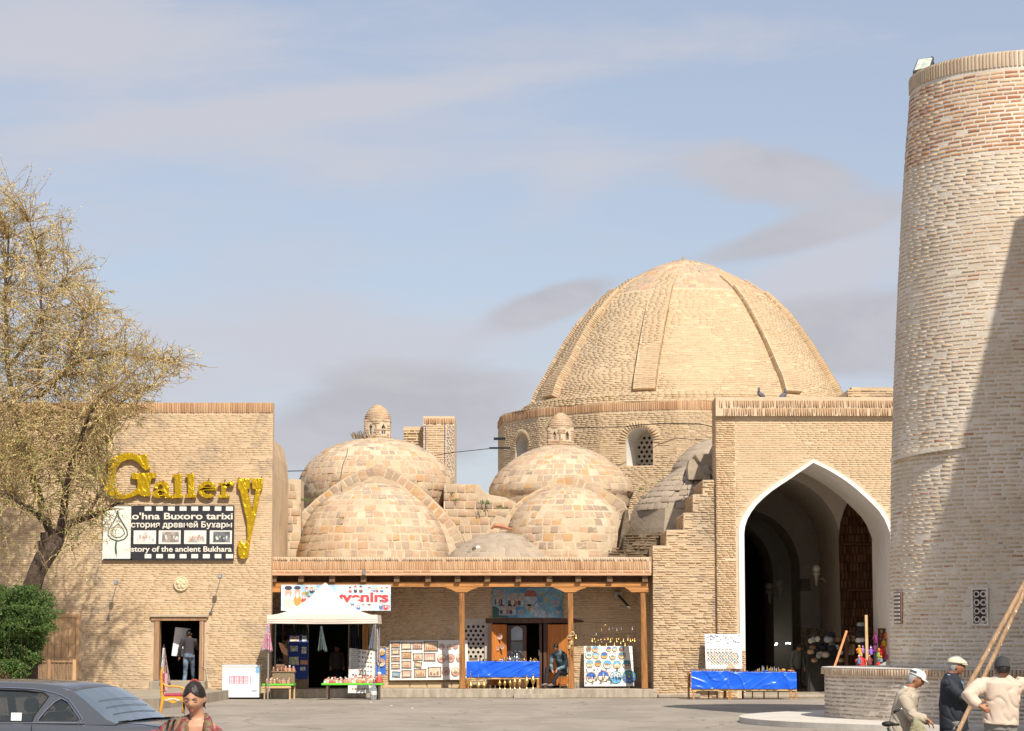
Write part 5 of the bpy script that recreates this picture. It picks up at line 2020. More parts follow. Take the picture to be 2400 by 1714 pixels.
def stand(x,y,z,h,face_deg,lean=0.0,side_lean=0.0,arm=None,stride=0.0,shw=.20,head_drop=0.0):
 """joints of a standing figure; face_deg: 0 looks away from the camera, 90 looks right, 180 looks at the camera"""
 k=h/1.70
 f=Vector((math.sin(R(face_deg)),math.cos(R(face_deg)),0))
 r=Vector((f.y,-f.x,0))
 O=Vector((x,y,z))
 U=Vector((0,0,1))
 up=(U+f*lean+r*side_lean).normalized()
 J={}
 pel=O+U*.92*k
 J['pelvis']=pel
 J['neck']=pel+up*.52*k
 J['head']=J['neck']+(up*.135+f*.02)*k-U*head_drop+f*head_drop*.7
 J['shL']=pel+up*.45*k-r*shw*k
 J['shR']=pel+up*.45*k+r*shw*k
 for s_,sg in (('L',-1),('R',1)):
  J['el'+s_]=J['sh'+s_]-U*.29*k+r*sg*.06-f*.03
  J['wr'+s_]=J['el'+s_]-U*.24*k+f*.05
  J['hip'+s_]=pel+r*sg*.09*k-U*.03
  st=stride*sg
  J['kn'+s_]=J['hip'+s_]-U*.43*k+f*(st*.5+.02)
  J['ank'+s_]=O+U*.08+r*sg*.10*k+f*st
  J['toe'+s_]=J['ank'+s_]+f*.14-U*.04
 J['front']=f
 return J,f,r
M_jeans=pbr('blue_jeans',(.055,.085,.14),.85,var=.35,scale=5,col2=(.16,.21,.28))
M_black=pbr('black_cloth',(.016,.016,.02),.8,var=.2)
M_char=pbr('charcoal_cloth',(.045,.04,.045),.85,var=.15)
M_shoe=pbr('dark_shoe',(.03,.028,.026),.5)
M_shoe2=pbr('grey_trainer',(.13,.13,.125),.6)
M_bei=pbr('beige_jacket',(.42,.36,.28),.8,var=.08,scale=3,spec=.2)
M_pink=pbr('cream_jacket',(.56,.45,.36),.75,var=.05,scale=3,spec=.2)
M_navy=pbr('navy_suit',(.018,.022,.032),.75,var=.15)
M_wh=pbr('white_cloth',(.72,.70,.66),.8,var=.04)
M_grey=M_grey
M_gtr=pbr('grey_trousers',(.20,.20,.185),.85,var=.1)
M_olive=pbr('olive_bag',(.27,.25,.15),.85,var=.12)
J,f,r=stand(WX(443,73.9),73.9,.40,1.66,8,lean=.05,stride=.10)
J['ankR']=J['ankR']+Vector((0,.28,.03)); J['toeR']=J['ankR']+Vector((.02,.13,-.03)); J['knR']=J['knR']+Vector((.0,.16,.02))
J['elL']=J['shL']+Vector((-.10,.02,-.27)); J['wrL']=J['elL']+Vector((-.02,.12,-.22))
J['elR']=J['shR']+Vector((.06,.12,-.26)); J['wrR']=J['elR']+Vector((-.10,.22,.05))
person('man in dark waistcoat and jeans, seen from behind, stepping into the gallery doorway',J,M_char,M_jeans,SKIN_B,M_hair,M_shoe,head_f=(.45,.85,-.1),
  hand_dirs={'L': ((-.1,.2,-1),(-1,0,0),.6),'R': ((-.4,.9,0),(0,0,1),.5)},face=False,fold=.006,belly=(.16,.11))
bd=MB()
a,b,c,d_=W(411,1470,74.15),W(447,1474,74.3),W(438,1540,74.3),W(402,1537,74.15)
n_=Vector((0.1,1,0)).normalized()*.03
bd.add([a,b,c,d_,a+n_,b+n_,c+n_,d_+n_],[(0,1,2,3),(7,6,5,4),(0,4,5,1),(1,5,6,2),(2,6,7,3),(3,7,4,0)])
tag(bd.build('white_panel',pbr('white_board_paint',(.75,.76,.78),.4,var=.02)),'tall white panel carried by the man entering the gallery doorway','panel')
sx_,sy_=WX(1312,74.75),74.75
q=lambda u_,v_,Y: W(u_,v_,Y)
J={'pelvis': q(1320,1574,74.95),'neck': q(1309,1526,74.62),'head': q(1303,1521,74.50)+Vector((0,-.06,.04)),'shL': q(1324,1535,74.6),'shR': q(1294,1536,74.72),
  'elL': q(1329,1560,74.5),'wrL': q(1305,1570,74.28),'elR': q(1291,1558,74.55),'wrR': q(1294,1571,74.30),
  'hipL': q(1324,1578,74.9),'hipR': q(1308,1576,74.92),'knL': q(1305,1570,74.42),'knR': q(1282,1568,74.45),
  'ankL': q(1294,1604,74.3),'ankR': q(1280,1603,74.35),'front': Vector((-.5,-1,0))}
J['knL']=q(1310,1575,74.35)
J['toeL']=J['ankL']+Vector((-.12,-.08,-.04)); J['toeR']=J['ankR']+Vector((-.12,-.06,-.04))
M_teal=pbr('teal_patterned_jacket',(.035,.06,.075),.75,var=.6,scale=6,col2=(.13,.20,.23))
person('young man in dark teal jacket dozing on a stool beside the brassware table',J,M_teal,M_black,SKIN_B,M_hair,M_shoe2,voxel=.012,head_f=(-.25,-.75,-.62),head_up=(0,-.5,.8),
  hand_dirs={'L': ((-.3,-.3,-1),(-.8,-.5,0),.5),'R': ((.35,-.3,-1),(.8,-.5,0),.5)},belly=(.17,.125),coat_long=.03,closed=True,fold=.008,loc=(sx_,sy_,.27))
st=thing('stool','low wooden stool with woven seat under the dozing young man','stool',(WX(1322,75.0),75.0,.27))
zs=WZ(1583,75.0)
c=Vector((WX(1323,75.0),75.0,0))
m=MB()
m.box(c.x-.16,c.x+.16,c.y-.16,c.y+.16,zs-.04,zs)
m.build('seat',pbr('woven_seat',(.50,.42,.28),.9,bump=.004),st,bevel=.012)
for dx in (-.14,.14):
 for dy in (-.14,.14):
  m=MB()
  m.box(c.x+dx-.017,c.x+dx+.017,c.y+dy-.017,c.y+dy+.017,.27,zs-.04)
  m.build('leg',W_pale,st)
m=MB()
for zz in (.33,.38):
 m.box(c.x-.14,c.x+.14,c.y-.15,c.y-.135,zz,zz+.02)
m.build('rung',W_pale,st)
J,f,r=stand(WX(790,76.6),76.6,.27,1.30,170,lean=.1)
person('dim figure of a souvenir seller in the shadow behind the white gazebo stall',J,pbr('grey_brown_top',(.07,.05,.04),.8),M_black,SKIN_B,M_hair,M_shoe,head_f=(-.4,-1,-.1),voxel=.02,fold=.0,hands=True)
J,f,r=stand(WX(1866,79.0),79.0,.06,1.62,150,lean=.18,head_drop=.05)
person('shopkeeper in a pale grey shirt bending over goods in the shaded archway',J,pbr('grey_shirt',(.10,.105,.09),.8),M_black,SKIN_B,M_hair,M_shoe,head_f=(.3,-.7,-.6),voxel=.02,fold=.006)
WYY=16.7
hz=W(456,1637,WYY)
zt=hz.z
O=Vector((hz.x,WYY+.02,0))
pel=Vector((hz.x+.03,WYY+.05,.78))
nk=Vector((W(462,1684,WYY).x,WYY+.03,W(462,1684,WYY).z))
sL,sR=W(500,1714,WYY),W(385,1716,WYY)
J={'pelvis': pel,'neck': nk,'head': hz+Vector((.0,-.02,.0)),
  'shL': Vector((W(492,1700,WYY).x,WYY+.05,nk.z-.085)),'shR': Vector((W(390,1702,WYY).x,WYY-.02,nk.z-.085))}
for s_,sg in (('L',1),('R',-1)):
 J['el'+s_]=J['sh'+s_]+Vector((sg*.05,.02,-.27))
 J['wr'+s_]=J['el'+s_]+Vector((-sg*.05,-.16,-.14))
 J['hip'+s_]=pel+Vector((sg*.08,0,-.03))
 J['kn'+s_]=pel+Vector((sg*.09,-.02,-.38))
 J['ank'+s_]=Vector((pel.x+sg*.09,WYY+.06,.08))
 J['toe'+s_]=J['ank'+s_]+Vector((sg*.02,-.14,-.04))
J['front']=Vector((0,-1,0))
def ikat_mat():
 m=bpy.data.materials.new('ikat_cloth')
 m.use_nodes=True
 t=NT(m.node_tree)
 o=t.n('ShaderNodeOutputMaterial')
 b=t.n('ShaderNodeBsdfPrincipled')
 t.l(b.outputs[0],o.inputs[0])
 g=t.n('ShaderNodeNewGeometry')
 pos=t.mapping(g.outputs['Position'],scale=(17,10,6))
 a=t.noise(pos,1.0,3,.5,1.6)
 col=t.ramp(a,[(0.0,(.03,.02,.02)),(.34,(.16,.015,.03)),(.42,(.20,.15,.08)),(.47,(.09,.10,.045)),(.53,(.24,.03,.035)),(.60,(.11,.02,.035)),(.66,(.22,.04,.03)),(.72,(.22,.18,.10))],'LINEAR')
 t.l(col,b.inputs['Base Color'])
 b.inputs['Roughness'].default_value=.7
 return m
M_ikat=ikat_mat()
M_under=pbr('dark_red_print',(.05,.015,.03),.7,var=.9,scale=60,col2=(.34,.03,.08))
wt,V,Mh=person('woman with tied dark hair and red patterned jacket looking down, in the foreground',J,M_under,M_black,SKIN_W,M_hair,M_shoe,voxel=.010,
     head_f=(-.14,-.93,-.30),head_up=(-.03,-.30,.93),hs=.92,hair=True,belly=(.14,.10),chest_d=.105,fold=.004,coat_long=.16,closed=True,openneck=True,coat_name='dress',sleeve_r=(.056,.048,.040),
     hand_dirs={'L': ((0,-1,-.3),(0,0,-1),.4),'R': ((0,-1,-.3),(0,0,-1),.4)})
m=MB()
for sg,sh in ((1,V['shL']),(-1,V['shR'])):
 pts=[V['neck']+Vector((sg*.045,.05,.02)),V['neck']+Vector((sg*.072,-.035,-.005)),V['neck']+Vector((sg*.088,-.105,-.08)),V['neck']+Vector((sg*.105,-.14,-.20)),V['neck']+Vector((sg*.10,-.15,-.45))]
 m.tube(pts,[.020,.028,.042,.052,.055],12)
 m.tube([V['neck']+Vector((sg*.06,.03,-.03)),sh+Vector((-sg*.03,0,.012)),sh+Vector((sg*.012,0,-.02)),sh.lerp(V['el'+('L' if sg>0 else 'R')],.5),V['el'+('L' if sg>0 else 'R')]],[.055,.064,.068,.064,.058],14)
loft(m,[(V['neck']+Vector((0,.05,-.62)),Vector((1,0,0)),Vector((0,-1,0)),.16,.09),(V['neck']+Vector((0,.04,-.3)),Vector((1,0,0)),Vector((0,-1,0)),.15,.085),(V['neck']+Vector((0,.035,-.08)),Vector((1,0,0)),Vector((0,-1,0)),.155,.075),(V['neck']+Vector((0,.045,.0)),Vector((1,0,0)),Vector((0,-1,0)),.07,.04)],20)
remeshed(m,'jacket',M_ikat,wt,.009,folds=.006,fscale=10)
m=MB()
P=lambda x,y,z: V['head']+Mh @ (Vector((x,y,z))*.92)
m.ball(P(0.01,-.090,.070),(.040,.040,.036),14,10)
m.build('hair_bun',M_hair,wt,smooth=True)
m=MB()
for k in range(10):
 a=R(36*k)
 m.ball(P(.012+.028*math.cos(a),-.078,.098+.018*math.sin(a)),(.011,.010,.009),8,6)
m.build('hair_tie',pbr('orange_red_tie',(.34,.06,.03),.7),wt,smooth=True)
m=MB()
for (xx,L) in ((.072,.05),(.078,.085),(-.070,.03)):
 m.tube([P(xx,.01,-.03),P(xx*1.1,.0,-.06),P(xx*1.12,-.02,-.06-L)],[.006,.004,.001],6)
m.build('hair_strand',M_hair,wt)
bg_=thing('handbag','black handbag hanging by two straps from the shoulder of the woman in front','handbag',(V['shR'].x,V['shR'].y,.62))
for k,dx in enumerate((.0,.035)):
 m=MB()
 s0=V['shR']+Vector((.03+dx,0,.078))
 m.tube([s0+Vector((0,.12,-.40)),s0+Vector((0,.09,-.10)),s0+Vector((0,.03,.0)),s0+Vector((-.005,-.05,-.01)),s0+Vector((-.02,-.11,-.12)),s0+Vector((-.04,-.12,-.45))],.0085,8)
 m.build('strap',pbr('black_leather',(.012,.012,.013),.25,var=0),bg_,smooth=True)
m=MB()
m.box(V['shR'].x-.12,V['shR'].x+.06,V['shR'].y-.16,V['shR'].y+.14,.55,.86)
m.build('bag',pbr('black_leather',(.012,.012,.013),.25),bg_,bevel=.03)
Y1=31.0
hd=W(2148,1592,Y1)
J={'head': hd,'neck': W(2130,1615,Y1),'pelvis': W(2112,1712,Y1+.05),
  'shL': W(2138,1636,Y1+.17),'shR': W(2120,1640,Y1-.19),'front': Vector((1,-.1,0))}
J['elR']=W(2140,1680,Y1-.26); J['wrR']=W(2174,1686,Y1-.30)
J['elL']=W(2132,1680,Y1+.24); J['wrL']=W(2160,1690,Y1+.22)
zg=.0
for s_,dy in (('L',.1),('R',-.1)):
 J['hip'+s_]=J['pelvis']+Vector((.0,dy,-.02)); J['kn'+s_]=J['pelvis']+Vector((.10,dy*1.2,-.28)); J['ank'+s_]=Vector((J['pelvis'].x+.05,Y1+dy*1.2,.08)); J['toe'+s_]=J['ank'+s_]+Vector((.14,0,-.04))
p1,V1,Mh1=person('old man in beige jacket and white peaked cap, head bent, standing at a bicycle',J,M_bei,M_jeans,SKIN_B,M_greyhair,M_shoe,voxel=.012,head_f=(.86,-.22,-.42),head_up=(.4,0,.9),
      hs=1.0,belly=(.195,.165),chest_d=.15,coat_long=.10,sleeve_r=(.085,.075,.052),fold=.010,collar=M_wh,
      hand_dirs={'R': ((.75,0,-.75),(-.5,0,-.6),.45),'L': ((.9,0,-.4),(0,0,-1),.5)},loc=(J['pelvis'].x,Y1,0))
def peaked_cap(V_,Mh_,s,name,mat,parent,peak_mat=None,band=None,flat=False):
 P=lambda x,y,z: V_['head']+Mh_ @ (Vector((x,y,z))*s)
 m=MB()
 seg,rings=36,12
 vs,fs=[],[]
 for i in range(rings+1):
  th=(math.pi/2)*i/rings
  for k in range(seg):
   a=2*math.pi*k/seg
   r0=math.cos(th)**(.75 if flat else .6)
   x,y,z=.089*r0*math.sin(a),(.112*r0)*math.cos(a)-.004,.034+.088*math.sin(th)
   if flat:
    x *= 1.13; y=y*1.10+.006
    z=.034+.078*math.sin(th)*(1-.42*max(0,math.cos(a))*r0)
   w=1+.02*mnoise.noise(Vector((x*40,y*40,z*30)))
   vs.append(P(x*w,y*w,z))
 for i in range(rings):
  for k in range(seg):
   k2=(k+1)%seg
   fs.append((i*seg+k,i*seg+k2,(i+1)*seg+k2,(i+1)*seg+k))
 fs.append(tuple(reversed(range(seg))))
 m.add(vs,fs)
 o=m.build(name,mat,parent,smooth=True)
 m=MB()
 n=12
 L=.060 if not flat else .030
 vs=[]
 for i in range(n+1):
  a=R(-62+124*i/n)
  vs.append(P(.086*math.sin(a),.106*math.cos(a),.040))
  vs.append(P(.094*math.sin(a),.106*math.cos(a)+L*math.cos(a*.9),.024))
 fs=[(2*i,2*i+1,2*i+3,2*i+2) for i in range(n)]
 m.add(vs,fs)
 pk=m.build('peak',peak_mat or mat,o,smooth=True)
 so=pk.modifiers.new('th','SOLIDIFY')
 so.thickness=.010*s
 if band:
  for zz in (.066,.082):
   m=MB()
   pts=[P(.092*math.sin(R(a)),.110*math.cos(R(a))-.004,zz+.010*math.cos(R(a))) for a in range(100,265,12)]
   m.tube(pts,.0048*s,5)
   m.build('stripe',band,o)
 return o
peaked_cap(V1,Mh1,1.02,'cap',M_wh,p1,band=pbr('dark_blue_stripe',(.04,.05,.09),.7))
Y2=30.6
J={'head': W(2243,1561,Y2),'neck': W(2229,1583,Y2),'pelvis': W(2236,1690,Y2+.05),'shL': W(2234,1600,Y2+.2),'shR': W(2222,1602,Y2-.18),'front': Vector((1,0,0))}
J['elR']=W(2252,1632,Y2-.22); J['wrR']=W(2290,1640,Y2-.15)
J['elL']=W(2250,1640,Y2+.26); J['wrL']=W(2282,1652,Y2+.2)
for s_,dy in (('L',.1),('R',-.1)):
 J['hip'+s_]=J['pelvis']+Vector((.0,dy,-.02)); J['kn'+s_]=J['pelvis']+Vector((.04,dy*1.1,-.34)); J['ank'+s_]=Vector((J['pelvis'].x,Y2+dy*1.2,.08)); J['toe'+s_]=J['ank'+s_]+Vector((.14,0,-.04))
p2,V2,Mh2=person('old man in dark suit and cream flat cap, in profile facing right',J,M_navy,M_gtr,SKIN_B,M_greyhair,M_shoe,voxel=.012,head_f=(.98,-.15,-.08),hs=.98,
      belly=(.19,.175),chest_d=.145,coat_long=.12,sleeve_r=(.082,.07,.052),fold=.012,collar=pbr('pale_blue_shirt',(.45,.50,.60),.7),
      hand_dirs={'R': ((.95,0,-.2),(0,0,-1),.5),'L': ((.95,0,-.2),(0,0,-1),.5)},loc=(J['pelvis'].x,Y2,0))
peaked_cap(V2,Mh2,1.02,'flat_cap',pbr('cream_cap',(.66,.57,.41),.85,var=.05),p2,flat=True)
m=MB()
P=lambda x,y,z: V2['head']+Mh2 @ (Vector((x,y,z))*.98)
m.tube([P(.077,.0,.012),P(.074,.05,.014),P(.055,.095,.012),P(.02,.105,.010)],.0022,5)
m.build('glasses',M_eye,p2)
m=MB()
m.add([V2['neck']+Vector((.085,-.055,-.02)),V2['neck']+Vector((.14,-.085,-.10)),V2['neck']+Vector((.152,-.06,-.16)),V2['neck']+Vector((.11,-.02,-.03))],[(0,1,2,3)])
tie=m.build('tie',pbr('light_blue_tie',(.20,.34,.45),.6),p2)
tie.modifiers.new('th','SOLIDIFY').thickness=.01
Y3=28.4
J={'head': W(2349,1566,Y3-.04),'neck': W(2352,1588,Y3),'pelvis': W(2345,1696,Y3+.02),'shL': W(2300,1606,Y3+.02),'shR': W(2403,1606,Y3+.05),'front': Vector((-.1,1,0))}
J['elL']=W(2268,1632,Y3-.12); J['wrL']=W(2297,1655,Y3-.16)
J['elR']=W(2432,1640,Y3-.02); J['wrR']=W(2412,1672,Y3+.10)
for s_,dx in (('L',-.1),('R',.1)):
 J['hip'+s_]=J['pelvis']+Vector((dx,0,-.02)); J['kn'+s_]=J['pelvis']+Vector((dx*1.2,.02,-.36)); J['ank'+s_]=Vector((J['pelvis'].x+dx*1.3,Y3,.08)); J['toe'+s_]=J['ank'+s_]+Vector((0,.14,-.04))
p3,V3,Mh3=person('man seen from behind in cream jacket and dark grey knitted hat, hand on hip',J,M_pink,M_gtr,SKIN_B,M_hair,M_shoe,voxel=.012,head_f=(-.05,.95,-.28),head_up=(0,.28,.95),hs=1.0,
      belly=(.205,.15),chest_d=.15,coat_long=.01,sleeve_r=(.092,.080,.055),fold=.011,collar=M_pink,face=False,
      hand_dirs={'L': ((.75,-.25,-.5),(.3,.9,0),.6),'R': ((0,.3,-1),(-1,0,0),.4)},loc=(J['pelvis'].x,Y3,0))
m=MB()
seg,rings=40,16
vs,fs=[],[]
for i in range(rings+1):
 th=(math.pi/2)*i/rings
 for k in range(seg):
  a=2*math.pi*k/seg
  r0=math.cos(th)**.62
  w=1+(.02 if i<4 else 0)+.012*math.sin(k*math.pi)
  vs.append(V3['head']+Mh3 @ (Vector((.090*r0*math.sin(a)*w,.112*r0*math.cos(a)*w-.006,-.012+.150*math.sin(th)))))
for i in range(rings):
 for k in range(seg):
  k2=(k+1)%seg
  fs.append((i*seg+k,i*seg+k2,(i+1)*seg+k2,(i+1)*seg+k))
fs.append(tuple(reversed(range(seg))))
m.add(vs,fs)
bn=m.build('knitted_hat',pbr('dark_grey_knit',(.045,.045,.048),.95,bump=.003,bscale=90),p3,smooth=True)
m=MB()
m.ball(V3['head']+Mh3 @ Vector((0,-.004,.142)),(.012,.012,.008),8,6)
m.build('tuft',MATS['dark_grey_knit'],bn,smooth=True)
bk=thing('bicycle','bicycle with black saddle, chrome handlebar and olive bag beside the man in the white cap','bicycle',(W(2115,1700,30.6).x,30.55,0))
M_chr=pbr('chrome',(.65,.65,.65),.2,1.0,var=0)
M_frm=pbr('bike_frame_green',(.03,.06,.045),.35,var=.1)
M_rub=pbr('black_rubber',(.012,.012,.012),.6,var=0)
yb_=30.62
bx=W(2078,1700,yb_).x
sad=W(2080,1697,yb_+.10)
m=MB()
m.ball(sad,(.075,.06,.035),14,8)
m.tube([sad+Vector((.03,0,0)),sad+Vector((.15,-.02,-.01))],[.05,.022],10,flat=.55)
m.build('saddle',M_rub,bk,smooth=True)
hb=W(2118,1662,yb_-.25)
m=MB()
gr0,gr1=W(2094,1670,yb_-.34),W(2108,1663,yb_-.34)
m.tube([gr1,W(2115,1661,yb_-.33),W(2122,1664,yb_-.3),W(2130,1676,yb_-.22),W(2145,1684,yb_-.05),W(2148,1688,yb_+.1),W(2140,1680,yb_+.25),W(2122,1668,yb_+.28)],.011,8)
m.build('handlebar',M_chr,bk,smooth=True)
m=MB()
m.tube([gr0,gr1],.0165,10)
m.build('grip',M_rub,bk,smooth=True)
m=MB()
m.tube([W(2122,1668,yb_+.28),W(2112,1672,yb_+.29)],.0165,10)
m.build('grip',M_rub,bk,smooth=True)
ctr=Vector((W(2146,1690,yb_).x,yb_+.02,0))
rw_=.26
rear=Vector((sad.x-.05,yb_+.08,rw_)); front=Vector((ctr.x+.30,yb_,rw_)); bb=Vector(((rear.x+front.x)/2-.08,yb_+.04,.25))
for nm,wc in (('wheel',rear),('wheel',front)):
 m=MB()
 m.tube([wc+Vector((math.cos(R(a))*rw_*.93,0,math.sin(R(a))*rw_*.93)) for a in range(0,361,12)],.012,6,cap=False)
 for a in range(0,360,24):
  m.tube([wc,wc+Vector((math.cos(R(a))*rw_*.92,0,math.sin(R(a))*rw_*.92))],.0016,3,cap=False)
 wh=m.build(nm,M_chr,bk)
 m=MB()
 m.tube([wc+Vector((math.cos(R(a))*rw_,0,math.sin(R(a))*rw_)) for a in range(0,361,12)],.018,8,cap=False)
 m.build('tyre',M_rub,wh,smooth=True)
m=MB()
hd_=ctr+Vector((.05,0,.56))
for a_,b_ in ((bb,sad-Vector((0,0,.05))),(bb,hd_-Vector((0,0,.12))),(sad-Vector((-.01,0,.16)),hd_),(rear,bb),(rear,sad-Vector((0,0,.12))),(front,hd_),(hd_,Vector((W(2148,1686,yb_).x,yb_+.02,W(2148,1688,yb_).z)))):
 m.tube([a_,b_],.014,8)
m.build('frame',M_frm,bk,smooth=True)
m=MB()
c=W(2152,1706,yb_-.18)
loft(m,[(c+Vector((0,0,-.22)),Vector((1,0,0)),Vector((0,1,0)),.11,.05),(c+Vector((0,0,-.05)),Vector((1,0,0)),Vector((0,1,0)),.115,.06),(c+Vector((-.01,0,.05)),Vector((1,0,0)),Vector((0,1,0)),.075,.045),(c+Vector((-.03,0,.12)),Vector((1,0,0)),Vector((0,1,0)),.02,.02)],18)
remeshed(m,'bag',M_olive,bk,.010,folds=.012,fscale=14)
pl=thing('wooden_pole','left one of two leaning wooden poles, passing behind the man in the dark suit','pole',(W(2243,1714,29.4).x,29.4,0))
M_pole=wood_mat('pole_wood',(.22,.13,.07),(.40,.26,.15),'Z',.8)
M_spot=pbr('paint_spot',(.70,.66,.60),.8,var=0)
def pole(p_pts,root,rad):
 m=MB()
 m.tube(p_pts,rad,10)
 o=m.build('shaft',M_pole,root,smooth=True)
 m=MB()
 for i in range(26):
  k=rnd.random()*(len(p_pts)-1)
  i0=int(k)
  p=p_pts[i0].lerp(p_pts[min(i0+1,len(p_pts)-1)],k-i0)
  a=rnd.uniform(-1.2,1.2)
  m.ball(p+Vector((math.sin(a),-math.cos(a),0))*(rad*.97),(rnd.uniform(.004,.010),.004,rnd.uniform(.005,.02)),6,4)
 m.build('paint_spots',M_spot,o)
def pt(u,v,Y): return W(u,v,Y)
A0,A1=pt(2284,1583,31.5),pt(2400,1370,32.0)
dA=(A1-A0)
foot=A0-dA*(A0.z/dA.z)
pole([foot,A0,A1,A0+dA*1.6],pl,.033)
pl.location=foot
for ch in pl.children:
 ch.matrix_parent_inverse=Matrix.Translation(foot).inverted()
pl2=thing('wooden_pole','right one of two leaning wooden poles with paint spots, passing in front of the men','pole',(0,0,0))
B0,B1=pt(2246,1714,29.9),pt(2311,1577,30.1)
dB=(B1-B0)
footB=B0-dB*(B0.z/dB.z)
pl2.location=footB
pole([footB,B0,B1,B0+dB*2.35,B0+dB*3.2],pl2,.029)
# ================================================================== SIGNS ON THE GALLERY WALL
YS=YG-.10
def Z1(x,y,Y=YS):
 """a place in my first enlargement of the wall -> point"""
 return W(x*.30782,900+y*.30782,Y)
def foil_mat():
 m=bpy.data.materials.new('gold_foil')
 m.use_nodes=True
 t=NT(m.node_tree)
 o=t.n('ShaderNodeOutputMaterial')
 b=t.n('ShaderNodeBsdfPrincipled')
 t.l(b.outputs[0],o.inputs[0])
 g=t.n('ShaderNodeNewGeometry')
 b.inputs['Base Color'].default_value=(.62,.40,.012,1)
 b.inputs['Metallic'].default_value=.6
 b.inputs['Roughness'].default_value=.30
 n1=t.noise(t.mapping(g.outputs['Position'],scale=(1.6,1,.8)),3.4,2,.4,2.2)
 bp=t.n('ShaderNodeBump')
 bp.inputs['Distance'].default_value=.05
 t.l(n1,bp.inputs['Height'])
 t.l(bp.outputs[0],b.inputs['Normal'])
 return m
M_foil=foil_mat()
def ell(cx,cy,rx,ry,a0,a1,n=14):
 return [(cx+rx*math.cos(R(a0+(a1-a0)*i/n)),cy-ry*math.sin(R(a0+(a1-a0)*i/n))) for i in range(n+1)]
LET={
 'G': ([(1145,650),(1130,600),(1115,535),(1075,540),(1060,548),(1020,530),(960,525),(900,540),(845,575),(800,630),(772,690),(768,740),(778,790),(805,835),(850,865),(910,880),(960,878),(1010,862),(1060,840),(1075,855),(1150,858),(1140,800),(1150,740),(1158,722),(1188,718),(1188,676),(1000,680),(1002,725),(1042,730),(1050,760),(1045,795),(1000,830),(950,845),(915,835),(885,795),(872,745),(880,690),(895,640),(925,600),(965,580),(1010,578),(1050,600),(1085,640),(1110,662)],[]),
 'a': ([(1178,795),(1172,775),(1190,755),(1215,743),(1255,742),(1280,760),(1287,800),(1287,842),(1310,848),(1308,868),(1262,871),(1245,857),(1215,871),(1180,868),(1160,848),(1165,822),(1195,806),(1240,798),(1238,775),(1222,765),(1210,778),(1205,797)],[[(1207,838),(1238,824),(1238,845),(1216,851)]]),
 'l': ([(1315,692),(1382,685),(1380,843),(1395,848),(1395,870),(1310,871),(1312,848),(1332,843),(1330,716),(1316,713)],[]),
 'l2': ([(1415,690),(1480,683),(1478,839),(1496,844),(1496,866),(1411,868),(1412,844),(1432,839),(1430,714),(1416,711)],[]),
 'e': (ell(1580,806,72,66,8,318)+ell(1585,808,32,34,305,182,8)+[(1553,812),(1652,812)],[ell(1583,792,28,24,172,8,6)]),
 'r': ([(1665,755),(1722,750),(1722,768),(1745,742),(1775,740),(1787,755),(1780,780),(1750,783),(1740,772),(1722,800),(1722,845),(1750,847),(1750,868),(1665,868),(1665,848),(1685,845),(1685,778),(1665,775)],[]),
 'y': ([(1808,722),(1905,720),(1905,800),(1885,805),(1920,960),(1948,805),(1918,800),(1915,722),(2003,718),(2000,798),(1985,815),(1950,1000),(1905,1200),(1895,1290),(1880,1325),(1850,1338),(1825,1325),(1812,1285),(1810,1215),(1835,1185),(1850,1215),(1870,1220),(1885,1170),(1880,1050),(1825,810),(1808,800)],[]),
}
gs=thing('gallery_letters','golden foil letters spelling Gallery with a long dropping y, high on the gallery wall','sign',(Z1(1400,800).x,YS,Z1(1400,800).z))
for k in ('G','a','l','l2','e','r','y'):
 o_,hs_=LET[k]
 cv=lambda P: [(Z1(x,y).x,Z1(x,y).z) for x,y in P]
 m=MB()
 m.prism(cv(o_),YS-.055,YS+.045,holes=[cv(h) for h in hs_])
 lo_=m.build('letter',M_foil,gs)
 bv=lo_.modifiers.new('b','BEVEL')
 bv.width=.022 if k in 'Gy' else .010
 bv.segments=2
 bv.limit_method='ANGLE'
 lo_.data.polygons.foreach_set('use_smooth',[True]*len(lo_.data.polygons))
 lo_.data.set_sharp_from_angle(angle=R(35))
m=MB()
for (x,y) in ((1052,668),(1060,535),(1243,735),(1355,682),(1457,680),(1592,722),(1715,732),(1820,715),(1993,712),(1352,878),(1458,874),(1705,874),(1592,876)):
 p=Z1(x,y,YG-.02)
 m.bar(p+Vector((0,.02,0)),p+Vector((0,-.07,0)),.03,.03)
m.build('fixing',pbr('rusty_fixing',(.20,.10,.06),.8),gs)
YBn=YG-.06
M_bk=pbr('banner_black',(.022,.021,.028),.6,var=.05)
M_bw=pbr('banner_white',(.70,.69,.62),.6,var=.03)
bn_=thing('film_strip_banner','black film strip banner with white lettering and four old photographs, below the golden letters','banner',(Z1(1380,1130).x,YBn,Z1(1380,1340).z))
def rect(m,x0,y0,x1,y1,Y,th,conv=Z1):
 a,b=conv(x0,y0,Y),conv(x1,y1,Y)
 m.box(a.x,b.x,Y-th,Y,b.z,a.z)
m=MB()
rect(m,1003,928,1780,1342,YBn,.03)
m.build('board',M_bk,bn_)
m=MB()
rect(m,787,928,1002,1342,YBn,.03)
m.build('side_board',M_bw,bn_)
m=MB()
rect(m,785,1331,1781,1345,YBn-.031,.006)
rect(m,785,926,1781,931,YBn-.031,.006)
rect(m,1000,928,1006,1342,YBn-.031,.006)
m.build('edge_trim',M_bk,bn_)
for y0,y1 in ((934,966),(1296,1328)):
 for x0,x1 in ((1102,1152),(1190,1240),(1280,1330),(1368,1420),(1457,1508),(1545,1597),(1635,1685),(1720,1774)):
  m=MB()
  rect(m,x0,y0,x1,y1,YBn-.031,.004)
  m.build('film_hole',M_bw,bn_)
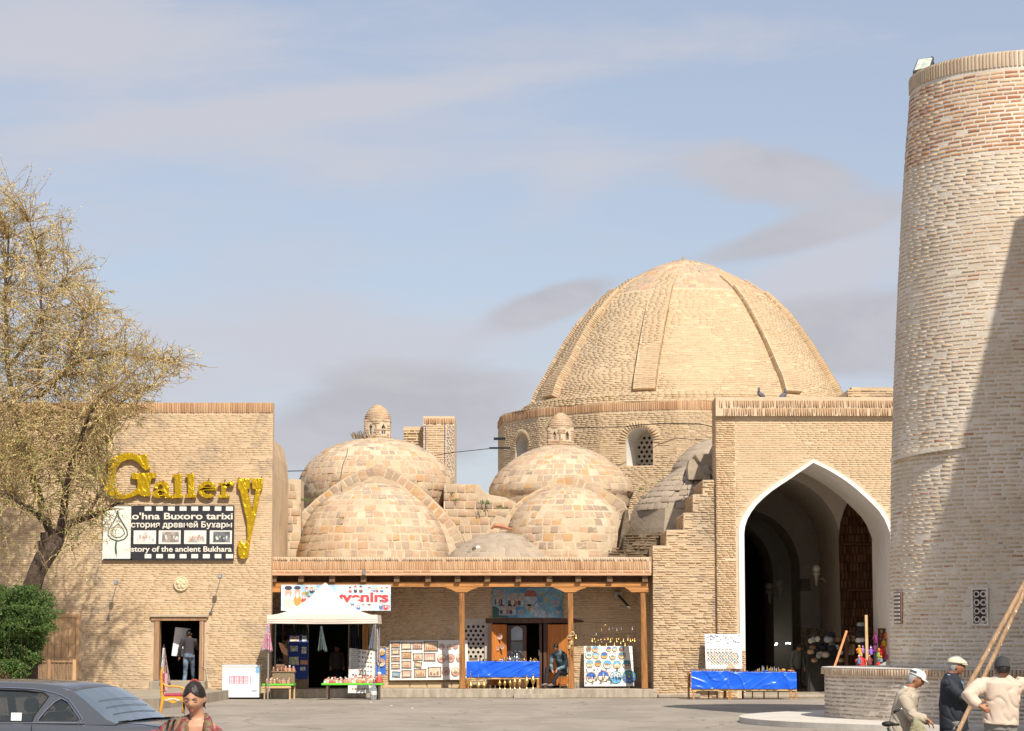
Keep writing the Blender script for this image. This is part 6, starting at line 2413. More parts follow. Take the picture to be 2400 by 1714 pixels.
ph_c=[((.45,.33,.26),(.62,.60,.56)),((.60,.55,.50),(.35,.30,.27)),((.50,.22,.13),(.60,.58,.52)),((.42,.47,.45),(.15,.15,.16))]
for i,(x0,x1) in enumerate(((1018,1187),(1209,1375),(1403,1570),(1598,1765))):
 m=MB()
 rect(m,x0,1116,x1,1219,YBn-.031,.004)
 fr_=m.build('photo_mount',M_bw,bn_)
 m=MB()
 rect(m,x0+26,1125,x1-14,1206,YBn-.036,.003)
 pc=m.build('photo',pbr('old_photo_tone_%s'%'abcd'[i],ph_c[i][1],.5,var=.5,scale=5),fr_)
 m=MB()
 for k in range(7):
  cx_=x0+40+rnd.random()*(x1-x0-75)
  cy_=1170+rnd.random()*22
  h_=rnd.uniform(10,30)
  w_=rnd.uniform(6,18)
  rect(m,cx_,cy_-h_,min(cx_+w_,x1-16),cy_,YBn-.0395-.0005*k,.001)
 m.build('photo_figures',pbr('old_photo_dark_%s'%'abcd'[i],ph_c[i][0],.5,var=.5,scale=8),fr_)
def place_text(txt,x0,x1,ybase,size_px,mat,parent,conv,Y,name='lettering',bold=.0,fit=True,unit=.30782,depth=.002):
 """set lettering from x0 to x1 with its baseline at ybase (enlargement pixels)"""
 a,b=conv(x0,ybase,Y),conv(x1,ybase,Y)
 o=poly_text(txt,1.0,mat,name,parent,Matrix.Identity(4),bold=bold,depth=depth,align='LEFT')
 me=o.data
 xs=[v.co.x for v in me.vertices]
 w=max(xs)-min(xs)
 sy=(conv(x0,ybase-size_px,Y).z-a.z)/.73
 M=Matrix.Translation((a.x,Y,a.z)) @ Matrix.Diagonal(((b.x-a.x)/w,1,sy,1)) @ Matrix.Translation((-min(xs),0,0))
 me.transform(M)
 return o
M_ltr=pbr('cream_lettering',(.70,.66,.56),.6,var=0)
place_text("Ko'hna Buxoro tarixi",945,1772,1030,50,M_ltr,bn_,Z1,YBn-.036,bold=.022)
place_text("\u0418\u0441\u0442\u043e\u0440\u0438\u044f \u0434\u0440\u0435\u0432\u043d\u0435\u0439 \u0411\u0443\u0445\u0430\u0440\u044b",950,1766,1092,44,M_ltr,bn_,Z1,YBn-.036,bold=.022)
place_text("History of the ancient Bukhara",938,1764,1277,42,M_ltr,bn_,Z1,YBn-.036,bold=.022)
m=MB()
def curve_z(pts,w,Y):
 P=[Z1(x,y,Y) for x,y in pts]
 m.tube(P,[w]*len(P),5)
curve_z([(895,965),(905,1010),(935,1060),(965,1110),(972,1150),(945,1182),(900,1195),(850,1180),(822,1150),(830,1105),(865,1050),(890,1000),(895,965)],.018,YBn-.04)
curve_z([(850,1130),(870,1090),(900,1065),(935,1100),(950,1140),(920,1165),(880,1170),(852,1150),(850,1130)],.012,YBn-.04)
curve_z([(885,1200),(880,1240),(885,1292)],.028,YBn-.04)
m.build('leaf_emblem',pbr('emblem_green',(.05,.10,.055),.6),bn_)
o=thing('wall_disc','round cream ceramic disc fixed to the wall above the gallery doorway','disc',(W(424.5,1369,YG).x,YG,W(424.5,1369,YG).z))
m=MB()
cdd=W(424.5,1369,YG-.02)
Mx=Matrix.Rotation(R(90),3,'X')
m.lathe([(.225,-.02),(.228,.03),(.20,.055),(.185,.04),(.12,.05),(.06,.065),(0,.07)],cdd,40,M=Mx)
M_disc=pbr('cream_ceramic',(.62,.52,.33),.5,var=.18,scale=6,bump=.01,bscale=14)
m.build('disc',M_disc,o,smooth=True,sharp=40)
m=MB()
for k in range(5):
 a=R(72*k+90)
 m.ball(cdd+Vector((math.cos(a)*.1,-.055,math.sin(a)*.1)),(.055,.02,.055),10,6)
m.build('petal',M_disc,o,smooth=True)
M_lampg=pbr('lamp_grey',(.22,.23,.24),.5,.3)
def rod_lamp(label,b0,b1):
 r_=thing('wall_floodlight',label,'floodlight',tuple(W(b0[0],b0[1],YG)))
 m=MB()
 a,b=W(b0[0],b0[1],YG-.03),W(b1[0],b1[1]+10,YG-.62)
 m.tube([a,a+Vector((0,-.08,.02)),a.lerp(b,.95)+Vector((0,0,0)),b+Vector((0,0,.0)),b+Vector((0,0,.10))],.010,6)
 m.build('rod',M_lampg,r_)
 m=MB()
 m.box(a.x-.045,a.x+.045,YG-.07,YG-.005,a.z-.03,a.z+.04)
 m.build('mount',M_lampg,r_)
 m=MB()
 c=W(b1[0],b1[1],YG-.62)
 m.box(c.x-.06,c.x+.06,c.y-.05,c.y+.06,c.z-.06,c.z+.07)
 h_=m.build('lamp_head',M_lampg,r_,bevel=.012)
 m=MB()
 m.box(c.x-.045,c.x+.045,c.y-.058,c.y-.051,c.z-.04,c.z+.045)
 m.build('glass',pbr('lamp_glass',(.35,.40,.45),.1),h_)
rod_lamp('small grey floodlight on a slanting rod left of the gallery doorway',(254,1448),(272,1366))
rod_lamp('small grey floodlight on a slanting rod right of the gallery doorway',(495,1435),(515.5,1351))
# ================================================================== BEFORE THE GALLERY
fy=72.3
fx0,fx1=WX(521,fy),WX(609,fy)
fzt=WZ(1559,fy)
fz=thing('chest_freezer','white chest freezer with pink outlined characters, standing left of the gazebo stall','freezer',((fx0+fx1)/2,fy,0))
M_frz=pbr('freezer_white',(.74,.75,.76),.35,var=.02)
m=MB()
m.box(fx0+.01,fx1-.01,fy,fy+.62,.05,fzt-.07)
m.build('body',M_frz,fz,bevel=.012)
m=MB()
m.box(fx0,fx1,fy-.012,fy+.635,fzt-.062,fzt)
m.build('lid',M_frz,fz,bevel=.015)
for x in (fx0+.09,fx1-.09):
 for y in (fy+.08,fy+.54):
  m=MB()
  m.tube([(x-.012,y,.025),(x+.012,y,.025)],.025,10)
  m.build('castor',M_rub,fz)
M_pk=pbr('pink_print',(.72,.12,.22),.5,var=0)
def ZF(x,y,Y=0):
 return W(x*.30782,1300+y*.30782,Y)
m=MB()
def frect(x0,y0,x1,y1,w=3.6):
 for (a,b,c_,d) in ((x0,y0,x1,y0+w),(x0,y1-w,x1,y1),(x0,y0,x0+w,y1),(x1-w,y0,x1,y1)):
  p,q_=ZF(a,b,fy-.001),ZF(c_,d,fy-.001)
  m.box(p.x,q_.x,fy-.003,fy-.001,q_.z,p.z)
for (x0,x1) in ((1745,1782),(1783,1820),(1822,1852),(1854,1890)):
 frect(x0,926,x1,982)
 frect(x0+7,934,x1-7,950,1.8)
 for yy in (958,967):
  p,q_=ZF(x0+5,yy,fy),ZF(x1-5,yy+2,fy)
  m.box(p.x,q_.x,fy-.003,fy-.001,q_.z,p.z)
 p,q_=ZF((x0+x1)/2-1,934,fy),ZF((x0+x1)/2+1,976,fy)
 m.box(p.x,q_.x,fy-.003,fy-.001,q_.z,p.z)
for yy in range(926,984,10):
 p,q_=ZF(1902,yy,fy),ZF(1912,yy+5,fy)
 m.box(p.x,q_.x,fy-.003,fy-.001,q_.z,p.z)
p,q_=ZF(1722,876,fy),ZF(1745,879,fy)
m.box(p.x,q_.x,fy-.003,fy-.001,q_.z,p.z)
m.build('printed_characters',M_pk,fz,fix=False)
m=MB()
p,q_=ZF(1946,860,fy),ZF(1976,905,fy)
m.box(p.x,q_.x,fy-.003,fy-.001,q_.z,p.z)
m.build('energy_sticker',pbr('sticker_blue',(.20,.42,.62),.5,var=.4,scale=30),fz)
m=MB()
p,q_=ZF(1915,1032,fy),ZF(1955,1045,fy)
m.box(p.x,q_.x,fy-.003,fy-.001,q_.z,p.z)
m.build('badge',pbr('badge_grey',(.4,.4,.42),.4),fz)
cy=55.0
ch=thing('ornate_armchair','carved golden armchair with crimson seat, side on, before the gallery doorway','armchair',(WX(405,cy),cy,0))
M_gold=pbr('gold_paint',(.62,.31,.035),.35,var=.15,coat=.3)
M_crim=pbr('crimson_velvet',(.35,.035,.07),.75,var=.15,sheen=.4)
M_silv=pbr('silver_carving',(.62,.60,.58),.4,var=.2,scale=30)
def C(u,v,dy=0.0):
 return W(u,v,cy+dy)
cw=.56
for dy in (0,cw):
 m=MB()
 m.tube([C(375,1681,dy) ,C(377,1660,dy),C(381,1640,dy),C(379,1622,dy),C(378.5,1600,dy),C(378,1585,dy),C(379,1574,dy),C(382,1566,dy)],[.032,.034,.04,.030,.034,.026,.034,.018],10)
 for vv in (1600,1590,1620):
  m.ball(C(378.5,vv,dy),(.042,.042,.018),10,6)
 m.build('rear_leg',M_gold,ch,smooth=True)
 m=MB()
 m.tube([C(428.5,1672,dy),C(429,1660,dy),C(431,1648,dy),C(432,1636,dy),C(431.5,1626,dy),C(431.5,1616,dy)],[.026,.032,.042,.036,.04,.018],10)
 m.ball(C(431.5,1620,dy),(.036,.036,.05),12,8)
 m.ball(C(429,1662,dy),(.036,.036,.02),10,6)
 m.build('front_leg',M_gold,ch,smooth=True)
 m=MB()
 m.tube([C(381,1601,dy),C(386,1606,dy),C(396,1609.5,dy),C(410,1609,dy),C(424,1611,dy),C(434,1616,dy),C(441,1617,dy),C(442,1612,dy)],[.020,.022,.022,.021,.024,.028,.028,.018],10)
 m.build('armrest',M_gold,ch,smooth=True)
 m=MB()
 a,b=C(381,1634.5,dy),C(432,1634.5,dy)
 za,zb_,zc_=C(381,1635,0).z,C(381,1648,0).z,C(381,1642,0).z
 n=10
 prof_=[(a.x,za),(b.x,za)]+[(b.x+(a.x-b.x)*k/n,zc_-(zc_-zb_)*math.sin(math.pi*k/n)**1.5*(.9+.3*math.cos(4*math.pi*k/n))) for k in range(n+1)]
 m.prism(prof_,cy+dy-.018,cy+dy+.018)
 m.build('apron',M_gold,ch,bevel=.004)
m=MB()
for k in range(22):
 a=k/21
 m.ball(C(388+32*a,1642-3.2*math.sin(math.pi*a)+rnd.uniform(-1.0,1.0),-.022),(.022,.012,.013),7,5)
m.build('carving',M_silv,ch)
m=MB()
a,b=C(381,1636),C(432,1636)
m.box(a.x+.01,b.x+.01,cy+.0,cy+cw,C(381,1637).z,C(381,1633).z)
m.build('seat_frame',M_gold,ch,bevel=.01)
m=MB()
m.box(a.x+.02,b.x-.02,cy+.03,cy+cw-.03,C(381,1634).z,C(381,1625.5).z)
m.build('seat',M_crim,ch,bevel=.03)
m=MB()
m.box(C(380,1600).x-.01,C(380,1600).x+.05,cy+.05,cy+cw-.05,C(380,1622).z,C(380,1578).z)
m.build('backrest',M_crim,ch,bevel=.02)
m=MB()
m.tube([C(381,1571,k*cw)+Vector((0,0,.06*math.sin(math.pi*k))) for k in (0,.15,.3,.5,.7,.85,1)],.028,8)
m.build('crest_rail',M_gold,ch,smooth=True)
def robe_mat(name,stops,sc,rough=.7,dist=1.0,metal=0.0):
 m=bpy.data.materials.new(name)
 m.use_nodes=True
 t=NT(m.node_tree)
 o=t.n('ShaderNodeOutputMaterial')
 b=t.n('ShaderNodeBsdfPrincipled')
 t.l(b.outputs[0],o.inputs[0])
 g=t.n('ShaderNodeNewGeometry')
 a=t.noise(t.mapping(g.outputs['Position'],scale=sc),1.0,3,.5,dist)
 t.l(t.ramp(a,stops,'CONSTANT'),b.inputs['Base Color'])
 b.inputs['Roughness'].default_value=rough
 b.inputs['Metallic'].default_value=metal
 return m
def hang_cloth(name,label,cat,top,bot_l,bot_r,Y,mat,folds=5,depth=.07,topw=.5,parent=None,hem=.03):
 """cloth gathered at the top, falling in folds: pixels"""
 def fn(s,t):
  a=W(top[0]+(s-.5)*2*topw*(bot_r[0]-bot_l[0])/2*.35,top[1],Y)
  b=W(bot_l[0]+(bot_r[0]-bot_l[0])*s,bot_l[1]+(bot_r[1]-bot_l[1])*s,Y)
  p=a.lerp(b,t**.9)
  amp=depth*(.3+.7*t)
  p.y+=amp*math.sin(s*math.pi*2*folds+1.3*t)-.5*amp*math.sin(math.pi*s)
  p.x+=.2*amp*math.sin(s*17+t*3)
  if t>.96:
   p.z-=hem*math.sin(s*9)
  return p
 m=MB()
 m.sheet(folds*8,14,fn)
 o=m.build(name,mat,parent,smooth=True,fix=False)
 o.modifiers.new('th','SOLIDIFY').thickness=.006
 if label:
  tag(o,label,cat)
 return o
rb=thing('striped_robes','silver and multicoloured striped robes hung behind the golden armchair','robes',tuple(W(385,1612,60)))
hang_cloth('robe',None,None,(383,1519),(372,1605),(386,1606),60.0,robe_mat('silver_stripe',[(0,(.62,.62,.64)),(.42,(.18,.19,.22)),(.5,(.70,.70,.72)),(.6,(.32,.34,.38))],(30,1,1.5)),2,.05,parent=rb)
hang_cloth('robe',None,None,(385,1519),(384,1606),(399,1603),60.05,robe_mat('ikat_stripe',[(0,(.06,.05,.08)),(.38,(.30,.12,.16)),(.46,(.42,.28,.10)),(.52,(.10,.09,.16)),(.58,(.45,.35,.30)),(.64,(.25,.06,.10))],(26,1,2.5)),2,.05,parent=rb)
m=MB()
m.tube([W(384,1517,60.1),Vector((W(384,1517,60.1).x,60.1,.0+.27))],.016,8)
m.tube([W(384,1510,60.1),W(384,1521,60.1)],[.012,.035],8)
m.build('stand',pbr('dark_iron',(.03,.025,.022),.5,.5),rb)
fc=thing('wicker_fence','brown woven reed fence with timber posts under the gate and bush','fence',(WX(90,68.0),68.0,.27))
yfn=68.0
M_reed=wood_mat('reed',(.16,.10,.06),(.34,.22,.13),'Z',.9,1.5)
f0,f1=WX(-30,yfn),WX(177,yfn)
zf0,zf1=.1,WZ(1546,yfn)
for uu in (8,79,117,176):
 x=WX(uu,yfn)
 m=MB()
 m.box(x-.045,x+.045,yfn-.06,yfn+.02,.0,zf1+(.03 if uu in (8,79) else -.0))
 m.build('post',W_door if uu != 176 else W_gate,fc)
m=MB()
m.box(f0,f1,yfn-.05,yfn-.03,zf1-.08,zf1-.03)
m.build('rail',W_door,fc)
x=f0
nre=0
while x<f1:
 m=MB()
 w=rnd.uniform(.018,.035)
 m.box(x,x+w,yfn-.015+rnd.uniform(-.01,.01),yfn+.01,zf0,zf1-rnd.uniform(0,.06))
 m.build('reed_slat',M_reed,fc)
 x+=w+rnd.uniform(.006,.016)
 nre+=1
# ================================================================== GAZEBO STALL
ty=71.95
tl,tr=WX(626,ty),WX(883,ty)
tcx=(tl+tr)/2
tdep=2.15
zva,zvb=WZ(1442,ty),WZ(1462,ty)
zpk=WZ(1366,ty+tdep/2)
M_can=pbr('canopy_cloth',(.70,.62,.54),.8,var=.03,scale=2,spec=.2)
tn_=thing('gazebo_stall','off white pointed gazebo canopy on thin legs in front of the souvenir shop','gazebo',(tcx,ty+tdep/2,0))
hwx,hwy=(tr-tl)/2,tdep/2
def can(k,side,s):
 """k: 0 eave .. 1 peak; concave rise"""
 pass
m=MB()
prof_c=[(1.0,0),(.92,.008),(.80,.045),(.68,.11),(.56,.20),(.45,.31),(.34,.44),(.24,.58),(.15,.73),(.08,.87),(.03,.97),(.0,1.0)]
rings_=[]
for (r_,h_) in prof_c:
 row=[]
 n=10
 c4=[(-1,-1),(1,-1),(1,1),(-1,1)]
 for q_ in range(4):
  a,b=c4[q_],c4[(q_+1)%4]
  for k in range(n):
   s=k/n
   x,y=a[0]+(b[0]-a[0])*s,a[1]+(b[1]-a[1])*s
   sag=.02*math.sin(math.pi*s)*math.sin(math.pi*min(1,r_))+.012*mnoise.noise(Vector((x*3,y*3,h_*4)))
   row.append((tcx+x*hwx*r_*(1-sag),ty+hwy+y*hwy*r_*(1-sag),zva+(zpk-zva)*h_-sag*.4))
 rings_.append(row)
vs=[p for row in rings_ for p in row]
N_=len(rings_[0])
fs=[]
for i in range(len(rings_)-1):
 for k in range(N_):
  k2=(k+1)%N_
  fs.append((i*N_+k,i*N_+k2,(i+1)*N_+k2,(i+1)*N_+k))
m.add(vs,fs)
cn=m.build('canopy',M_can,tn_,smooth=True,fix=True,sharp=50)
m=MB()
def val(s,t):
 per=s*4
 q_=min(3,int(per))
 a,b=c4[q_],c4[(q_+1)%4]
 k=per-q_
 x,y=a[0]+(b[0]-a[0])*k,a[1]+(b[1]-a[1])*k
 bulge=1+.012*math.sin(k*9+q_)*t+.006
 return Vector((tcx+x*hwx*bulge,ty+hwy+y*hwy*bulge,zva+.01+(zvb-zva-.012*math.sin(math.pi*k)*1.0)*t))
m.sheet(96,4,val)
vl=m.build('valance',M_can,tn_,smooth=True,fix=False,sharp=40)
m=MB()
for zz in (zva-.13,zva-.19):
 m.box(tl-.012,tr+.012,ty-.022,ty-.014,zz,zz+.006)
m.build('seam',pbr('seam_line',(.50,.43,.36),.8),vl)
M_leg=pbr('gazebo_leg_grey',(.30,.31,.32),.4,.4)
for x,y in ((tl+.04,ty+.03),(tr-.04,ty+.03),(tl+.04,ty+tdep-.04),(tr-.04,ty+tdep-.04)):
 m=MB()
 m.box(x-.018,x+.018,y-.018,y+.018,.0 if y<YF-.1 else .27,zva-.02)
 m.build('leg',M_leg,tn_)
m=MB()
m.bar((tl+.05,ty+.03,zvb+.03),(tr-.05,ty+.03,zvb+.03),.025)
m.bar((tl+.05,ty+tdep-.04,zvb+.03),(tr-.05,ty+tdep-.04,zvb+.03),.025)
m.build('rail',M_leg,tn_)
M_r1=robe_mat('pink_grey_ikat',[(0,(.55,.56,.58)),(.40,(.30,.38,.42)),(.50,(.60,.05,.20)),(.565,(.62,.60,.60)),(.62,(.50,.06,.10))],(6,6,3.4),dist=2.5)
hang_cloth('hanging_robe','grey robe with pink and red pattern hanging at the left corner of the gazebo','robe',(629,1462),(611,1524),(638,1526),ty-.02,M_r1,4,.05,topw=.5)
hang_cloth('hanging_robe','dark teal patterned robe hanging from the middle of the gazebo edge','robe',(753,1468),(744,1524),(766,1526),ty-.01,robe_mat('teal_robe',[(0,(.05,.07,.075)),(.45,(.10,.13,.13)),(.55,(.05,.06,.06)),(.62,(.16,.26,.27))],(12,5,3)),4,.06,topw=.5)
hang_cloth('hanging_jacket','slate blue jacket hanging at the right corner of the gazebo','jacket',(876,1464),(863,1521),(877,1524),ty-.02,pbr('slate_cloth',(.13,.15,.19),.8,var=.2,scale=9),3,.05)
hang_cloth('hanging_jacket','olive jacket hanging beside the slate blue one at the gazebo corner','jacket',(879,1464),(876,1525),(883,1524),ty+.03,pbr('olive_cloth',(.25,.22,.13),.8,var=.15),2,.05)
hang_cloth('hanging_scarf','long mauve and white flecked scarf hanging right of the gazebo corner','scarf',(884,1474),(881,1556),(892,1554),ty+.10,robe_mat('mauve_fleck',[(0,(.36,.30,.32)),(.47,(.22,.15,.18)),(.53,(.45,.42,.43))],(40,8,18)),2,.04)
M_dk=[pbr('darkening_cloth_%s'%n_,c_,.9,var=.4,scale=6) for n_,c_ in (('black',(.015,.014,.016)),('brown',(.03,.02,.016)),('green',(.015,.025,.02)),('blue',(.015,.018,.035)))]  # near-black cloths, added to deepen the shade on the wall behind the gazebo
for i,(u0,u1,vb) in enumerate(((640,664,1590),(662,690,1500),(688,722,1490),(816,842,1560),(838,866,1530))):
 hang_cloth('added_dark_cloth','%s added dark cloth from the left, darkening the wall behind the gazebo'%ORD[i],'garment',((u0+u1)/2,1442,0),(u0,vb),(u1,vb),75.4,M_dk[i%4],4,.06,topw=2.0)
def Z3(x,y,Y=0):
 return W(600+x*.22867,1300+y*.22867,Y)
ysg=YF+.06
sg_=thing('souvenirs_sign','long blue and white souvenirs sign with red lettering and painted dolls behind the gazebo peak','sign',(Z3(820,440,ysg).x,ysg,Z3(820,575,ysg).z))
m=MB()
rect(m,260,311,1380,575,ysg,.02,Z3)
m.build('board',pbr('sign_blue',(.36,.58,.74),.5,var=.18,scale=1.6,col2=(.66,.76,.82)),sg_)
M_sred=pbr('sign_red',(.62,.06,.07),.5,var=0)
M_swh=pbr('sign_white',(.74,.74,.72),.5,var=0)
place_text('Souvenirs',590,1366,490,118,M_swh,sg_,Z3,ysg-.024,bold=.06)
place_text('Souvenirs',600,1358,484,106,M_sred,sg_,Z3,ysg-.030,bold=.035)
cols_p={k: pbr('doll_'+k,c,.6,var=.25,scale=25) for k,c in dict(red=(.50,.09,.06),skin=(.62,.36,.26),dark=(.05,.05,.08),cream=(.66,.58,.48),orange=(.62,.30,.08),blue=(.10,.20,.42),green=(.16,.26,.10),white=(.70,.68,.64),terra=(.42,.19,.11),clay=(.50,.27,.17),brown=(.20,.10,.06)).items()}
def dollprint(cx_,y0,y1,w,body,hat):
 h=y1-y0
 for (a,b,c_,d,mt,off) in ((-.5,.45,.5,1.0,body,.0),(-.36,.12,.36,.5,'skin',.002),(-.40,.0,.40,.18,hat,.004),(-.18,.32,.18,.62,'white',.0045)):
  m=MB()
  P=ell(cx_+w*(a+c_)/2,y0+h*(b+d)/2,w*(c_-a)/2,h*(d-b)/2,0,330,11)
  m.prism([(Z3(x,y,ysg).x,Z3(x,y,ysg).z) for x,y in P],ysg-.0225-off,ysg-.021-off)
  m.build('painted_doll',cols_p[mt],sg_)
dollprint(332,320,566,100,'cream','dark')
dollprint(425,322,530,84,'orange','dark')
for (cx_,y0,y1,w,b_,h_) in ((490,385,500,50,'red','orange'),(520,330,420,44,'green','red'),(570,330,400,46,'dark','orange'),(610,340,400,40,'brown','white'),(540,420,500,44,'orange','brown'),
         (965,330,395,34,'red','dark'),(1020,318,395,36,'dark','red'),(1075,320,395,40,'brown','dark'),(1160,335,390,44,'white','blue'),(1200,335,390,40,'blue','white'),(1240,330,390,34,'red','cream'),(1290,330,392,38,'blue','skin'),(1340,330,392,38,'white','red'),
         (930,505,570,50,'blue','white'),(990,505,570,50,'white','blue'),(1050,505,570,44,'blue','white'),(1100,505,570,40,'white','blue'),(1160,508,570,50,'cream','dark'),(1280,465,570,40,'blue','dark'),(1330,505,570,46,'red','white')):
 dollprint(cx_,y0,y1,w,b_,h_)
m=MB()
for k in range(4):
 rect(m,1290,515+14*k,1372,521+14*k,ysg-.0225,.002,Z3)
m.build('painted_stripes',M_sred,sg_)
M_grn=pbr('bright_green_cloth',(.13,.55,.04),.6,var=.05)
def zc(x,y,Y):
 return W(600+x*.13193,1440+y*.13193,Y)
def table(name,label,x0,x1,y0,y1,ztop,legs,cloth,legm,th=.04,z0=0.0,drop=.0,legw=.045,group=None):
 o=thing(name,label,'table',((x0+x1)/2,(y0+y1)/2,z0),group)
 m=MB()
 m.box(x0,x1,y0,y1,ztop-th,ztop)
 m.build('tabletop',cloth,o,bevel=.012)
 for (x,y) in legs:
  m=MB()
  m.box(x-legw/2,x+legw/2,y-legw/2,y+legw/2,z0,ztop-th)
  m.build('leg',legm,o)
 return o
g1y=72.2
a0,a1=zc(105,1240,g1y).x,zc(668,1240,g1y).x
zt1=zc(105,1236,g1y).z
t1=table('green_table','short low table with bright green top full of clay figures, left side of the gazebo',a0,a1,g1y,g1y+.8,zt1,[(a0+.08,g1y+.06),(a1-.11,g1y+.06),(a0+.08,g1y+.72),(a1-.04,g1y+.72)],M_grn,W_pale,.055)
m=MB()
m.box(a0+.03,a1-.08,g1y+.02,g1y+.05,zt1-.13,zt1-.056)
m.build('apron',W_pale,t1)
g2y=71.75
b0,b1=zc(1160,1240,g2y).x,zc(2265,1240,g2y).x
zt2=zc(1160,1225,g2y).z
t2=table('green_table','long low table with bright green top crowded with painted dolls, right side of the gazebo',b0,b1,g2y,g2y+.55,zt2,[(b0+.17,g2y+.07),(b1-.12,g2y+.07),(b0+.19,g2y+.5),(b1-.2,g2y+.5)],M_grn,wood_mat('dark_leg',(.06,.04,.03),(.14,.10,.07),'Z',.6),.06,legw=.06)
def figurine(name,h,body,head,hat,base=None):
 """small painted clay figure standing on its base at the origin"""
 o=thing(name,'','figurine',(0,0,0))
 m=MB()
 m.lathe([(.34*h,0),(.36*h,.08*h),(.30*h,.30*h),(.24*h,.5*h),(.16*h,.62*h),(.10*h,.66*h)],(0,0,0),12)
 for sg in (-1,1):
  m.ball((sg*.25*h,-.08*h,.38*h),(.09*h,.10*h,.17*h),8,6)
 m.build('body',cols_p[body],o,smooth=True)
 m=MB()
 m.ball((0,-.01,.76*h),(.16*h,.16*h,.17*h),12,8)
 m.build('head',cols_p[head],o,smooth=True)
 m=MB()
 m.lathe([(.17*h,.80*h),(.19*h,.86*h),(.15*h,.97*h),(0,1.0*h)],(0,0,0),12)
 m.build('hat',cols_p[hat],o,smooth=True)
 m=MB()
 m.ball((0,-.15*h,.66*h),(.09*h,.05*h,.10*h),8,6)
 m.build('beard',cols_p['white'],o,smooth=True)
 return o
kinds=[('clay','skin','white'),('red','skin','white'),('cream','skin','red'),('terra','skin','dark'),('orange','skin','cream'),('brown','skin','orange')]
protos=[figurine('clay_figurine',.14,*k) for k in kinds]
used=[False]*len(protos)
def place_fig(kind,x,y,z,s,label,group):
 src=protos[kind]
 if not used[kind]:
  used[kind]=True
  o=src
  o.location=(x,y,z)
  o.scale=(s,s,s)
 else:
  o=src.copy()
  COL.objects.link(o)
  o.location=(x,y,z)
  o.scale=(s,s,s)
  for chd in src.children:
   c=chd.copy()
   COL.objects.link(c)
   c.parent=o
   c.matrix_parent_inverse=Matrix.Identity(4)
 o['label']=label
 o['group']=group
 o.rotation_euler=(0,0,rnd.uniform(-.5,.5))
for p in protos:
 for chd in p.children:
  chd.matrix_parent_inverse=Matrix.Identity(4)
kn=['clay brown','red','cream','terracotta','orange','dark brown']
def LBL(k,wh,row,n):
 return '%s bearded figurine, %s from the left, %s row, %s green table'%(kn[k],ORD[n-1],['front','second','third','back'][row] if wh=='long' else ['front','middle','back'][row],wh)
nfig=0
for row,yy in enumerate((g2y+.07,g2y+.17,g2y+.28,g2y+.39)):
 nfig=0
 x=b0+.10+row*.03
 while x<b1-.20:
  k=rnd.choice([0,0,1,2,2,3,4,1])
  s=rnd.uniform(.62,.9)+.18*row+(.35 if x>b1-.85 and row>1 else 0)
  place_fig(k,x,yy,zt2,s,LBL(k,'long',row,nfig+1),'painted figurines on the long green table')
  x+=rnd.uniform(.10,.15)*(.8+s*.35)
  nfig+=1
place_fig(1,b1-.13,g2y+.12,zt2,2.35,'largest painted figurine, red robed and white bearded, right end of the long green table','painted figurines on the long green table')
for row,yy in enumerate((g1y+.08,g1y+.2,g1y+.32)):
 nfig=0
 x=a0+.12
 while x<a1-.1:
  k=rnd.choice([0,3,3,5,0])
  s=rnd.uniform(.6,.8)+.3*row
  nfig+=1
  place_fig(k,x,yy,zt1,s,LBL(k,'short',row,nfig),'clay figurines on the short green table')
  x+=rnd.uniform(.10,.16)*(.8+.3*s)
bs=thing('basket','low wicker basket full of terracotta pieces at the back of the short green table','basket',((a0+a1)/2+.1,g1y+.55,zt1))
M_wick=pbr('wicker',(.24,.18,.11),.9,var=.5,scale=60,bump=.01,bscale=70)
m=MB()
zb1=zc(400,1040,g1y).z
m.box(a0+.25,a1-.02,g1y+.45,g1y+.75,zt1,zb1)
m.build('basket_body',M_wick,bs,bevel=.02)
m=MB()
m.box(a0+.22,a1+.01,g1y+.42,g1y+.78,zb1,zb1+.035)
m.build('rim',M_wick,bs,bevel=.015)
x=a0+.28
nfig=0
while x<a1-.05:
 nfig+=1
 k=rnd.choice([3,0,5,3])
 place_fig(k,x,g1y+.6,zb1+.035,rnd.uniform(.7,1.3),'%s figurine, %s from the left in the wicker basket on the short green table'%(kn[k],['first','second','third','fourth','fifth','sixth','seventh','eighth'][nfig-1]),'figurines in the basket')
 x+=.12
for i in range(6):
 m=MB()
 xx=zc(370+i*24,900,g1y+.66).x
 m.lathe([(.035,0),(.04,.05),(.028,.12),(.035,.16),(.02,.20),(0,.21)],(xx,g1y+.68,zb1+.04),10)
 tag(m.build('terracotta_bottle',cols_p['brown'],None,smooth=True),'dark brown terracotta bottle, %s from the left at the back of the basket'%['first','second','third','fourth','fifth','last'][i],'bottle','bottles at the back of the basket')
wb=thing('water_bottle','large clear plastic water bottle with blue cap standing before the long green table','bottle',(zc(2088,1500,g2y-.2).x,g2y-.2,0))
M_pet=pbr('clear_plastic',(.62,.68,.70),.08,var=0,trans=.75,spec=.6)
c=(zc(2088,1500,g2y-.2).x,g2y-.2,0)
hbt=zc(2088,1195,g2y-.2).z
m=MB()
m.lathe([(.085,0),(.098,.02),(.095,.08),(.10,.12),(.094,.17),(.10,.22),(.098,.29),(.075,.36),(.03,hbt-.06),(.026,hbt-.02),(0,hbt-.02)],c,20)
m.build('bottle_body',M_pet,wb,smooth=True)
m=MB()
m.lathe([(.03,hbt-.045),(.03,hbt),(0,hbt)],c,12)
m.build('cap',pbr('blue_cap',(.05,.10,.35),.4),wb)
m=MB()
m.lathe([(.099,.14),(.102,.15),(.102,.25),(.099,.26)],c,20)
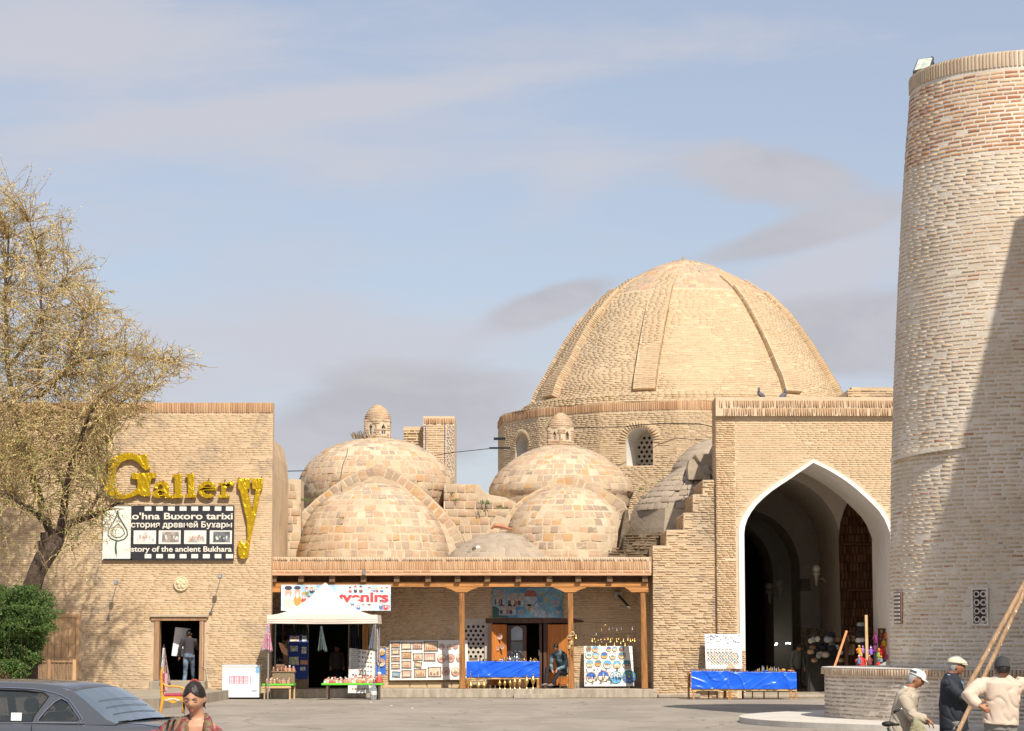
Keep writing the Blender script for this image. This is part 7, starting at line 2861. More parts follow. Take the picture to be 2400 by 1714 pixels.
m.build('wrapper',pbr('pale_wrapper',(.55,.56,.56),.4,var=.2),wb,smooth=True)
YQ=73.1
bb_=thing('badge_board','leaning sheet of round badges and magnets behind the dolls under the gazebo','display board',(zc(1870,1400,YQ).x,YQ,0))
m=MB()
P=[zc(1662,600,YQ+.18),zc(2110,655,YQ+.18),zc(2100,1400,YQ-.1),zc(1632,1400,YQ-.1)]
m.add(P+[p+Vector((0,.02,0)) for p in P],[(0,1,2,3),(7,6,5,4),(0,4,5,1),(1,5,6,2),(2,6,7,3),(3,7,4,0)])
m.build('sheet',pbr('badge_sheet',(.62,.60,.57),.6,var=.15,scale=10),bb_)
bcols=[pbr('badge_%s'%n_,c_,.4,var=.3,scale=50) for n_,c_ in (('bronze',(.28,.17,.08)),('dark',(.09,.08,.08)),('olive',(.22,.22,.12)),('steel',(.30,.34,.38)),('orange',(.50,.26,.12)))]
for j in range(9):
 for i in range(7):
  k,l_=.12+.80*(i+.5)/7,(j+.5)/9.6
  if k<.34 and l_<.5:
   continue
  p=P[0].lerp(P[1],k).lerp(P[3].lerp(P[2],k),l_+.02)
  m=MB()
  m.lathe([(.030,0),(.030,.008),(.022,.010),(.020,.006),(0,.006)],p+Vector((rnd.uniform(-.01,.01),-.002,rnd.uniform(-.01,.01))),10,M=Matrix.Rotation(R(90),3,'X'))
  m.build('badge',rnd.choice(bcols),bb_)
m=MB()
for j in range(10):
 p=P[0].lerp(P[3],.04+j*.045)+Vector((.06,-.006,0))
 m.box(p.x,p.x+.24,p.y-.004,p.y,p.z-.008,p.z+.008)
m.build('magnet_rows',bcols[1],bb_)
YV=74.6
bd_=thing('blue_display','dark blue cloth display with small pictures in the shade of the gazebo','display stand',(zc(760,1100,YV).x,YV,.27))
m=MB()
P=[zc(585,370,YV+.3),zc(930,370,YV+.3),zc(920,1150,YV-.15),zc(570,1150,YV-.15)]
m.add(P,[(0,1,2,3)])
sh_=m.build('cloth',pbr('royal_blue_cloth',(.02,.05,.28),.75,var=.15),bd_)
sh_.modifiers.new('th','SOLIDIFY').thickness=.01
pics=[pbr('small_picture_%s'%n_,c_,.6,var=.5,scale=12,col2=c2) for n_,c_,c2 in (('sand',(.45,.33,.22),(.6,.5,.4)),('grey',(.35,.40,.42),(.6,.6,.56)),('sky',(.20,.42,.55),(.62,.55,.30)),('warm',(.60,.48,.34),(.52,.2,.1)))]
for (x0,y0,x1,y1,k) in ((600,385,760,490,0),(815,380,895,500,1),(605,565,745,660,1),(810,580,895,700,1),(590,760,760,840,2),(590,828,765,900,2),(790,815,920,895,3),(790,935,880,1000,1)):
 s0,s1,t0,t1_=(x0-580)/345,(x1-580)/345,(y0-370)/780,(y1-370)/780
 q_=[P[0].lerp(P[1],s).lerp(P[3].lerp(P[2],s),t_)+Vector((0,-.03,0)) for s,t_ in ((s0,t0),(s1,t0),(s1,t1_),(s0,t1_))]
 m=MB()
 m.add(q_+[p+Vector((0,.02,0)) for p in q_],[(0,1,2,3),(7,6,5,4),(0,4,5,1),(1,5,6,2),(2,6,7,3),(3,7,4,0)])
 m.build('picture',pics[k],bd_)
m=MB()
pts=[zc(400,500,73.6),zc(470,520,73.6),zc(560,640,73.6),(zc(560,740,73.6)),zc(470,690,73.6),zc(430,600,73.6)]
m.add(pts,[(0,1,5),(1,2,4,5),(2,3,4)])
kc=m.build('hanging_kerchief',pics[3])
kc.modifiers.new('th','SOLIDIFY').thickness=.006
tag(kc,'pale red printed kerchief hanging in the shade at the left inside the gazebo','kerchief')
YR2=74.9
def zm(x,y,Y):
 return W(880+x*.10554,1480+y*.10554,Y)
def plate(label,c,r_,top,bot,mot,rimc,Nrm=(0,-1,.06),group=None,motif=0):
 """painted dish: rim, sky half, ground half and a raised motif"""
 N=Vector(Nrm).normalized()
 Xv=Vector((1,0,0)); Xv=(Xv-N*Xv.dot(N)).normalized(); Uv=N.cross(Xv)*-1
 if Uv.z<0: Uv=-Uv
 c=Vector(c)
 o=thing('painted_plate',label,'plate',tuple(c),group)
 M3=Matrix((Xv,Uv,N)).transposed()
 m=MB()
 m.lathe([(r_*.55,.0),(r_*.97,.020),(r_,.026),(r_*.93,.028),(r_*.90,.022)],c,24,M=M3)
 m.build('rim',rimc,o,smooth=True)
 for (a0_,a1_,mt) in ((0,180,top),(180,360,bot)):
  pts=[(r_*.92*math.cos(R(a0_+(a1_-a0_)*k/12)),r_*.92*math.sin(R(a0_+(a1_-a0_)*k/12))) for k in range(13)]
  m=MB()
  m.prism(pts,.020,.0225,fn=lambda x,z,d: c+Xv*x+Uv*z+N*d)
  m.build('painted_half',mt,o)
 m=MB()
 fnp=lambda x,z,d: c+Xv*x+Uv*z+N*d
 if motif==0:
  for (x0,w_,h_) in ((-.5,.28,.3),(-.15,.34,.48),(.28,.26,.26)):
   m.prism([(r_*x0,-r_*.25),(r_*(x0+w_),-r_*.25),(r_*(x0+w_),r_*(h_-.2)),(r_*(x0+w_/2),r_*h_),(r_*x0,r_*(h_-.2))],.0228,.026,fn=fnp)
 elif motif==1:
  m.prism([(-r_*.10,-r_*.5),(r_*.12,-r_*.5),(r_*.06,r_*.55),(-r_*.04,r_*.55)],.0228,.026,fn=fnp)
  m.prism([(-r_*.6,-r_*.45),(-r_*.2,-r_*.45),(-r_*.25,-r_*.05),(-r_*.5,-r_*.02)],.0228,.025,fn=fnp)
  m.prism([(r_*.25,-r_*.45),(r_*.65,-r_*.45),(r_*.6,-r_*.05),(r_*.3,r_*.05)],.0228,.025,fn=fnp)
 elif motif==2:
  for k in range(9):
   a_=R(40*k)
   m.ball(fnp(r_*.58*math.cos(a_),r_*.58*math.sin(a_),.024),(r_*.12,.004,r_*.10),6,4)
  m.ball(fnp(0,0,.024),(r_*.2,.004,r_*.2),8,4)
 else:
  for (x0,h_) in ((-.35,.35),(-.1,.55),(.15,.45),(.38,.3)):
   m.prism([(r_*(x0-.09),-r_*.4),(r_*(x0+.09),-r_*.4),(r_*(x0+.05),r_*(h_-.2)),(r_*x0,r_*h_),(r_*(x0-.05),r_*(h_-.2))],.0228,.026,fn=fnp)
 m.build('painted_motif',mot,o)
 return o
PC={k: pbr('glaze_'+k,c,.35,var=.12,scale=14) for k,c in dict(sky=(.10,.38,.62),deep=(.04,.13,.42),sand=(.60,.46,.26),cream=(.68,.60,.46),terra=(.40,.17,.08),pink=(.55,.34,.27),white=(.72,.70,.66),teal=(.05,.22,.28),dark=(.08,.06,.06),olive=(.22,.22,.13),purple=(.16,.10,.24),pale=(.50,.60,.58),gold=(.55,.36,.12),brown=(.24,.11,.06)).items()}
bb2=thing('blue_board','narrow blue board with two painted dishes standing just right of the gazebo','display board',(zm(120,900,YR2).x,YR2,.27))
m=MB()
m.box(zm(20,0,YR2).x,zm(235,0,YR2).x,YR2,YR2+.02,zm(0,960,YR2).z,zm(0,365,YR2).z)
m.build('board',pbr('bright_blue_cloth',(.04,.16,.60),.6,var=.12),bb2)
plate('upper orange and white dish on the narrow blue board right of the gazebo',zm(140,455,YR2-.002),.12,PC['cream'],PC['gold'],PC['terra'],PC['dark'],(0,-1,.02),None,2)
plate('lower pink and cream dish on the narrow blue board right of the gazebo',zm(130,690,YR2-.002),.135,PC['pink'],PC['cream'],PC['brown'],PC['brown'],(0,-1,.02),None,2)
# ================================================================== PICTURE BOARD
YPB=YB-.16
pb=thing('picture_board','long white board leaning on the porch wall with framed leather pictures and dishes','display board',(zm(1200,1080,YPB).x,YPB,.45))
Pb=[zm(315,200,YPB+.10),zm(2045,190,YPB+.10),zm(2060,1075,YPB-.02),zm(315,1088,YPB-.02)]
M_bwh=pbr('board_white',(.76,.73,.68),.6,var=.03,scale=2)
m=MB()
m.add(Pb+[p+Vector((0,.03,0)) for p in Pb],[(0,1,2,3),(7,6,5,4),(0,4,5,1),(1,5,6,2),(2,6,7,3),(3,7,4,0)])
m.build('board',M_bwh,pb,bevel=.006)
def onb(x,y):
 s,t_=(x-315)/1730,(y-200)/885
 return Pb[0].lerp(Pb[1],s).lerp(Pb[3].lerp(Pb[2],s),t_)
Nb=Vector((0,-1,.11)).normalized()
M_twig=pbr('rough_twig',(.10,.06,.035),.9,var=.3,scale=30)
lea=[pbr('leather_%s'%n_,c_,.7,var=.14,scale=20) for n_,c_ in (('orange',(.55,.34,.18)),('tan',(.56,.40,.26)),('rose',(.54,.36,.28)),('light',(.62,.50,.36)))]
lea2=[pbr('leather_mark_%s'%n_,c_,.7,var=.2,scale=30) for n_,c_ in (('red',(.42,.17,.10)),('cream',(.70,.60,.46)),('brown',(.30,.16,.09)))]
colname=['first','second','third','fourth']
rowname=['top','second from top','third from top','fourth from top','lowest']
FR=[[(365,250,530,360,0),(365,412,530,515,0),(365,575,530,672,0),(365,728,530,828,0),(385,900,540,1010,5)],
  [(585,260,790,400,0),(590,460,790,605,0),(590,665,785,815,0),(590,872,790,1020,0)],
  [(835,262,1030,395,0),(840,500,1035,648,0),(865,690,1015,800,8),(865,845,1115,1020,0)],
  [(1085,235,1375,440,0),(1080,495,1320,660,0),(1170,810,1445,1010,0)]]
for ci,colm in enumerate(FR):
 for ri,(x0,y0,x1,y1,rot) in enumerate(colm):
  cxx,cyy=(x0+x1)/2,(y0+y1)/2
  rn=rowname[ri] if ri<len(colm)-1 else 'lowest'
  o=thing('leather_picture','%s twig framed leather picture in the %s column from the left'%(rn,colname[ci]),'picture',tuple(onb(cxx,cyy)),'leather pictures on the white board')
  def fp(x,y,off,rot=rot,cxx=cxx,cyy=cyy):
   a=R(rot)
   dx,dy=x-cxx,y-cyy
   return onb(cxx+dx*math.cos(a)-dy*math.sin(a),cyy+dx*math.sin(a)+dy*math.cos(a))+Nb*off
  m=MB()
  q_=[fp(x,y,.012) for x,y in ((x0+14,y0+12),(x1-14,y0+12),(x1-14,y1-12),(x0+14,y1-12))]
  m.add(q_+[p-Nb*.008 for p in q_],[(0,1,2,3),(7,6,5,4),(0,4,5,1),(1,5,6,2),(2,6,7,3),(3,7,4,0)])
  m.build('leather_panel',PC['sky'] if (ci,ri)==(0,4) else lea[(ci*3+ri)%4],o)
  m=MB()
  nb_=rnd.randint(3,5)
  for k in range(nb_):
   ww=(x1-x0-60)/nb_
   xa_=x0+30+k*ww
   hh_=rnd.uniform(.2,.6)*(y1-y0)
   q_=[fp(xa_,y1-28,.0135),fp(xa_+ww*.8,y1-28,.0135),fp(xa_+ww*.7,y1-28-hh_*.7,.0135),fp(xa_+ww*.4,y1-28-hh_,.0135),fp(xa_+ww*.1,y1-28-hh_*.7,.0135)]
   m.add(q_,[(0,1,2,3,4)])
  m.build('pressed_design',lea2[(ci+ri)%3] if (ci,ri) != (0,4) else PC['gold'],o,fix=False)
  ex=14
  for (pa,pb_) in (((x0-ex,y0),(x1+ex,y0)),((x0-ex,y1),(x1+ex,y1)),((x0,y0-ex),(x0,y1+ex)),((x1,y0-ex),(x1,y1+ex))):
   m=MB()
   mid=fp((pa[0]+pb_[0])/2+rnd.uniform(-4,4),(pa[1]+pb_[1])/2+rnd.uniform(-4,4),.022)
   m.tube([fp(pa[0],pa[1]+rnd.uniform(-4,4),.022),mid,fp(pb_[0],pb_[1]+rnd.uniform(-4,4),.022)],[.008,.010,.008],6)
   m.build('twig',M_twig,o)
for i,(x,y,r_,wh) in enumerate(((1477,345,60,'upper row, leftmost'),(1638,350,58,'upper row, middle'),(1780,345,56,'upper row, rightmost'),(1465,608,95,'middle row, leftmost'),(1665,602,92,'middle row, middle'),(1880,600,90,'middle row, behind the post'),(1560,895,90,'lower row, leftmost'),(1768,908,93,'lower row, middle'),(1960,905,88,'lower row, behind the post'))):
 plate('%s round brown and cream dish on the white picture board'%wh,onb(x,y)+Nb*.001,r_*.10554*YPB/FPX,PC['cream'] if i%2 else PC['pink'],PC['pink'],PC['brown'],PC['terra'],tuple(Nb),'brown dishes on the white board',3 if i>2 else 2)
# ================================================================== BRASSWARE TABLE
def zb_(x,y,Y):
 return W(1080+x*.12313,1480+y*.12313,Y)
M_blue=pbr('blue_tablecloth',(.008,.11,.72),.30,var=.03,scale=3,spec=.5)
M_brs=pbr('brass',(.62,.42,.13),.28,.85,var=.15,scale=12)
M_brs2=pbr('dark_brass',(.22,.18,.09),.45,.6,var=.35,scale=25)
M_slv=pbr('silver_metal',(.60,.58,.54),.25,.85,var=.15,scale=12)
M_blkm=pbr('black_metal',(.03,.03,.035),.35,.6,var=.3,scale=20)
ytb=YF+.48
x0,x1=zb_(112,0,ytb).x,zb_(1492,0,ytb).x
ztb=zb_(0,574,ytb).z
zrl0,zrl1=zb_(0,910,ytb).z,zb_(0,870,ytb).z
tb_=thing('brassware_table','long table with shiny blue cloth front covered in brassware, in the middle of the porch','table',((x0+x1)/2,ytb+.3,.27))
m=MB()
m.box(x0,x1,ytb+.012,ytb+.62,ztb-.03,ztb-.002)
m.build('tabletop',W_pale,tb_)
def cloth_front(xa,xb,za,zb,y,parent,mat,seed):
 m=MB()
 def fn(s,t_):
  x=xa+(xb-xa)*s
  z=za+(zb-za)*t_
  d=.012*mnoise.noise(Vector((x*3+seed,z*5,0)))+.021*max(0,1-7*abs(mnoise.noise(Vector((x*1.3+z*2.2,z*1.5-x+seed,1)))))+.018*max(0,1-9*abs(mnoise.noise(Vector((x*2.1-z*3,seed,z)))))+.007*math.sin(x*9+z*6)
  return Vector((x,y-d,z))
 m.sheet(120,26,fn)
 o=m.build('cloth',mat,parent,smooth=True,fix=False)
 o.modifiers.new('th','SOLIDIFY').thickness=.003
 return o
cloth_front(x0-.005,x1+.005,ztb,zrl1-.005,ytb-.02,tb_,M_blue,1.0)
m=MB()
m.box(x0-.004,x1+.004,ytb-.018,ytb+.62,ztb-.001,ztb+.004)
m.build('cloth_top',M_blue,tb_)
m=MB()
m.box(x0,x1,ytb,ytb+.03,zrl0,zrl1)
m.build('rail',W_pale,tb_)
for x in (x0+.035,x1-.035):
 for y in (ytb+.03,ytb+.56):
  m=MB()
  m.box(x-.035,x+.035,y-.03,y+.03,.27,zrl0)
  m.build('leg',W_beam,tb_)
def vase(name,label,cat,c,prof,mat,group=None,seg=18,extra=None):
 o=thing(name,label,cat,tuple(c),group)
 m=MB()
 m.lathe(prof,c,seg)
 m.build('body',mat,o,smooth=True,sharp=55)
 if extra:
  extra(o,Vector(c))
 return o
YV1=YF+.20
px_m=YV1/FPX*.12313
def ewer(i,xz,ytop,ybot=1075,group='brass vessels on the porch edge'):
 h=(ybot-ytop)*px_m
 c=(zb_(xz,0,YV1).x,YV1,.27)
 b=.058*(h/.25)**.3
 pr=[(.030,0),(.032,.01),(.012,.035),(.014,.045),(b,.10),(b*.95,.12),(b*.5,.17),(.016,h*.52),(.011,h*.68),(.018,h*.72),(.013,h*.80),(.004,h*.93),(0,h)]
 def ex(o,c):
  for sg,nm in ((-1,'handle'),(1,'spout')):
   m=MB()
   if sg<0:
    m.tube([c+Vector((-.010,0,h*.66)),c+Vector((-.05,0,h*.64)),c+Vector((-.075,0,h*.42)),c+Vector((-.045,0,.13))],.0045,6)
   else:
    m.tube([c+Vector((.045,0,.11)),c+Vector((.07,0,.16)),c+Vector((.085,0,h*.5)),c+Vector((.10,0,h*.60))],[.009,.007,.005,.004],6)
   m.build(nm,M_brs,o,smooth=True)
 vase('brass_ewer',['tallest brass ewer, leftmost of the vessels on the porch edge','second brass ewer from the left on the porch edge','shortest brass ewer, third from the left on the porch edge'][i],'ewer',c,pr,M_brs,group,extra=ex)
ewer(0,188,740); ewer(1,340,790); ewer(2,445,845)
def bvase(label,xz,ytop,ybot,w):
 h=(ybot-ytop)*px_m
 r_=w*px_m
 c=(zb_(xz,0,YV1).x,YV1,.27)
 pr=[(r_*.62,0),(r_*.6,h*.03),(r_*.22,h*.10),(r_*.18,h*.24),(r_*.45,h*.34),(r_*.95,h*.50),(r_*1.0,h*.60),(r_*.75,h*.72),(r_*.32,h*.80),(r_*.30,h*.90),(r_*.66,h*.985),(r_*.60,h),(0,h*.97)]
 vase('brass_vase',label,'vase',c,pr,M_brs,'brass vessels on the porch edge')
for i,(x,yt,yb2,w) in enumerate(((740,885,1068,34),(838,885,1060,30),(940,880,1065,30),(1025,850,1075,40),(1118,855,1075,38),(1250,820,1075,46),(1375,780,1060,46))):
 bvase(['first','second','third','fourth','fifth','sixth','tallest and last'][i]+' brass vase from the left on the porch edge',x,yt,yb2,w)
for i,x in enumerate((560,655)):
 h=.11
 c=(zb_(x,0,YV1).x,YV1,.27)
 vase('candlestick',('left' if i==0 else 'right')+' of two small silver brass candlesticks between the ewers and vases','candlestick',c,[(.030,0),(.028,.012),(.012,.03),(.026,.045),(.030,.055),(.010,.07),(.009,.09),(.02,.105),(.018,h),(0,h)],M_brs2,'brass vessels on the porch edge')
def on_table(x,dy=.15):
 return (zb_(x,0,ytb+dy).x,ytb+dy,ztb+.004)
zpm=px_m
o=thing('brass_stand','greenish openwork brass brazier stand at the left end of the blue table','stand',on_table(240,.2))
c=Vector(on_table(240,.2))
for k in range(7):
 m=MB()
 xx=c.x-.115+.038*k
 m.tube([(xx,c.y,c.z),(xx+.004,c.y,c.z+.05),(xx,c.y,c.z+.11+.012*(k%2))],[.009,.005,.012],6)
 m.build('post',M_brs2,o)
m=MB()
m.box(c.x-.125,c.x+.13,c.y-.02,c.y+.02,c.z+.035,c.z+.10)
m.build('openwork_panel',M_brs2,o,bevel=.004)
for (x,h,r_,nm,lab,mt,dy) in ((365,.12,.022,'incense_burner','dark slim incense burner right of the openwork stand on the blue table',M_blkm,.2),(430,.07,.035,'mortar','dark mortar with pestle on the blue table',M_blkm,.15),(480,.09,.02,'small_bell','small dark brass hand bell left of the middle of the blue table',M_blkm,.1),(545,.05,.03,'small_pot','small dark round pot on the blue table under the left shutter',M_brs2,.12)):
 vase(nm,lab,nm.replace('_',' '),on_table(x,dy),[(r_,0),(r_*1.05,h*.1),(r_*.5,h*.3),(r_*.9,h*.55),(r_*1.0,h*.7),(r_*.5,h*.8),(r_*.25,h),(0,h)],mt)
vase('brass_dish','wide shallow brass dish on the blue table before the left shutter','dish',on_table(660,.1),[(.03,0),(.035,.008),(.085,.022),(.09,.026),(.08,.024),(0,.012)],M_brs2)
m=MB()
cc=Vector(on_table(630,.35))
m.tube([cc+Vector((-.05,0,0)),cc+Vector((-.02,.0,.09)),cc+Vector((.0,0,.13))],.005,6)
m.tube([cc+Vector((.05,0,0)),cc+Vector((.02,.0,.09)),cc+Vector((.0,0,.13))],.005,6)
m.tube([cc+Vector((-.035,0,.045)),cc+Vector((.035,0,.045))],.004,6)
tag(m.build('folding_stand',M_brs),'little folding brass stand behind the shallow dish on the blue table','stand')
def pot(name,label,cat,x,dy,h,r_,mt,handle=True,spout=True,knob=True):
 def ex(o,c):
  if spout:
   m=MB()
   m.tube([c+Vector((-r_*.8,0,h*.25)),c+Vector((-r_*1.4,0,h*.45)),c+Vector((-r_*1.7,0,h*.78))],[.012,.008,.005],7)
   m.build('spout',mt,o,smooth=True)
  if handle:
   m=MB()
   m.tube([c+Vector((r_*.5,0,h*.75)),c+Vector((r_*1.5,0,h*.72)),c+Vector((r_*1.5,0,h*.35)),c+Vector((r_*.8,0,h*.25))],.006,6)
   m.build('handle',mt,o,smooth=True)
 vase(name,label,cat,on_table(x,dy),[(r_*.6,0),(r_*.62,h*.05),(r_*.4,h*.1),(r_*.95,h*.25),(r_,h*.38),(r_*.8,h*.52),(r_*.42,h*.62),(r_*.38,h*.72),(r_*.5,h*.76),(r_*.3,h*.84),(r_*.08,h*.90),(r_*.12,h*.95),(0,h)],mt,extra=ex)
pot('coffee_pot','small bright silver pot left of the ringed brass pot on the blue table','pot',780,.1,.10,.035,M_slv)
vase('ringed_brass_pot','stout ringed brass pot in the middle of the blue table','pot',on_table(825,.3),[(.05,0),(.055,.015),(.045,.025),(.055,.04),(.045,.055),(.055,.07),(.045,.085),(.055,.1),(.05,.115),(0,.12)],M_brs)
vase('candlestick','slim dark candlestick right of the ringed brass pot on the blue table','candlestick',on_table(880,.2),[(.02,0),(.008,.02),(.006,.12),(.012,.14),(0,.15)],M_brs2)
pot('teapot','silver teapot with a straight spout left of the black trays on the blue table','teapot',935,.15,.16,.045,M_slv)
pot('tall_ewer','tall silver ewer with a curved spout before the black trays on the blue table','ewer',1065,.2,.26,.045,M_slv)
for i,(x,y,dy,r_) in enumerate(((950,445,.45,.085),(1020,420,.5,.09),(1100,430,.48,.095),(1150,480,.4,.06))):
 m=MB()
 m.lathe([(r_,0),(r_*1.02,.006),(r_*.85,.012),(r_*.8,.006),(0,.006)],zb_(x,y,ytb+dy),20,M=Matrix.Rotation(R(80),3,'X'))
 o=m.build('black_tray',M_blkm,None,smooth=True,sharp=40)
 tag(o,['leftmost','second','third','smallest rightmost'][i]+' round black tray standing behind the silver ewer on the blue table','tray','black trays on the blue table')
for i,(x,h,r_,dy) in enumerate(((1000,.05,.025,.08),(1110,.05,.03,.08),(1205,.12,.035,.15),(1160,.05,.02,.1),(1245,.06,.02,.1),(1330,.15,.028,.15),(1310,.05,.02,.08),(1385,.10,.016,.1),(1412,.13,.018,.15),(1440,.11,.015,.1),(1370,.05,.015,.07),(1450,.04,.02,.07))):
 vase('brass_ornament',['first','second','third and stoutest','fourth','fifth','sixth and tallest','seventh','eighth','ninth','tenth','eleventh','twelfth'][i]+' small brass ornament among those at the right end of the blue table','ornament',on_table(x,dy),
   [(r_,0),(r_,h*.08),(r_*.4,h*.18),(r_*.9,h*.38),(r_*.85,h*.5),(r_*.3,h*.62),(r_*.4,h*.72),(r_*.12,h*.82),(0,h)],M_brs,'brass ornaments at the right end of the blue table')
for i,(x,y,rx_) in enumerate(((748,100,50),(702,320,36),(798,295,38))):
 plate(['large painted oval dish hung high on the left orange shutter','lower left small dish on the left orange shutter','lower right small dish on the left orange shutter'][i],zb_(x,y,YB-.28),rx_*px_m*1.25,PC['pink'],PC['cream'],PC['terra'],PC['terra'],(-.45,-.9,0),None,3)
for i,(u,v,r_) in enumerate(((1341.5,1485.5,.055),(1334.5,1493.5,.052),(1339,1507,.05),(1334.5,1516.5,.045))):
 c=W(u,v,YF+.10)
 o=thing('hanging_bangle',['top','second','third','lowest'][i]+' round brass hanging on the second porch post from the right','hanging ring',tuple(c),'round brass pieces on the porch post')
 m=MB()
 m.tube([c+Vector((math.cos(R(a))*r_,0,math.sin(R(a))*r_*1.15)) for a in range(0,361,24)],.013,6,cap=False)
 m.build('ring',pbr('old_gold',(.55,.42,.20),.5,.3,var=.2),o,smooth=True)
 m=MB()
 m.ball(c,(r_*.7,.01,r_*.8),10,6)
 m.build('centre',PC['brown'] if i<2 else MATS['old_gold'],o,smooth=True)
for i,(u,v) in enumerate(((1336,1522),(1342,1521),(1341,1530))):
 m=MB()
 c=W(u,v,YF+.10)
 m.tube([c,c+Vector((0,0,-.05)),c+Vector((.005,0,-.12))],[.01,.016,.008],6)
 tag(m.build('brass_tassel',M_brs if i<2 else M_twig),['left','right','long dark'][i]+' tassel hanging low on the second porch post from the right','tassel')
def Z4(x,y,Y=0):
 return W(1050+x*.22427,1300+y*.22427,Y)
ybn=YB-.06
sb=thing('brass_shop_banner','blue banner with photographs and pictures of brassware over the porch shop door','banner',(Z4(830,500,ybn).x,ybn,Z4(830,660,ybn).z))
m=MB()
rect(m,465,345,1195,660,ybn,.02,Z4)
m.build('board',pbr('banner_blue',(.06,.22,.36),.5,var=.25,scale=1.5,col2=(.20,.40,.50)),sb)
BC={k: pbr('banner_'+k,c,.55,var=.3,scale=16) for k,c in dict(green=(.035,.09,.07),grey=(.38,.40,.40),dark=(.05,.05,.06),photo=(.30,.27,.25),skin=(.45,.28,.20),brassy=(.36,.28,.14),red=(.32,.10,.07),pale=(.34,.40,.44),steel=(.25,.27,.28)).items()}
def brect(x0,y0,x1,y1,k,off,nm='picture'):
 m=MB(); rect(m,x0,y0,x1,y1,ybn-.0205-off,.0015,Z4); return m.build(nm,BC[k],sb)
def bpoly(P,k,off,nm='picture'):
 m=MB(); m.prism([(Z4(x,y,ybn).x,Z4(x,y,ybn).z) for x,y in P],ybn-.022-off,ybn-.0205-off); return m.build(nm,BC[k],sb)
bpoly([(466,540),(500,540),(560,600),(640,659),(466,659)],'green',.0,'green_corner')
bpoly([(800,440),(920,440),(960,560),(1060,620),(1100,655),(900,655),(810,560)],'pale',.0,'pale_flare')
for (x0,y0,x1,y1) in ((485,372,592,535),(625,408,795,540),(540,520,705,630)):
 brect(x0-4,y0-4,x1+4,y1+4,'pale',.002,'photo_border')
 brect(x0,y0,x1,y1,'photo',.004,'photo')
 for k in range(5):
  cx_=x0+(x1-x0)*(k+.5)/5
  bpoly(ell(cx_,y1-(y1-y0)*.25,(x1-x0)*.09,(y1-y0)*.22,0,320,8),['dark','grey','red','dark','pale'][k],.006+.0004*k,'photo_figure')
  bpoly(ell(cx_,y1-(y1-y0)*.52,(x1-x0)*.045,(y1-y0)*.09,0,320,8),'skin',.008+.0004*k,'photo_face')
bpoly(ell(866,412,62,40,0,180,8)+[(805,412),(800,440),(930,440),(927,412)],'red',.002,'printed_dried_fruit')
bpoly([(805,440),(927,440),(900,540),(835,540)],'pale',.003,'printed_bowl')
for (x0,y0,x1,y1,k) in ((733,578,797,640,'steel'),(818,520,872,592,'brassy'),(1003,440,1042,502,'brassy'),(965,395,998,445,'brassy'),(1140,410,1170,450,'brassy'),(1057,480,1172,545,'steel'),(1020,545,1042,650,'steel')):
 bpoly([(x0,y0),(x1,y0),(x1-(x1-x0)*.15,y1),(x0+(x1-x0)*.15,y1)],k,.003,'printed_vessel')
bpoly(ell(1138,605,34,26,0,330,10),'steel',.003,'printed_teapot')
bpoly([(1170,590),(1185,578),(1187,590),(1172,612)],'steel',.003,'printed_spout')
for (cx_,cy_,s) in ((1070,412,34),(978,515,30)):
 P=[]
 for k in range(16):
  rr=s if k%2==0 else s*.45
  P.append((cx_+rr*math.cos(R(22.5*k)),cy_+rr*.85*math.sin(R(22.5*k))))
 bpoly(P,'steel',.003,'printed_octopus_lamp')
for k in range(4):
 bpoly([(905+22*k,555),(912+22*k,553),(908+22*k,590),(902+22*k,592)],'steel',.003,'printed_tool')
m=MB()
a,b=Z4(880,540,ybn-.028),Z4(1085,350,ybn-.028)
m.bar(a,b,.02,.004,up=(0,-1,0))
m.build('printed_line',pbr('print_line_blue',(.05,.14,.34),.5),sb)
tl_=thing('tube_lamp','slanting strip lamp on a bracket under the right end of the porch roof','lamp',tuple(Z4(1800,430,75.2)))
a,b=Z4(1780,425,75.0),Z4(1885,540,74.75)
m=MB()
m.bar(a,b,.09,.05)
m.build('lamp_housing',M_blkm,tl_,bevel=.01)
m=MB()
m.bar(b+Vector((-.03,-.03,.0)),b+Vector((.06,-.05,-.06)),.10,.04)
m.build('lamp_end',pbr('lamp_white',(.7,.7,.68),.4),tl_,bevel=.01)
m=MB()
m.box(a.x-.12,a.x+.12,a.y,YB,a.z-.08,a.z+.10)
m.build('wall_bracket',M_blkm if False else M_step,tl_)
tl_=thing('eave_light','small grey floodlight clipped to the porch parapet','floodlight',tuple(W(853,1345,YF-.1)))
c=W(853,1341,YF-.12)
m=MB()
m.box(c.x-.05,c.x+.05,c.y-.04,c.y+.05,c.z-.08,c.z+.06)
m.build('lamp_head',M_lampg,tl_,bevel=.01)
m=MB()
m.tube([c+Vector((-.05,.05,.08)),c+Vector((0,.03,.02)),c+Vector((.05,.05,.08))],.012,6)
m.build('bracket',M_blkm,tl_)
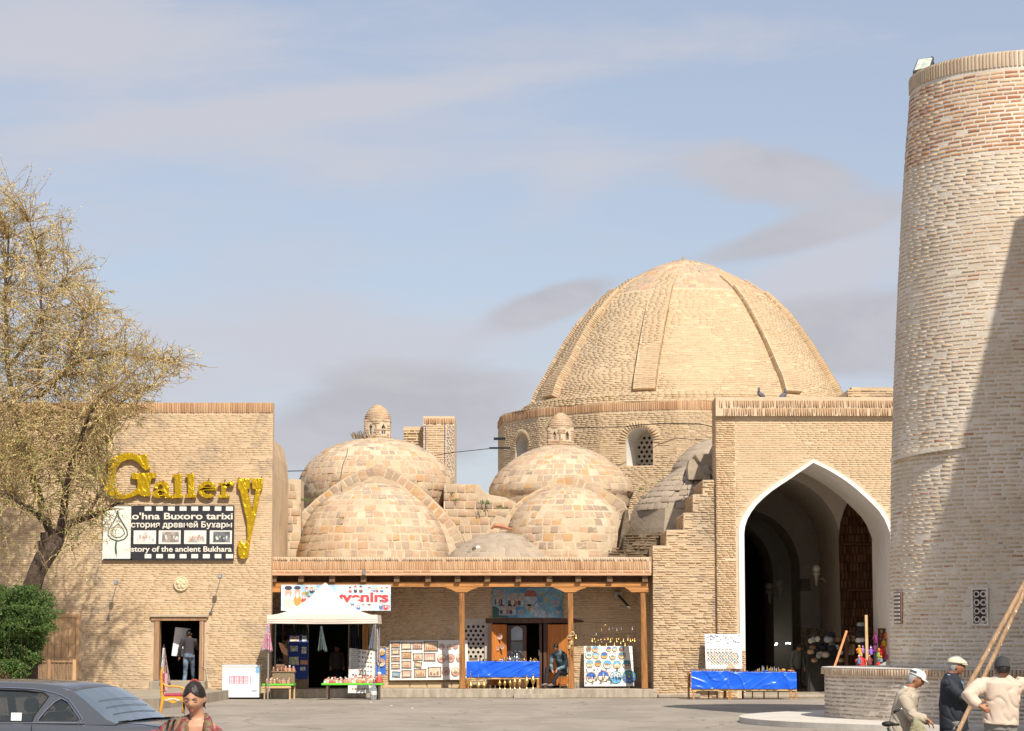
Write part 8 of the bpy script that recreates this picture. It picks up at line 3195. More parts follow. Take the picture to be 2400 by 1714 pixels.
# ================================================================== PLATE BOARD
def zp(x,y,Y):
 return W(1330+x*.12317,1440+y*.12317,Y)
YPL=YB-.50
pb3=thing('plate_board','white plank board of blue painted plates at the right end of the porch','display board',(zp(780,1370,YPL).x,YPL,.27))
Pq=[zp(312,605,YPL+.26),zp(1235,605,YPL+.26),zp(1270,1368,YPL),zp(322,1372,YPL)]
def onq(x,y):
 s,t_=(x-316)/937,(y-605)/765
 return Pq[0].lerp(Pq[1],s).lerp(Pq[3].lerp(Pq[2],s),t_)
Nq=(Pq[1]-Pq[0]).cross(Pq[0]-Pq[3]).normalized()
if Nq.y>0: Nq=-Nq
for (y0,y1) in ((605,742),(748,885),(891,1105),(1111,1370)):
 m=MB()
 q_=[onq(316,y0),onq(1253,y0),onq(1253,y1),onq(316,y1)]
 m.add(q_+[p-Nq*.025 for p in q_],[(0,1,2,3),(7,6,5,4),(0,4,5,1),(1,5,6,2),(2,6,7,3),(3,7,4,0)])
 m.build('plank',M_bwh,pb3,bevel=.004)
rows_p=[('top row',[(410,655,52,'olive','terra','dark','olive',3),(535,665,63,'sky','sand','terra','terra',0),(795,665,46,'deep','sand','terra','brown',0),(908,665,48,'sky','sand','cream','terra',0),(1040,660,46,'teal','brown','terra','dark',0)]),
   ('second row',[(410,780,72,'pale','cream','teal','olive',0),(545,790,62,'sky','sand','cream','terra',0),(705,785,65,'deep','gold','teal','terra',0),(868,800,65,'white','sand','teal','teal',0),(1040,790,65,'teal','sand','brown','brown',0)]),
   ('third row',[(425,945,73,'sky','cream','gold','gold',0),(583,935,63,'teal','gold','terra','terra',0),(760,960,80,'sky','cream','terra','teal',0),(942,960,78,'sky','sand','cream','gold',0),(1130,960,80,'teal','sand','brown','teal',1)]),
   ('bottom row',[(445,1195,102,'deep','cream','purple','gold',1),(677,1180,108,'deep','cream','cream','terra',1),(910,1205,118,'pale','sky','purple','teal',2),(1165,1195,128,'teal','deep','gold','teal',2)])]
ordn=['first','second','third','fourth','fifth']
for rn,lst in rows_p:
 for i,(x,y,r_,a,b,c,d,mo) in enumerate(lst):
  plate('%s plate from the left in the %s of the plate board'%(ordn[i],rn),onq(x,y)+Nq*.002,r_*.12317*YPL/FPX,PC[a],PC[b],PC[c],PC[d],tuple(Nq),'painted plates on the plate board',mo)
# ================================================================== BELLS
YBE=YF+.24
def bellm(c,h,mat,o):
 m=MB()
 r_=h*.34
 m.lathe([(r_*1.15,-h),(r_*1.0,-h*.92),(r_*.7,-h*.6),(r_*.5,-h*.2),(r_*.3,-h*.03),(0,0)],c,12)
 m.build('bell_body',mat,o,smooth=True)
 m=MB()
 m.tube([Vector(c),Vector(c)+Vector((0,0,.06))],.0025,4)
 m.build('cord',M_twig,o)
wl=thing('bell_wires','two thin wires strung between the right porch posts to carry the bells','wire',tuple(zp(700,160,YBE)))
for pts in ([(125,125),(400,148),(800,165),(1140,165),(1390,148)],[(545,390),(800,392),(1050,375),(1300,370)],[(440,430),(700,428),(1000,430),(1300,440)]):
 m=MB()
 m.tube([zp(x,y,YBE) for x,y in pts],.004,4)
 m.build('wire',M_blkm,wl)
m=MB()
for x in (545,1290):
 m.tube([zp(x,160,YBE),zp(x,440,YBE)],.003,4)
m.build('tie_wire',M_blkm,wl)
lower=sorted([(160,420,80),(470,485,70),(512,460,35),(527,515,25),(583,490,30),(637,475,35),(655,525,25),(705,470,35),(768,455,50),(815,495,70),(848,455,35),(935,495,70),(975,460,40),(1062,490,65),(1013,540,45),(612,585,50),(737,580,60),(892,570,65),(1095,570,65),(1145,475,50),(1197,490,55),(1240,485,40),(1275,485,60)])
onames=['first','second','third','fourth','fifth','sixth','seventh','eighth','ninth','tenth','eleventh','twelfth','thirteenth','fourteenth','fifteenth','sixteenth','seventeenth','eighteenth','nineteenth','twentieth','twenty-first','twenty-second','last']
for i,(x,y,h) in enumerate(lower):
 hh=h*.12317*YBE/FPX
 c=zp(x,y-h/2,YBE)
 o=thing('hanging_bell','%s brass bell from the left in the low hanging rows above the plate board'%onames[i],'bell',tuple(c),'brass bells hung under the porch')
 bellm(c,hh,M_brs,o)
for i,(x,y,h) in enumerate(((545,375,50),(790,275,50),(860,258,30),(938,290,55),(1022,272,40),(1232,265,65))):
 hh=h*.12317*YBE/FPX
 c=zp(x,y-h/2,YBE)
 o=thing('hanging_bell','%s grey bell from the left on the upper wire between the right porch posts'%onames[i],'bell',tuple(c),'grey bells on the upper wire')
 bellm(c,hh,pbr('dull_bell',(.22,.20,.20),.4,.6,var=.3,scale=20),o)
m=MB()
c=zp(648,300,YBE)
m.lathe([(.024,-.05),(.020,-.03),(.016,0),(.018,.035),(.022,.05),(0,.05)],c,12)
tag(m.build('brass_cylinder',M_brs,None,smooth=True),'brass cylinder hanging beside the horseshoe above the plate board','ornament')
m=MB()
m.tube([zp(694+22-22*math.cos(R(a)),235-32*math.sin(R(a)) if 0<a<180 else 265,YBE) for a in range(0,181,18)],.010,6)
tag(m.build('horseshoe',M_brs,None,smooth=True),'shiny brass horseshoe hanging above the plate board','horseshoe')
for i,(x,y0,y1) in enumerate(((155,205,290),(237,205,365),(310,400,470))):
 m=MB()
 pts=[]
 for k in range(9):
  pts.append(zp(x+7*math.sin(k*2.1),y0+(y1-y0)*k/8,YBE))
 m.tube(pts,[.003+.004*(k%2) for k in range(9)],5)
 tag(m.build('hanging_chain',M_blkm),['first','second and longest','third and lowest'][i]+' thin metal chain hanging right of the second porch post','chain')
# ================================================================== RIGHT TABLES
def zt_f(x,y,Y):
 return W(1600+x*.12753,1470+y*.12753,Y)
YT1=72.0
def cloth_table(name,label,x0p,x1p,ytop_p,rail0,rail1,legs,depth=.75,seed=0):
 x0,x1=zt_f(x0p,0,YT1).x,zt_f(x1p,0,YT1).x
 zt=zt_f(0,ytop_p,YT1).z
 r0,r1=zt_f(0,rail1,YT1).z,zt_f(0,rail0,YT1).z
 o=thing(name,label,'table',((x0+x1)/2,YT1+depth/2,0))
 m=MB()
 m.box(x0,x1,YT1+.01,YT1+depth,zt-.03,zt-.002)
 m.build('tabletop',W_pale,o)
 m=MB()
 m.box(x0-.004,x1+.004,YT1-.018,YT1+depth,zt-.001,zt+.004)
 m.build('cloth_top',M_blue,o)
 cloth_front(x0,x1,zt,r1-.004,YT1-.02,o,M_blue,seed)
 m=MB()
 m.box(x0,x1,YT1,YT1+.03,r0,r1)
 m.build('rail',W_pale,o)
 for (xp,wd,dy) in legs:
  x=zt_f(xp,0,YT1+dy).x
  w=wd*.12753*YT1/FPX/2
  m=MB()
  m.box(x-w,x+w,YT1+dy-.02,YT1+dy+.03,0,r0+.001)
  m.build('leg',W_beam,o)
 return o,zt
TA,zta=cloth_table('blue_cloth_table','shorter left table with shiny blue cloth and rows of bangles, outside the archway',150,845,812,1135,1170,[(190,28,.02),(465,30,.7),(835,24,.02),(765,55,.7)],seed=4)
TB,ztb2=cloth_table('blue_cloth_table','longer right table with shiny blue cloth, brass figures and knitted goods, outside the archway',852,2080,828,1138,1172,[(868,22,.02),(1090,40,.7),(1480,26,.4),(1740,22,.7),(1968,34,.02),(2062,28,.03),(1270,20,.7)],seed=9)
m=MB()
xx=zt_f(100,0,YT1+.3).x
m.box(xx-.03,xx+.03,YT1+.25,YT1+.33,0,zta)
m.box(xx+.02,zt_f(150,0,YT1).x,YT1+.28,YT1+.30,.35,zta-.05)
m.build('side_leg',W_col,TA)
for j in range(3):
 for i in range(17):
  x=zt_f(165,0,YT1).x+i*.092+j*.03
  m=MB()
  rr=.034
  c=Vector((x,YT1+.08+.14*j,zta+.004+rr))
  m.tube([c+Vector((math.cos(R(a))*rr,math.sin(R(a))*.012,math.sin(R(a))*rr)) for a in range(0,361,45)],.0085,5,cap=False)
  o=m.build('bangle',bcols[(i+j)%2],None)
  tag(o,'dark bangle, %s from the left in the %s row on the shorter blue table'%(ORD[i],['front','middle','back'][j]),'bangle','bangles in the %s row'%['front','middle','back'][j])
def onT(x,dy=.2,zt=None):
 p=zt_f(x,0,YT1+dy)
 return Vector((p.x,YT1+dy,(ztb2 if zt is None else zt)+.004))
m=MB()
m.lathe([(.13,0),(.135,.02),(.12,.035),(.115,.03),(0,.03)],zt_f(885,765,YT1+.55),24,M=Matrix.Rotation(R(75),3,'X'))
tag(m.build('round_drum',pbr('drum_skin',(.50,.38,.24),.7,var=.12),None,smooth=True,sharp=40),'round flat drum standing between the two blue cloth tables','drum')
for i in range(14):
 m=MB()
 p=onT(880+i*11+rnd.uniform(-4,4),rnd.uniform(.05,.3))
 m.ball(p+Vector((0,0,.03+.02*(i%3))),.026,8,6)
 tag(m.build('dark_bead',pbr('dark_red_bead',(.12,.04,.03),.35,var=.3),None,smooth=True),'large dark red bead, %s from the left in the heap on the longer blue table'%onames[i],'bead','beads heaped on the longer blue table')
for i,(xa,xb,dz) in enumerate(((1000,1120,0),(1070,1205,.012),(1080,1230,-.03),(1250,1440,0),(1640,1880,0))):
 a,b=onT(xa,.06),onT(xb,.06)
 m=MB()
 m.box(a.x,b.x,a.y-(.03 if i==2 else 0),a.y+.16,a.z+dz+.001,a.z+dz+.018)
 tag(m.build('carved_board',cols_p['brown'],None,bevel=.004),['first','second, stacked,','overhanging','fourth, long','last, longest'][i]+' flat dark wooden board on the longer blue table, counted from the left','board','dark boards on the longer blue table')
vase('silver_bowl','wide silver bowl among the pointed brass figures on the longer blue table','bowl',onT(1520,.12),[(.05,0),(.06,.01),(.10,.03),(.105,.05),(.10,.052),(.02,.02),(0,.02)],M_slv)
for i,(x,h,mt,dy) in enumerate(((1330,.05,M_brs2,.1),(1370,.10,M_brs2,.15),(1400,.12,M_brs,.2),(1455,.20,M_slv,.3),(1480,.18,M_slv,.32),(1545,.20,M_brs,.3),(1580,.12,M_brs,.1),(1610,.16,M_brs,.15),(1635,.15,M_slv,.2),(1675,.17,M_slv,.2),(1710,.12,M_slv,.12),(1750,.16,M_brs,.15),(1775,.09,M_brs,.1))):
 r_=.022+.02*(h<.12)
 vase('pointed_figure','%s pointed metal figure from the left on the longer blue table'%onames[i],'ornament',onT(x,dy),[(r_,0),(r_*1.05,h*.15),(r_*.8,h*.35),(r_*.9,h*.5),(r_*.5,h*.7),(r_*.2,h*.88),(0,h)],mt,'pointed metal figures on the longer blue table',10)
M_knit=pbr('orange_knit',(.48,.22,.07),.95,var=.3,scale=30,bump=.01,bscale=60)
for i,(x,rx,rz) in enumerate(((1840,.07,.055),(1960,.085,.035),(2020,.05,.022))):
 m=MB()
 c=onT(x,.2)
 m.ball(c+Vector((0,0,rz*.8)),(rx,rx,rz),14,8)
 o=m.build('knitted_cap',M_knit,None,smooth=True)
 tag(o,['left and tallest','middle, flatter','rightmost and smallest'][i]+' orange knitted cap at the right end of the longer blue table','cap','orange knitted caps')
YJ=73.2
jb=thing('jewellery_board','white sheet hung with bracelets and blue lace behind the blue cloth tables','display board',(zt_f(740,760,YJ).x,YJ,0))
Pj=[zt_f(405,130,YJ+.45),zt_f(1075,130,YJ+.45),zt_f(1088,790,YJ+.1),zt_f(428,790,YJ+.1)]
m=MB()
m.add(Pj+[p+Vector((0,.03,0)) for p in Pj],[(0,1,2,3),(7,6,5,4),(0,4,5,1),(1,5,6,2),(2,6,7,3),(3,7,4,0)])
m.build('sheet',M_bwh,jb)
def onj(x,y):
 s,t_=(x-410)/670,(y-130)/660
 return Pj[0].lerp(Pj[1],s).lerp(Pj[3].lerp(Pj[2],s),t_)+Vector((0,-.008,0))
jc=[cols_p['brown'],cols_p['orange'],PC['teal'],PC['dark'],cols_p['terra'],cols_p['green']]
for j in range(4):
 for i in range(11):
  if j==3 and i<1: continue
  x,y=460+i*54+(12 if j%2 else 0),495+j*56
  if x>1060: continue
  m=MB()
  m.tube([onj(x+20*math.cos(R(a)),y+22*math.sin(R(a))) for a in range(0,361,45)],.011,4,cap=False)
  m.build('bracelet',jc[(i*2+j)%6],jb)
for i in range(7):
 x=460+i*70
 for dy_ in (402,455):
  m=MB()
  m.tube([onj(x-26,dy_),onj(x,dy_+5),onj(x+26,dy_)],.012,4)
  m.build('beaded_cord',jc[0],jb)
 m=MB()
 m.tube([onj(x-24,400),onj(x-24,458)],.005,4)
 m.build('beaded_cord',jc[3],jb)
lc=pbr('blue_lace',(.25,.32,.48),.8,var=.3)
lg2=pbr('grey_lace',(.30,.31,.34),.8,var=.3)
for k in range(34):
 x,y=rnd.uniform(430,1040),rnd.uniform(150,300)
 m=MB()
 pts=[onj(x+rnd.uniform(-30,30),y+rnd.uniform(-14,14)) for _ in range(5)]
 m.tube(pts,.010,4)
 m.build('lace_strand',rnd.choice([lc,lg2]),jb)
m=MB()
m.box(zt_f(1088,0,YP).x,zt_f(1148,0,YP).x,YP-.034,YP-.0305,.1,zt_f(0,430,YP).z)
pj=m.build('bare_jamb',M_red_m,portal)
B=Bricks()
flat_bricks(B,zt_f(1090,0,YP).x,zt_f(1146,0,YP).x,.1,zt_f(0,430,YP).z,YP-.034,.2,.05,.012,.014,tone=tone_fn(.2,.8),proud=.012)
B.emit(pj,M_por)
# ================================================================== IN THE ARCHWAY
def zh(x,y,Y):
 return W(1820+x*.12313,1400+y*.12313,Y)
M_globe=pbr('globe_glass',(.85,.82,.75),.3,var=.05)
for i,(u,v,Y,lab) in enumerate(((1913,1334,84.0,'white globe wall lamp on a tapering bracket, nearest and rightmost in the archway'),(1827,1368,90.5,'right one of the two dim globe lamps deep in the archway'),(1803,1376,93.0,'left one of the two dim globe lamps deep in the archway'))):
 c=W(u,v,Y)
 k=Y/FPX
 o=thing('globe_lamp',lab,'lamp',tuple(c))
 m=MB()
 m.ball(c,9.2*k,18,12)
 m.build('globe',M_globe,o,smooth=True)
 m=MB()
 m.lathe([(8.5*k,-9*k),(9*k,-12*k),(5*k,-15*k),(3.5*k,-26*k),(2*k,-38*k),(0,-40*k)],c,14)
 m.build('bracket',M_white,o,smooth=True)
 m=MB()
 m.tube([c+Vector((0,0,-22*k)),c+Vector((16*k,.1,-22*k)),c+Vector((22*k,.15,-30*k))],1.0*k,5)
 m.build('arm',M_white,o)
ME=emit_mat('bulb_glow',(1,.97,.85),9.0)
for i,(u,v,r_) in enumerate(((1820,1509.5,2.6),(1817,1512,1.6),(1842,1508.5,1.3),(1847,1507.5,1.8),(1851,1508.5,2.0))):
 m=MB()
 c=W(u,v,97.5)
 m.ball(c,r_*97.5/FPX,10,6)
 tag(m.build('light_bulb',ME,None,smooth=True),'%s small glowing bulb from the left, deep in the dark archway'%onames[i],'bulb','glowing bulbs deep in the archway')
m=MB()
q_=[zh(455,570,86.5),zh(905,600,86.5),zh(900,1300,86.5),zh(560,1300,86.5)]
m.add(q_,[(0,1,2,3)])
cp=m.build('hanging_carpet',pbr('faded_carpet',(.16,.13,.10),.9,var=.4,scale=6,col2=(.28,.24,.18)))
cp.modifiers.new('th','SOLIDIFY').thickness=.02
tag(cp,'faded brown patterned carpet hung on the inner wall of the archway','carpet')
hatc=[pbr('hat_'+k,c,.9,var=.25,scale=20,bump=.004,bscale=40) for k,c in (('grey',(.28,.30,.29)),('black',(.02,.02,.03)),('cream',(.50,.43,.33)),('brown',(.22,.13,.08)),('white',(.62,.60,.56)),('tan',(.40,.27,.15)))]
hn=['grey','black','cream','brown','white','tan']
YH=77.9
def hat(u,v,rpx,k,Y,lab,tilt=0.0,brim=False):
 c=W(u,v,Y)
 r_=rpx*Y/FPX
 m=MB()
 m.lathe([(r_*.95,-r_*.4),(r_*1.05,-r_*.15),(r_*.98,r_*.25),(r_*.8,r_*.5),(0,r_*.58)],c,14,M=Matrix.Rotation(tilt,3,'X'))
 if brim:
  m.lathe([(r_*1.1,-r_*.35),(r_*1.5,-r_*.42),(r_*1.5,-r_*.46),(r_*.9,-r_*.42)],c,14)
 o=m.build('hat',hatc[k],None,smooth=True,sharp=60)
 tag(o,lab,'hat')
HP=[(700,810,0,6.5),(780,800,2,6.5),(840,820,1,6.5),(650,830,2,6),(1035,715,1,10),(990,805,0,11),(1165,800,3,10),(1050,895,0,7),(690,950,3,8),(650,1040,5,8),(760,1010,1,8),(820,1060,2,7),(930,1090,2,10),(1060,970,1,10),(800,1120,0,6),(720,1200,3,8),(1150,950,2,6),(870,940,1,7),(1220,1050,4,6),(1225,1200,5,7)]
rowh={0: 'upper',1: 'middle',2: 'lower'}
for i,(x,y,k,r_) in enumerate(sorted(HP)):
 p=zh(x,y,80)
 lv=0 if y<880 else (1 if y<1030 else 2)
 hat(1820+x*.12313,1400+y*.12313,r_,k,YH+.1*(i%3),'%s hat, %s from the left among the hats on the archway rack'%(hn[k],onames[i] if i<22 else 'last'),R(70) if r_<7 else R(20))
rk=thing('hat_rack','dark rack crowded with hats in the shaded archway','rack',(zh(800,1300,YH).x,YH,0))
for x in (610,880,1240):
 m=MB()
 p=zh(x,760,YH+.35)
 m.box(p.x-.02,p.x+.02,YH+.3,YH+.34,0.06,p.z)
 m.build('post',M_blkm,rk)
for y in (760,900,1040,1180):
 m=MB()
 a,b=zh(610,y,YH+.33),zh(1240,y,YH+.33)
 m.box(a.x,b.x,YH+.30,YH+.33,a.z-.015,a.z+.015)
 m.build('rail',M_blkm,rk)
m=MB()
a,b=zh(560,760,YH+.5),zh(1240,1330,YH+.5)
m.box(a.x,b.x,YH+.45,YH+.5,.06,a.z)
m.build('back_cloth',pbr('dark_cloth',(.05,.045,.04),.95),rk)
for i,(x,y,k,r_) in enumerate(((1590,820,4,10.5),(1600,870,1,10),(1590,690,1,10),(1600,520,0,8.5),(1610,590,1,9))):
 hat(1820+x*.12313,1400+y*.12313,r_,k,76.6,'%s hat stacked beside the upright plank, %s one'%(hn[k],['third from top','lowest','middle','topmost','second from top'][i]),.1)
m=MB()
a=zh(1600,1300,76.65)
m.tube([Vector((a.x,76.65,.06)),zh(1600,560,76.65)],.012,6)
tag(m.build('hat_stand',M_blkm),'thin metal hat stand next to the upright plank in the archway','stand')
W_pl=wood_mat('sunlit_plank',(.44,.29,.14),(.60,.42,.22),'Z',.7)
def plank(name,label,a,b,w,d,mat,cat='plank',up=(0,-1,0)):
 m=MB()
 m.bar(a,b,w,d,up=up)
 tag(m.build(name,mat,None,bevel=.004),label,cat)
YPP=74.3
a,b=zh(1722,1330,YPP),zh(1705,340,YPP)
plank('upright_plank','pale upright plank standing in the sun at the right of the archway',Vector((a.x+.01,YPP,0.1)),b,.085,.05,W_pl)
plank('slanting_plank','dark orange plank leaning to the right beside the hats in the archway',Vector((zh(1030,1345,75.4).x-.2,75.2,.1)),zh(1335,640,75.9),.07,.04,W_shut)
plank('easel_leg','orange easel leg slanting among the puppets at the right of the archway',zh(1990,1200,74.6),zh(2130,770,74.9),.05,.03,pbr('orange_wood',(.62,.27,.04),.5))
sh=thing('goods_shelf','low brown shelf with necklaces and small goods behind the upright plank','shelf',(zh(1440,1300,77).x,77.0,.06))
m=MB()
a,b=zh(1340,630,77.0),zh(1680,1330,77.0)
for xx in (a.x,b.x):
 m.box(xx-.03,xx+.03,77,77.4,.06,a.z)
for k in range(4):
 zz=.3+(a.z-.35)*k/3
 m.box(a.x,b.x,77,77.4,zz,zz+.03)
m.build('shelf_boards',W_dark,sh)
for k in range(30):
 m=MB()
 x=rnd.uniform(1360,1500)
 y=rnd.choice([740,900,1000])
 p=zh(x,y,76.98)
 m.tube([p,p+Vector((rnd.uniform(-.03,.03),-.01,-.08)),p+Vector((rnd.uniform(-.03,.03),0,-.16))],.008,4)
 m.build('necklace',rnd.choice([hatc[3],hatc[5],bcols[0],bcols[3]]),sh)
PCOL={k: pbr('puppet_'+k,c,.65,var=.3,scale=18) for k,c in dict(red=(.60,.03,.03),yellow=(.70,.42,.03),purple=(.25,.12,.50),plum=(.16,.02,.10),orange=(.65,.22,.03),blue=(.08,.18,.30),green=(.30,.38,.05),pink=(.65,.10,.22),skin=(.62,.36,.24),grey=(.16,.19,.20),white=(.70,.68,.64),dark=(.04,.025,.02),maroon=(.22,.05,.05)).items()}
def puppet(label,x,y,w,h,body,head,extra,Y=74.4,cat='puppet',stringed=True):
 c=zh(x,y,Y)
 k=.12313*Y/FPX
 o=thing('puppet',label,cat,tuple(zh(x,y+h/2,Y)))
 W_,H_=w*k,h*k
 m=MB()
 m.lathe([(W_*.42,-H_*.5),(W_*.5,-H_*.42),(W_*.34,-H_*.1),(W_*.24,H_*.16),(W_*.08,H_*.2)],c,12)
 for sg in (-1,1):
  m.tube([c+Vector((sg*W_*.2,0,H_*.1)),c+Vector((sg*W_*.5,-.01,-H_*.05)),c+Vector((sg*W_*.42,-.03,-H_*.22))],W_*.09,7)
 m.build('body',PCOL[body],o,smooth=True)
 m=MB()
 m.ball(c+Vector((0,-.005,H_*.31)),(W_*.2,W_*.2,H_*.13),12,8)
 m.build('head',PCOL[head],o,smooth=True)
 m=MB()
 m.lathe([(W_*.22,H_*.36),(W_*.20,H_*.42),(W_*.10,H_*.5),(0,H_*.52)],c,10)
 m.build('hat',PCOL[extra],o,smooth=True)
 for sg in (-1,1):
  m=MB()
  m.tube([c+Vector((sg*W_*.12,-.01,-H_*.5)),c+Vector((sg*W_*.14,-.02,-H_*.62))],W_*.06,6)
  m.build('foot',PCOL['dark'],o)
 return o
puppet('large red and yellow robed puppet sitting at the foot of the upright plank',1600,1190,190,270,'red','skin','yellow',74.1)
puppet('small puppet in blue coat in front of the large red and yellow puppet',1570,1190,80,180,'blue','skin','white',74.0)
puppet('golden orange puppet hanging above the large red puppet',1575,990,110,150,'orange','skin','yellow',74.15)
puppet('purple satin puppet hanging left of the plank',1640,990,70,150,'purple','skin','purple',74.2)
puppet('bright violet puppet hanging just right of the plank',1795,1010,80,170,'purple','white','purple',74.3)
puppet('maroon puppet under the violet one, right of the plank',1765,1180,110,220,'maroon','skin','dark',74.3)
puppet('plum coloured puppet high at the left of the puppet group by the tower',1890,760,110,260,'plum','maroon','plum',74.7)
puppet('dark plum puppet hanging below the high plum one',1870,950,90,200,'plum','dark','plum',74.7)
puppet('red headed puppet beside the orange easel leg',2010,1000,110,200,'red','red','red',74.5)
puppet('yellow green puppet left of the red headed puppet',1950,1090,70,240,'green','orange','yellow',74.5)
puppet('grey skirted puppet low beside the tower',1990,1180,130,130,'grey','orange','yellow',74.45)
puppet('pink puppet right of the easel leg near the tower',2085,1110,70,150,'pink','skin','pink',74.6)
puppet('orange and white puppet at the top right against the tower',2100,700,100,190,'orange','white','yellow',74.8)
puppet('yellow puppet with dark hair near the top of the puppet group',2040,850,80,170,'yellow','skin','dark',74.8)
puppet('dark coloured puppet half hidden behind the orange and white one',2000,720,90,200,'maroon','skin','green',75.0)
puppet('small red shoe puppet low left of the tower foot',1945,1260,90,90,'red','orange','dark',74.4)
m=MB()
a,b=zh(1930,590,75.1),zh(2150,1330,75.1)
m.box(a.x,b.x+.05,75.1,75.14,.1,a.z)
tag(m.build('puppet_backboard',W_dark,None),'dark brown backboard behind the puppets beside the tower','board')
m=MB()
q_=[zh(1900,1340,74.2),zh(2000,1270,74.2),zh(2150,1190,74.2),zh(2160,1345,74.2)]
m.prism([(p.x,p.z) for p in q_],74.2,74.3)
tag(m.build('grey_bag',pbr('grey_canvas',(.42,.41,.38),.9,var=.1)),'grey canvas bundle at the foot of the puppets beside the tower','bundle')
# ================================================================== SMALL THINGS ON THE ROOFS
def pigeon(label,u,v,Y,face):
 c=W(u,v,Y)
 o=thing('pigeon',label,'pigeon',(c.x,c.y,c.z-.12))
 M_pg=pbr('pigeon_grey',(.10,.10,.13),.6,var=.3,scale=20)
 Mr=Matrix.Rotation(face,3,'Z') @ Matrix.Rotation(R(-28),3,'Y')
 m=MB()
 m.ball(c,(.15,.075,.075),14,10,M=Mr)
 m.tube([c+Mr @ Vector((.10,0,.02)),c+Mr @ Vector((.14,0,.09)),c+Mr @ Vector((.15,0,.13))],[.05,.035,.03],10)
 m.ball(c+Mr @ Vector((.155,0,.145)),(.034,.03,.03),10,8)
 m.tube([c+Mr @ Vector((-.10,0,.0)),c+Mr @ Vector((-.26,0,-.02))],[.045,.03],8,flat=.4)
 m.build('body',M_pg,o,smooth=True)
 m=MB()
 m.tube([c+Mr @ Vector((.18,0,.145)),c+Mr @ Vector((.21,0,.135))],[.008,.002],5)
 m.build('beak',M_blkm,o)
 for sg in (-1,1):
  m=MB()
  m.tube([c+Vector((.01,sg*.025,-.04)),c+Vector((.01,sg*.025,-.12))],.007,5)
  m.build('leg',pbr('pigeon_leg',(.4,.15,.12),.6),o)
pzt=ptop
pigeon('left one of two dark pigeons on the portal cornice below the great dome',1784,926,YP+.15,R(200))
pigeon('right one of two dark pigeons on the portal cornice, bending low',1835,927.5,YP+.15,R(20))
def wire(label,pts,r_=.012):
 m=MB()
 m.tube([W(*p) for p in pts],r_,4)
 tag(m.build('cable',M_blkm),label,'cable')
wire('thin sagging cable from the gallery roof across the sky to the great drum',[(657,1105,79),(720,1103.5,82),(790,1104,86.5),(900,1092,90),(1000,1071,88),(1060,1061,87),(1163,1050,86)],.016)
wire('cable running along the wall of the great drum',[(1330,1003,83.9),(1400,1002,84.3),(1462,1001,84.3),(1500,996,84.3),(1560,993,84.4),(1640,994,84.4),(1668,1000,84.5)],.016)
m=MB()
a=W(1163,1050,86.2)
m.box(a.x-.25,a.x+.5,86.1,86.2,a.z-.04,a.z+.02)
a=W(1165,1028,86.2)
m.box(a.x-.12,a.x+.3,86.1,86.2,a.z-.06,a.z+.03)
tag(m.build('cable_bracket',M_blkm),'dark iron cable brackets sticking out of the left edge of the great drum','bracket')
fl_=thing('tower_floodlight','large grey floodlight fixed at the top left of the round tower','floodlight',tuple(W(2146,170,51.2)))
k=51.2/FPX
Yf=52.0
q_=[W(2151,138,Yf),W(2189,133,Yf-.05),W(2180,160,Yf-.25),W(2139,168,Yf-.2)]
n_=(q_[1]-q_[0]).cross(q_[3]-q_[0]).normalized()
if n_.y>0: n_=-n_
m=MB()
back=[p-n_*.10 for p in q_]
m.add(q_+back,[(0,1,2,3),(7,6,5,4),(0,4,5,1),(1,5,6,2),(2,6,7,3),(3,7,4,0)])
m.build('lamp_housing',pbr('floodlight_grey',(.06,.07,.07),.5,.3),fl_,bevel=.01)
cq=sum(q_,Vector())/4
m=MB()
g_=[cq+(p-cq)*.86+n_*.006 for p in q_]
m.add(g_,[(0,1,2,3)])
m.build('glass',pbr('floodlight_glass',(.42,.46,.40),.12,var=.25,scale=9,spec=.6),fl_)
m=MB()
m.bar(W(2184,134,Yf-.06),W(2190,160,Yf+.3),.035)
m.bar(W(2150,168,Yf-.15),W(2142,182,Yf+.1),.07,.05)
m.tube([W(2142,170,Yf-.1),W(2141,184,Yf-.1),W(2150,182,Yf)],.02,6)
m.bar(W(2180,160,Yf-.1),W(2146,176,Yf-.1),.04)
m.build('bracket',M_blkm,fl_)
# ================================================================== CAR
CARY=23.6
yaw=R(12.5)
hv=Vector((-math.cos(yaw),math.sin(yaw),0))
rv=Vector((math.sin(yaw),math.cos(yaw),0))      # to the car's right (away from the camera)
anc=W(262,1688,CARY)
CL=lambda x,y,z: Vector((anc.x,anc.y,0))+hv*x+rv*y+Vector((0,0,z))
CW=1.78
car=thing('parked_car','dark grey saloon car parked at the lower left, seen from its rear quarter','car',tuple(CL(1.5,CW/2,0)))
M_car=pbr('grey_car_paint',(.105,.112,.125),.34,.45,var=.0,coat=.8)
M_cgl=pbr('car_glass',(.05,.06,.065),.04,var=0,alpha=.42,spec=.6)
M_rgl=pbr('rear_glass',(.09,.12,.15),.07,var=0,spec=.8,coat=.4)
M_trim=pbr('chrome_trim',(.55,.55,.56),.22,1.0,var=0)
M_cint=pbr('car_interior',(.05,.05,.055),.8,var=.2)
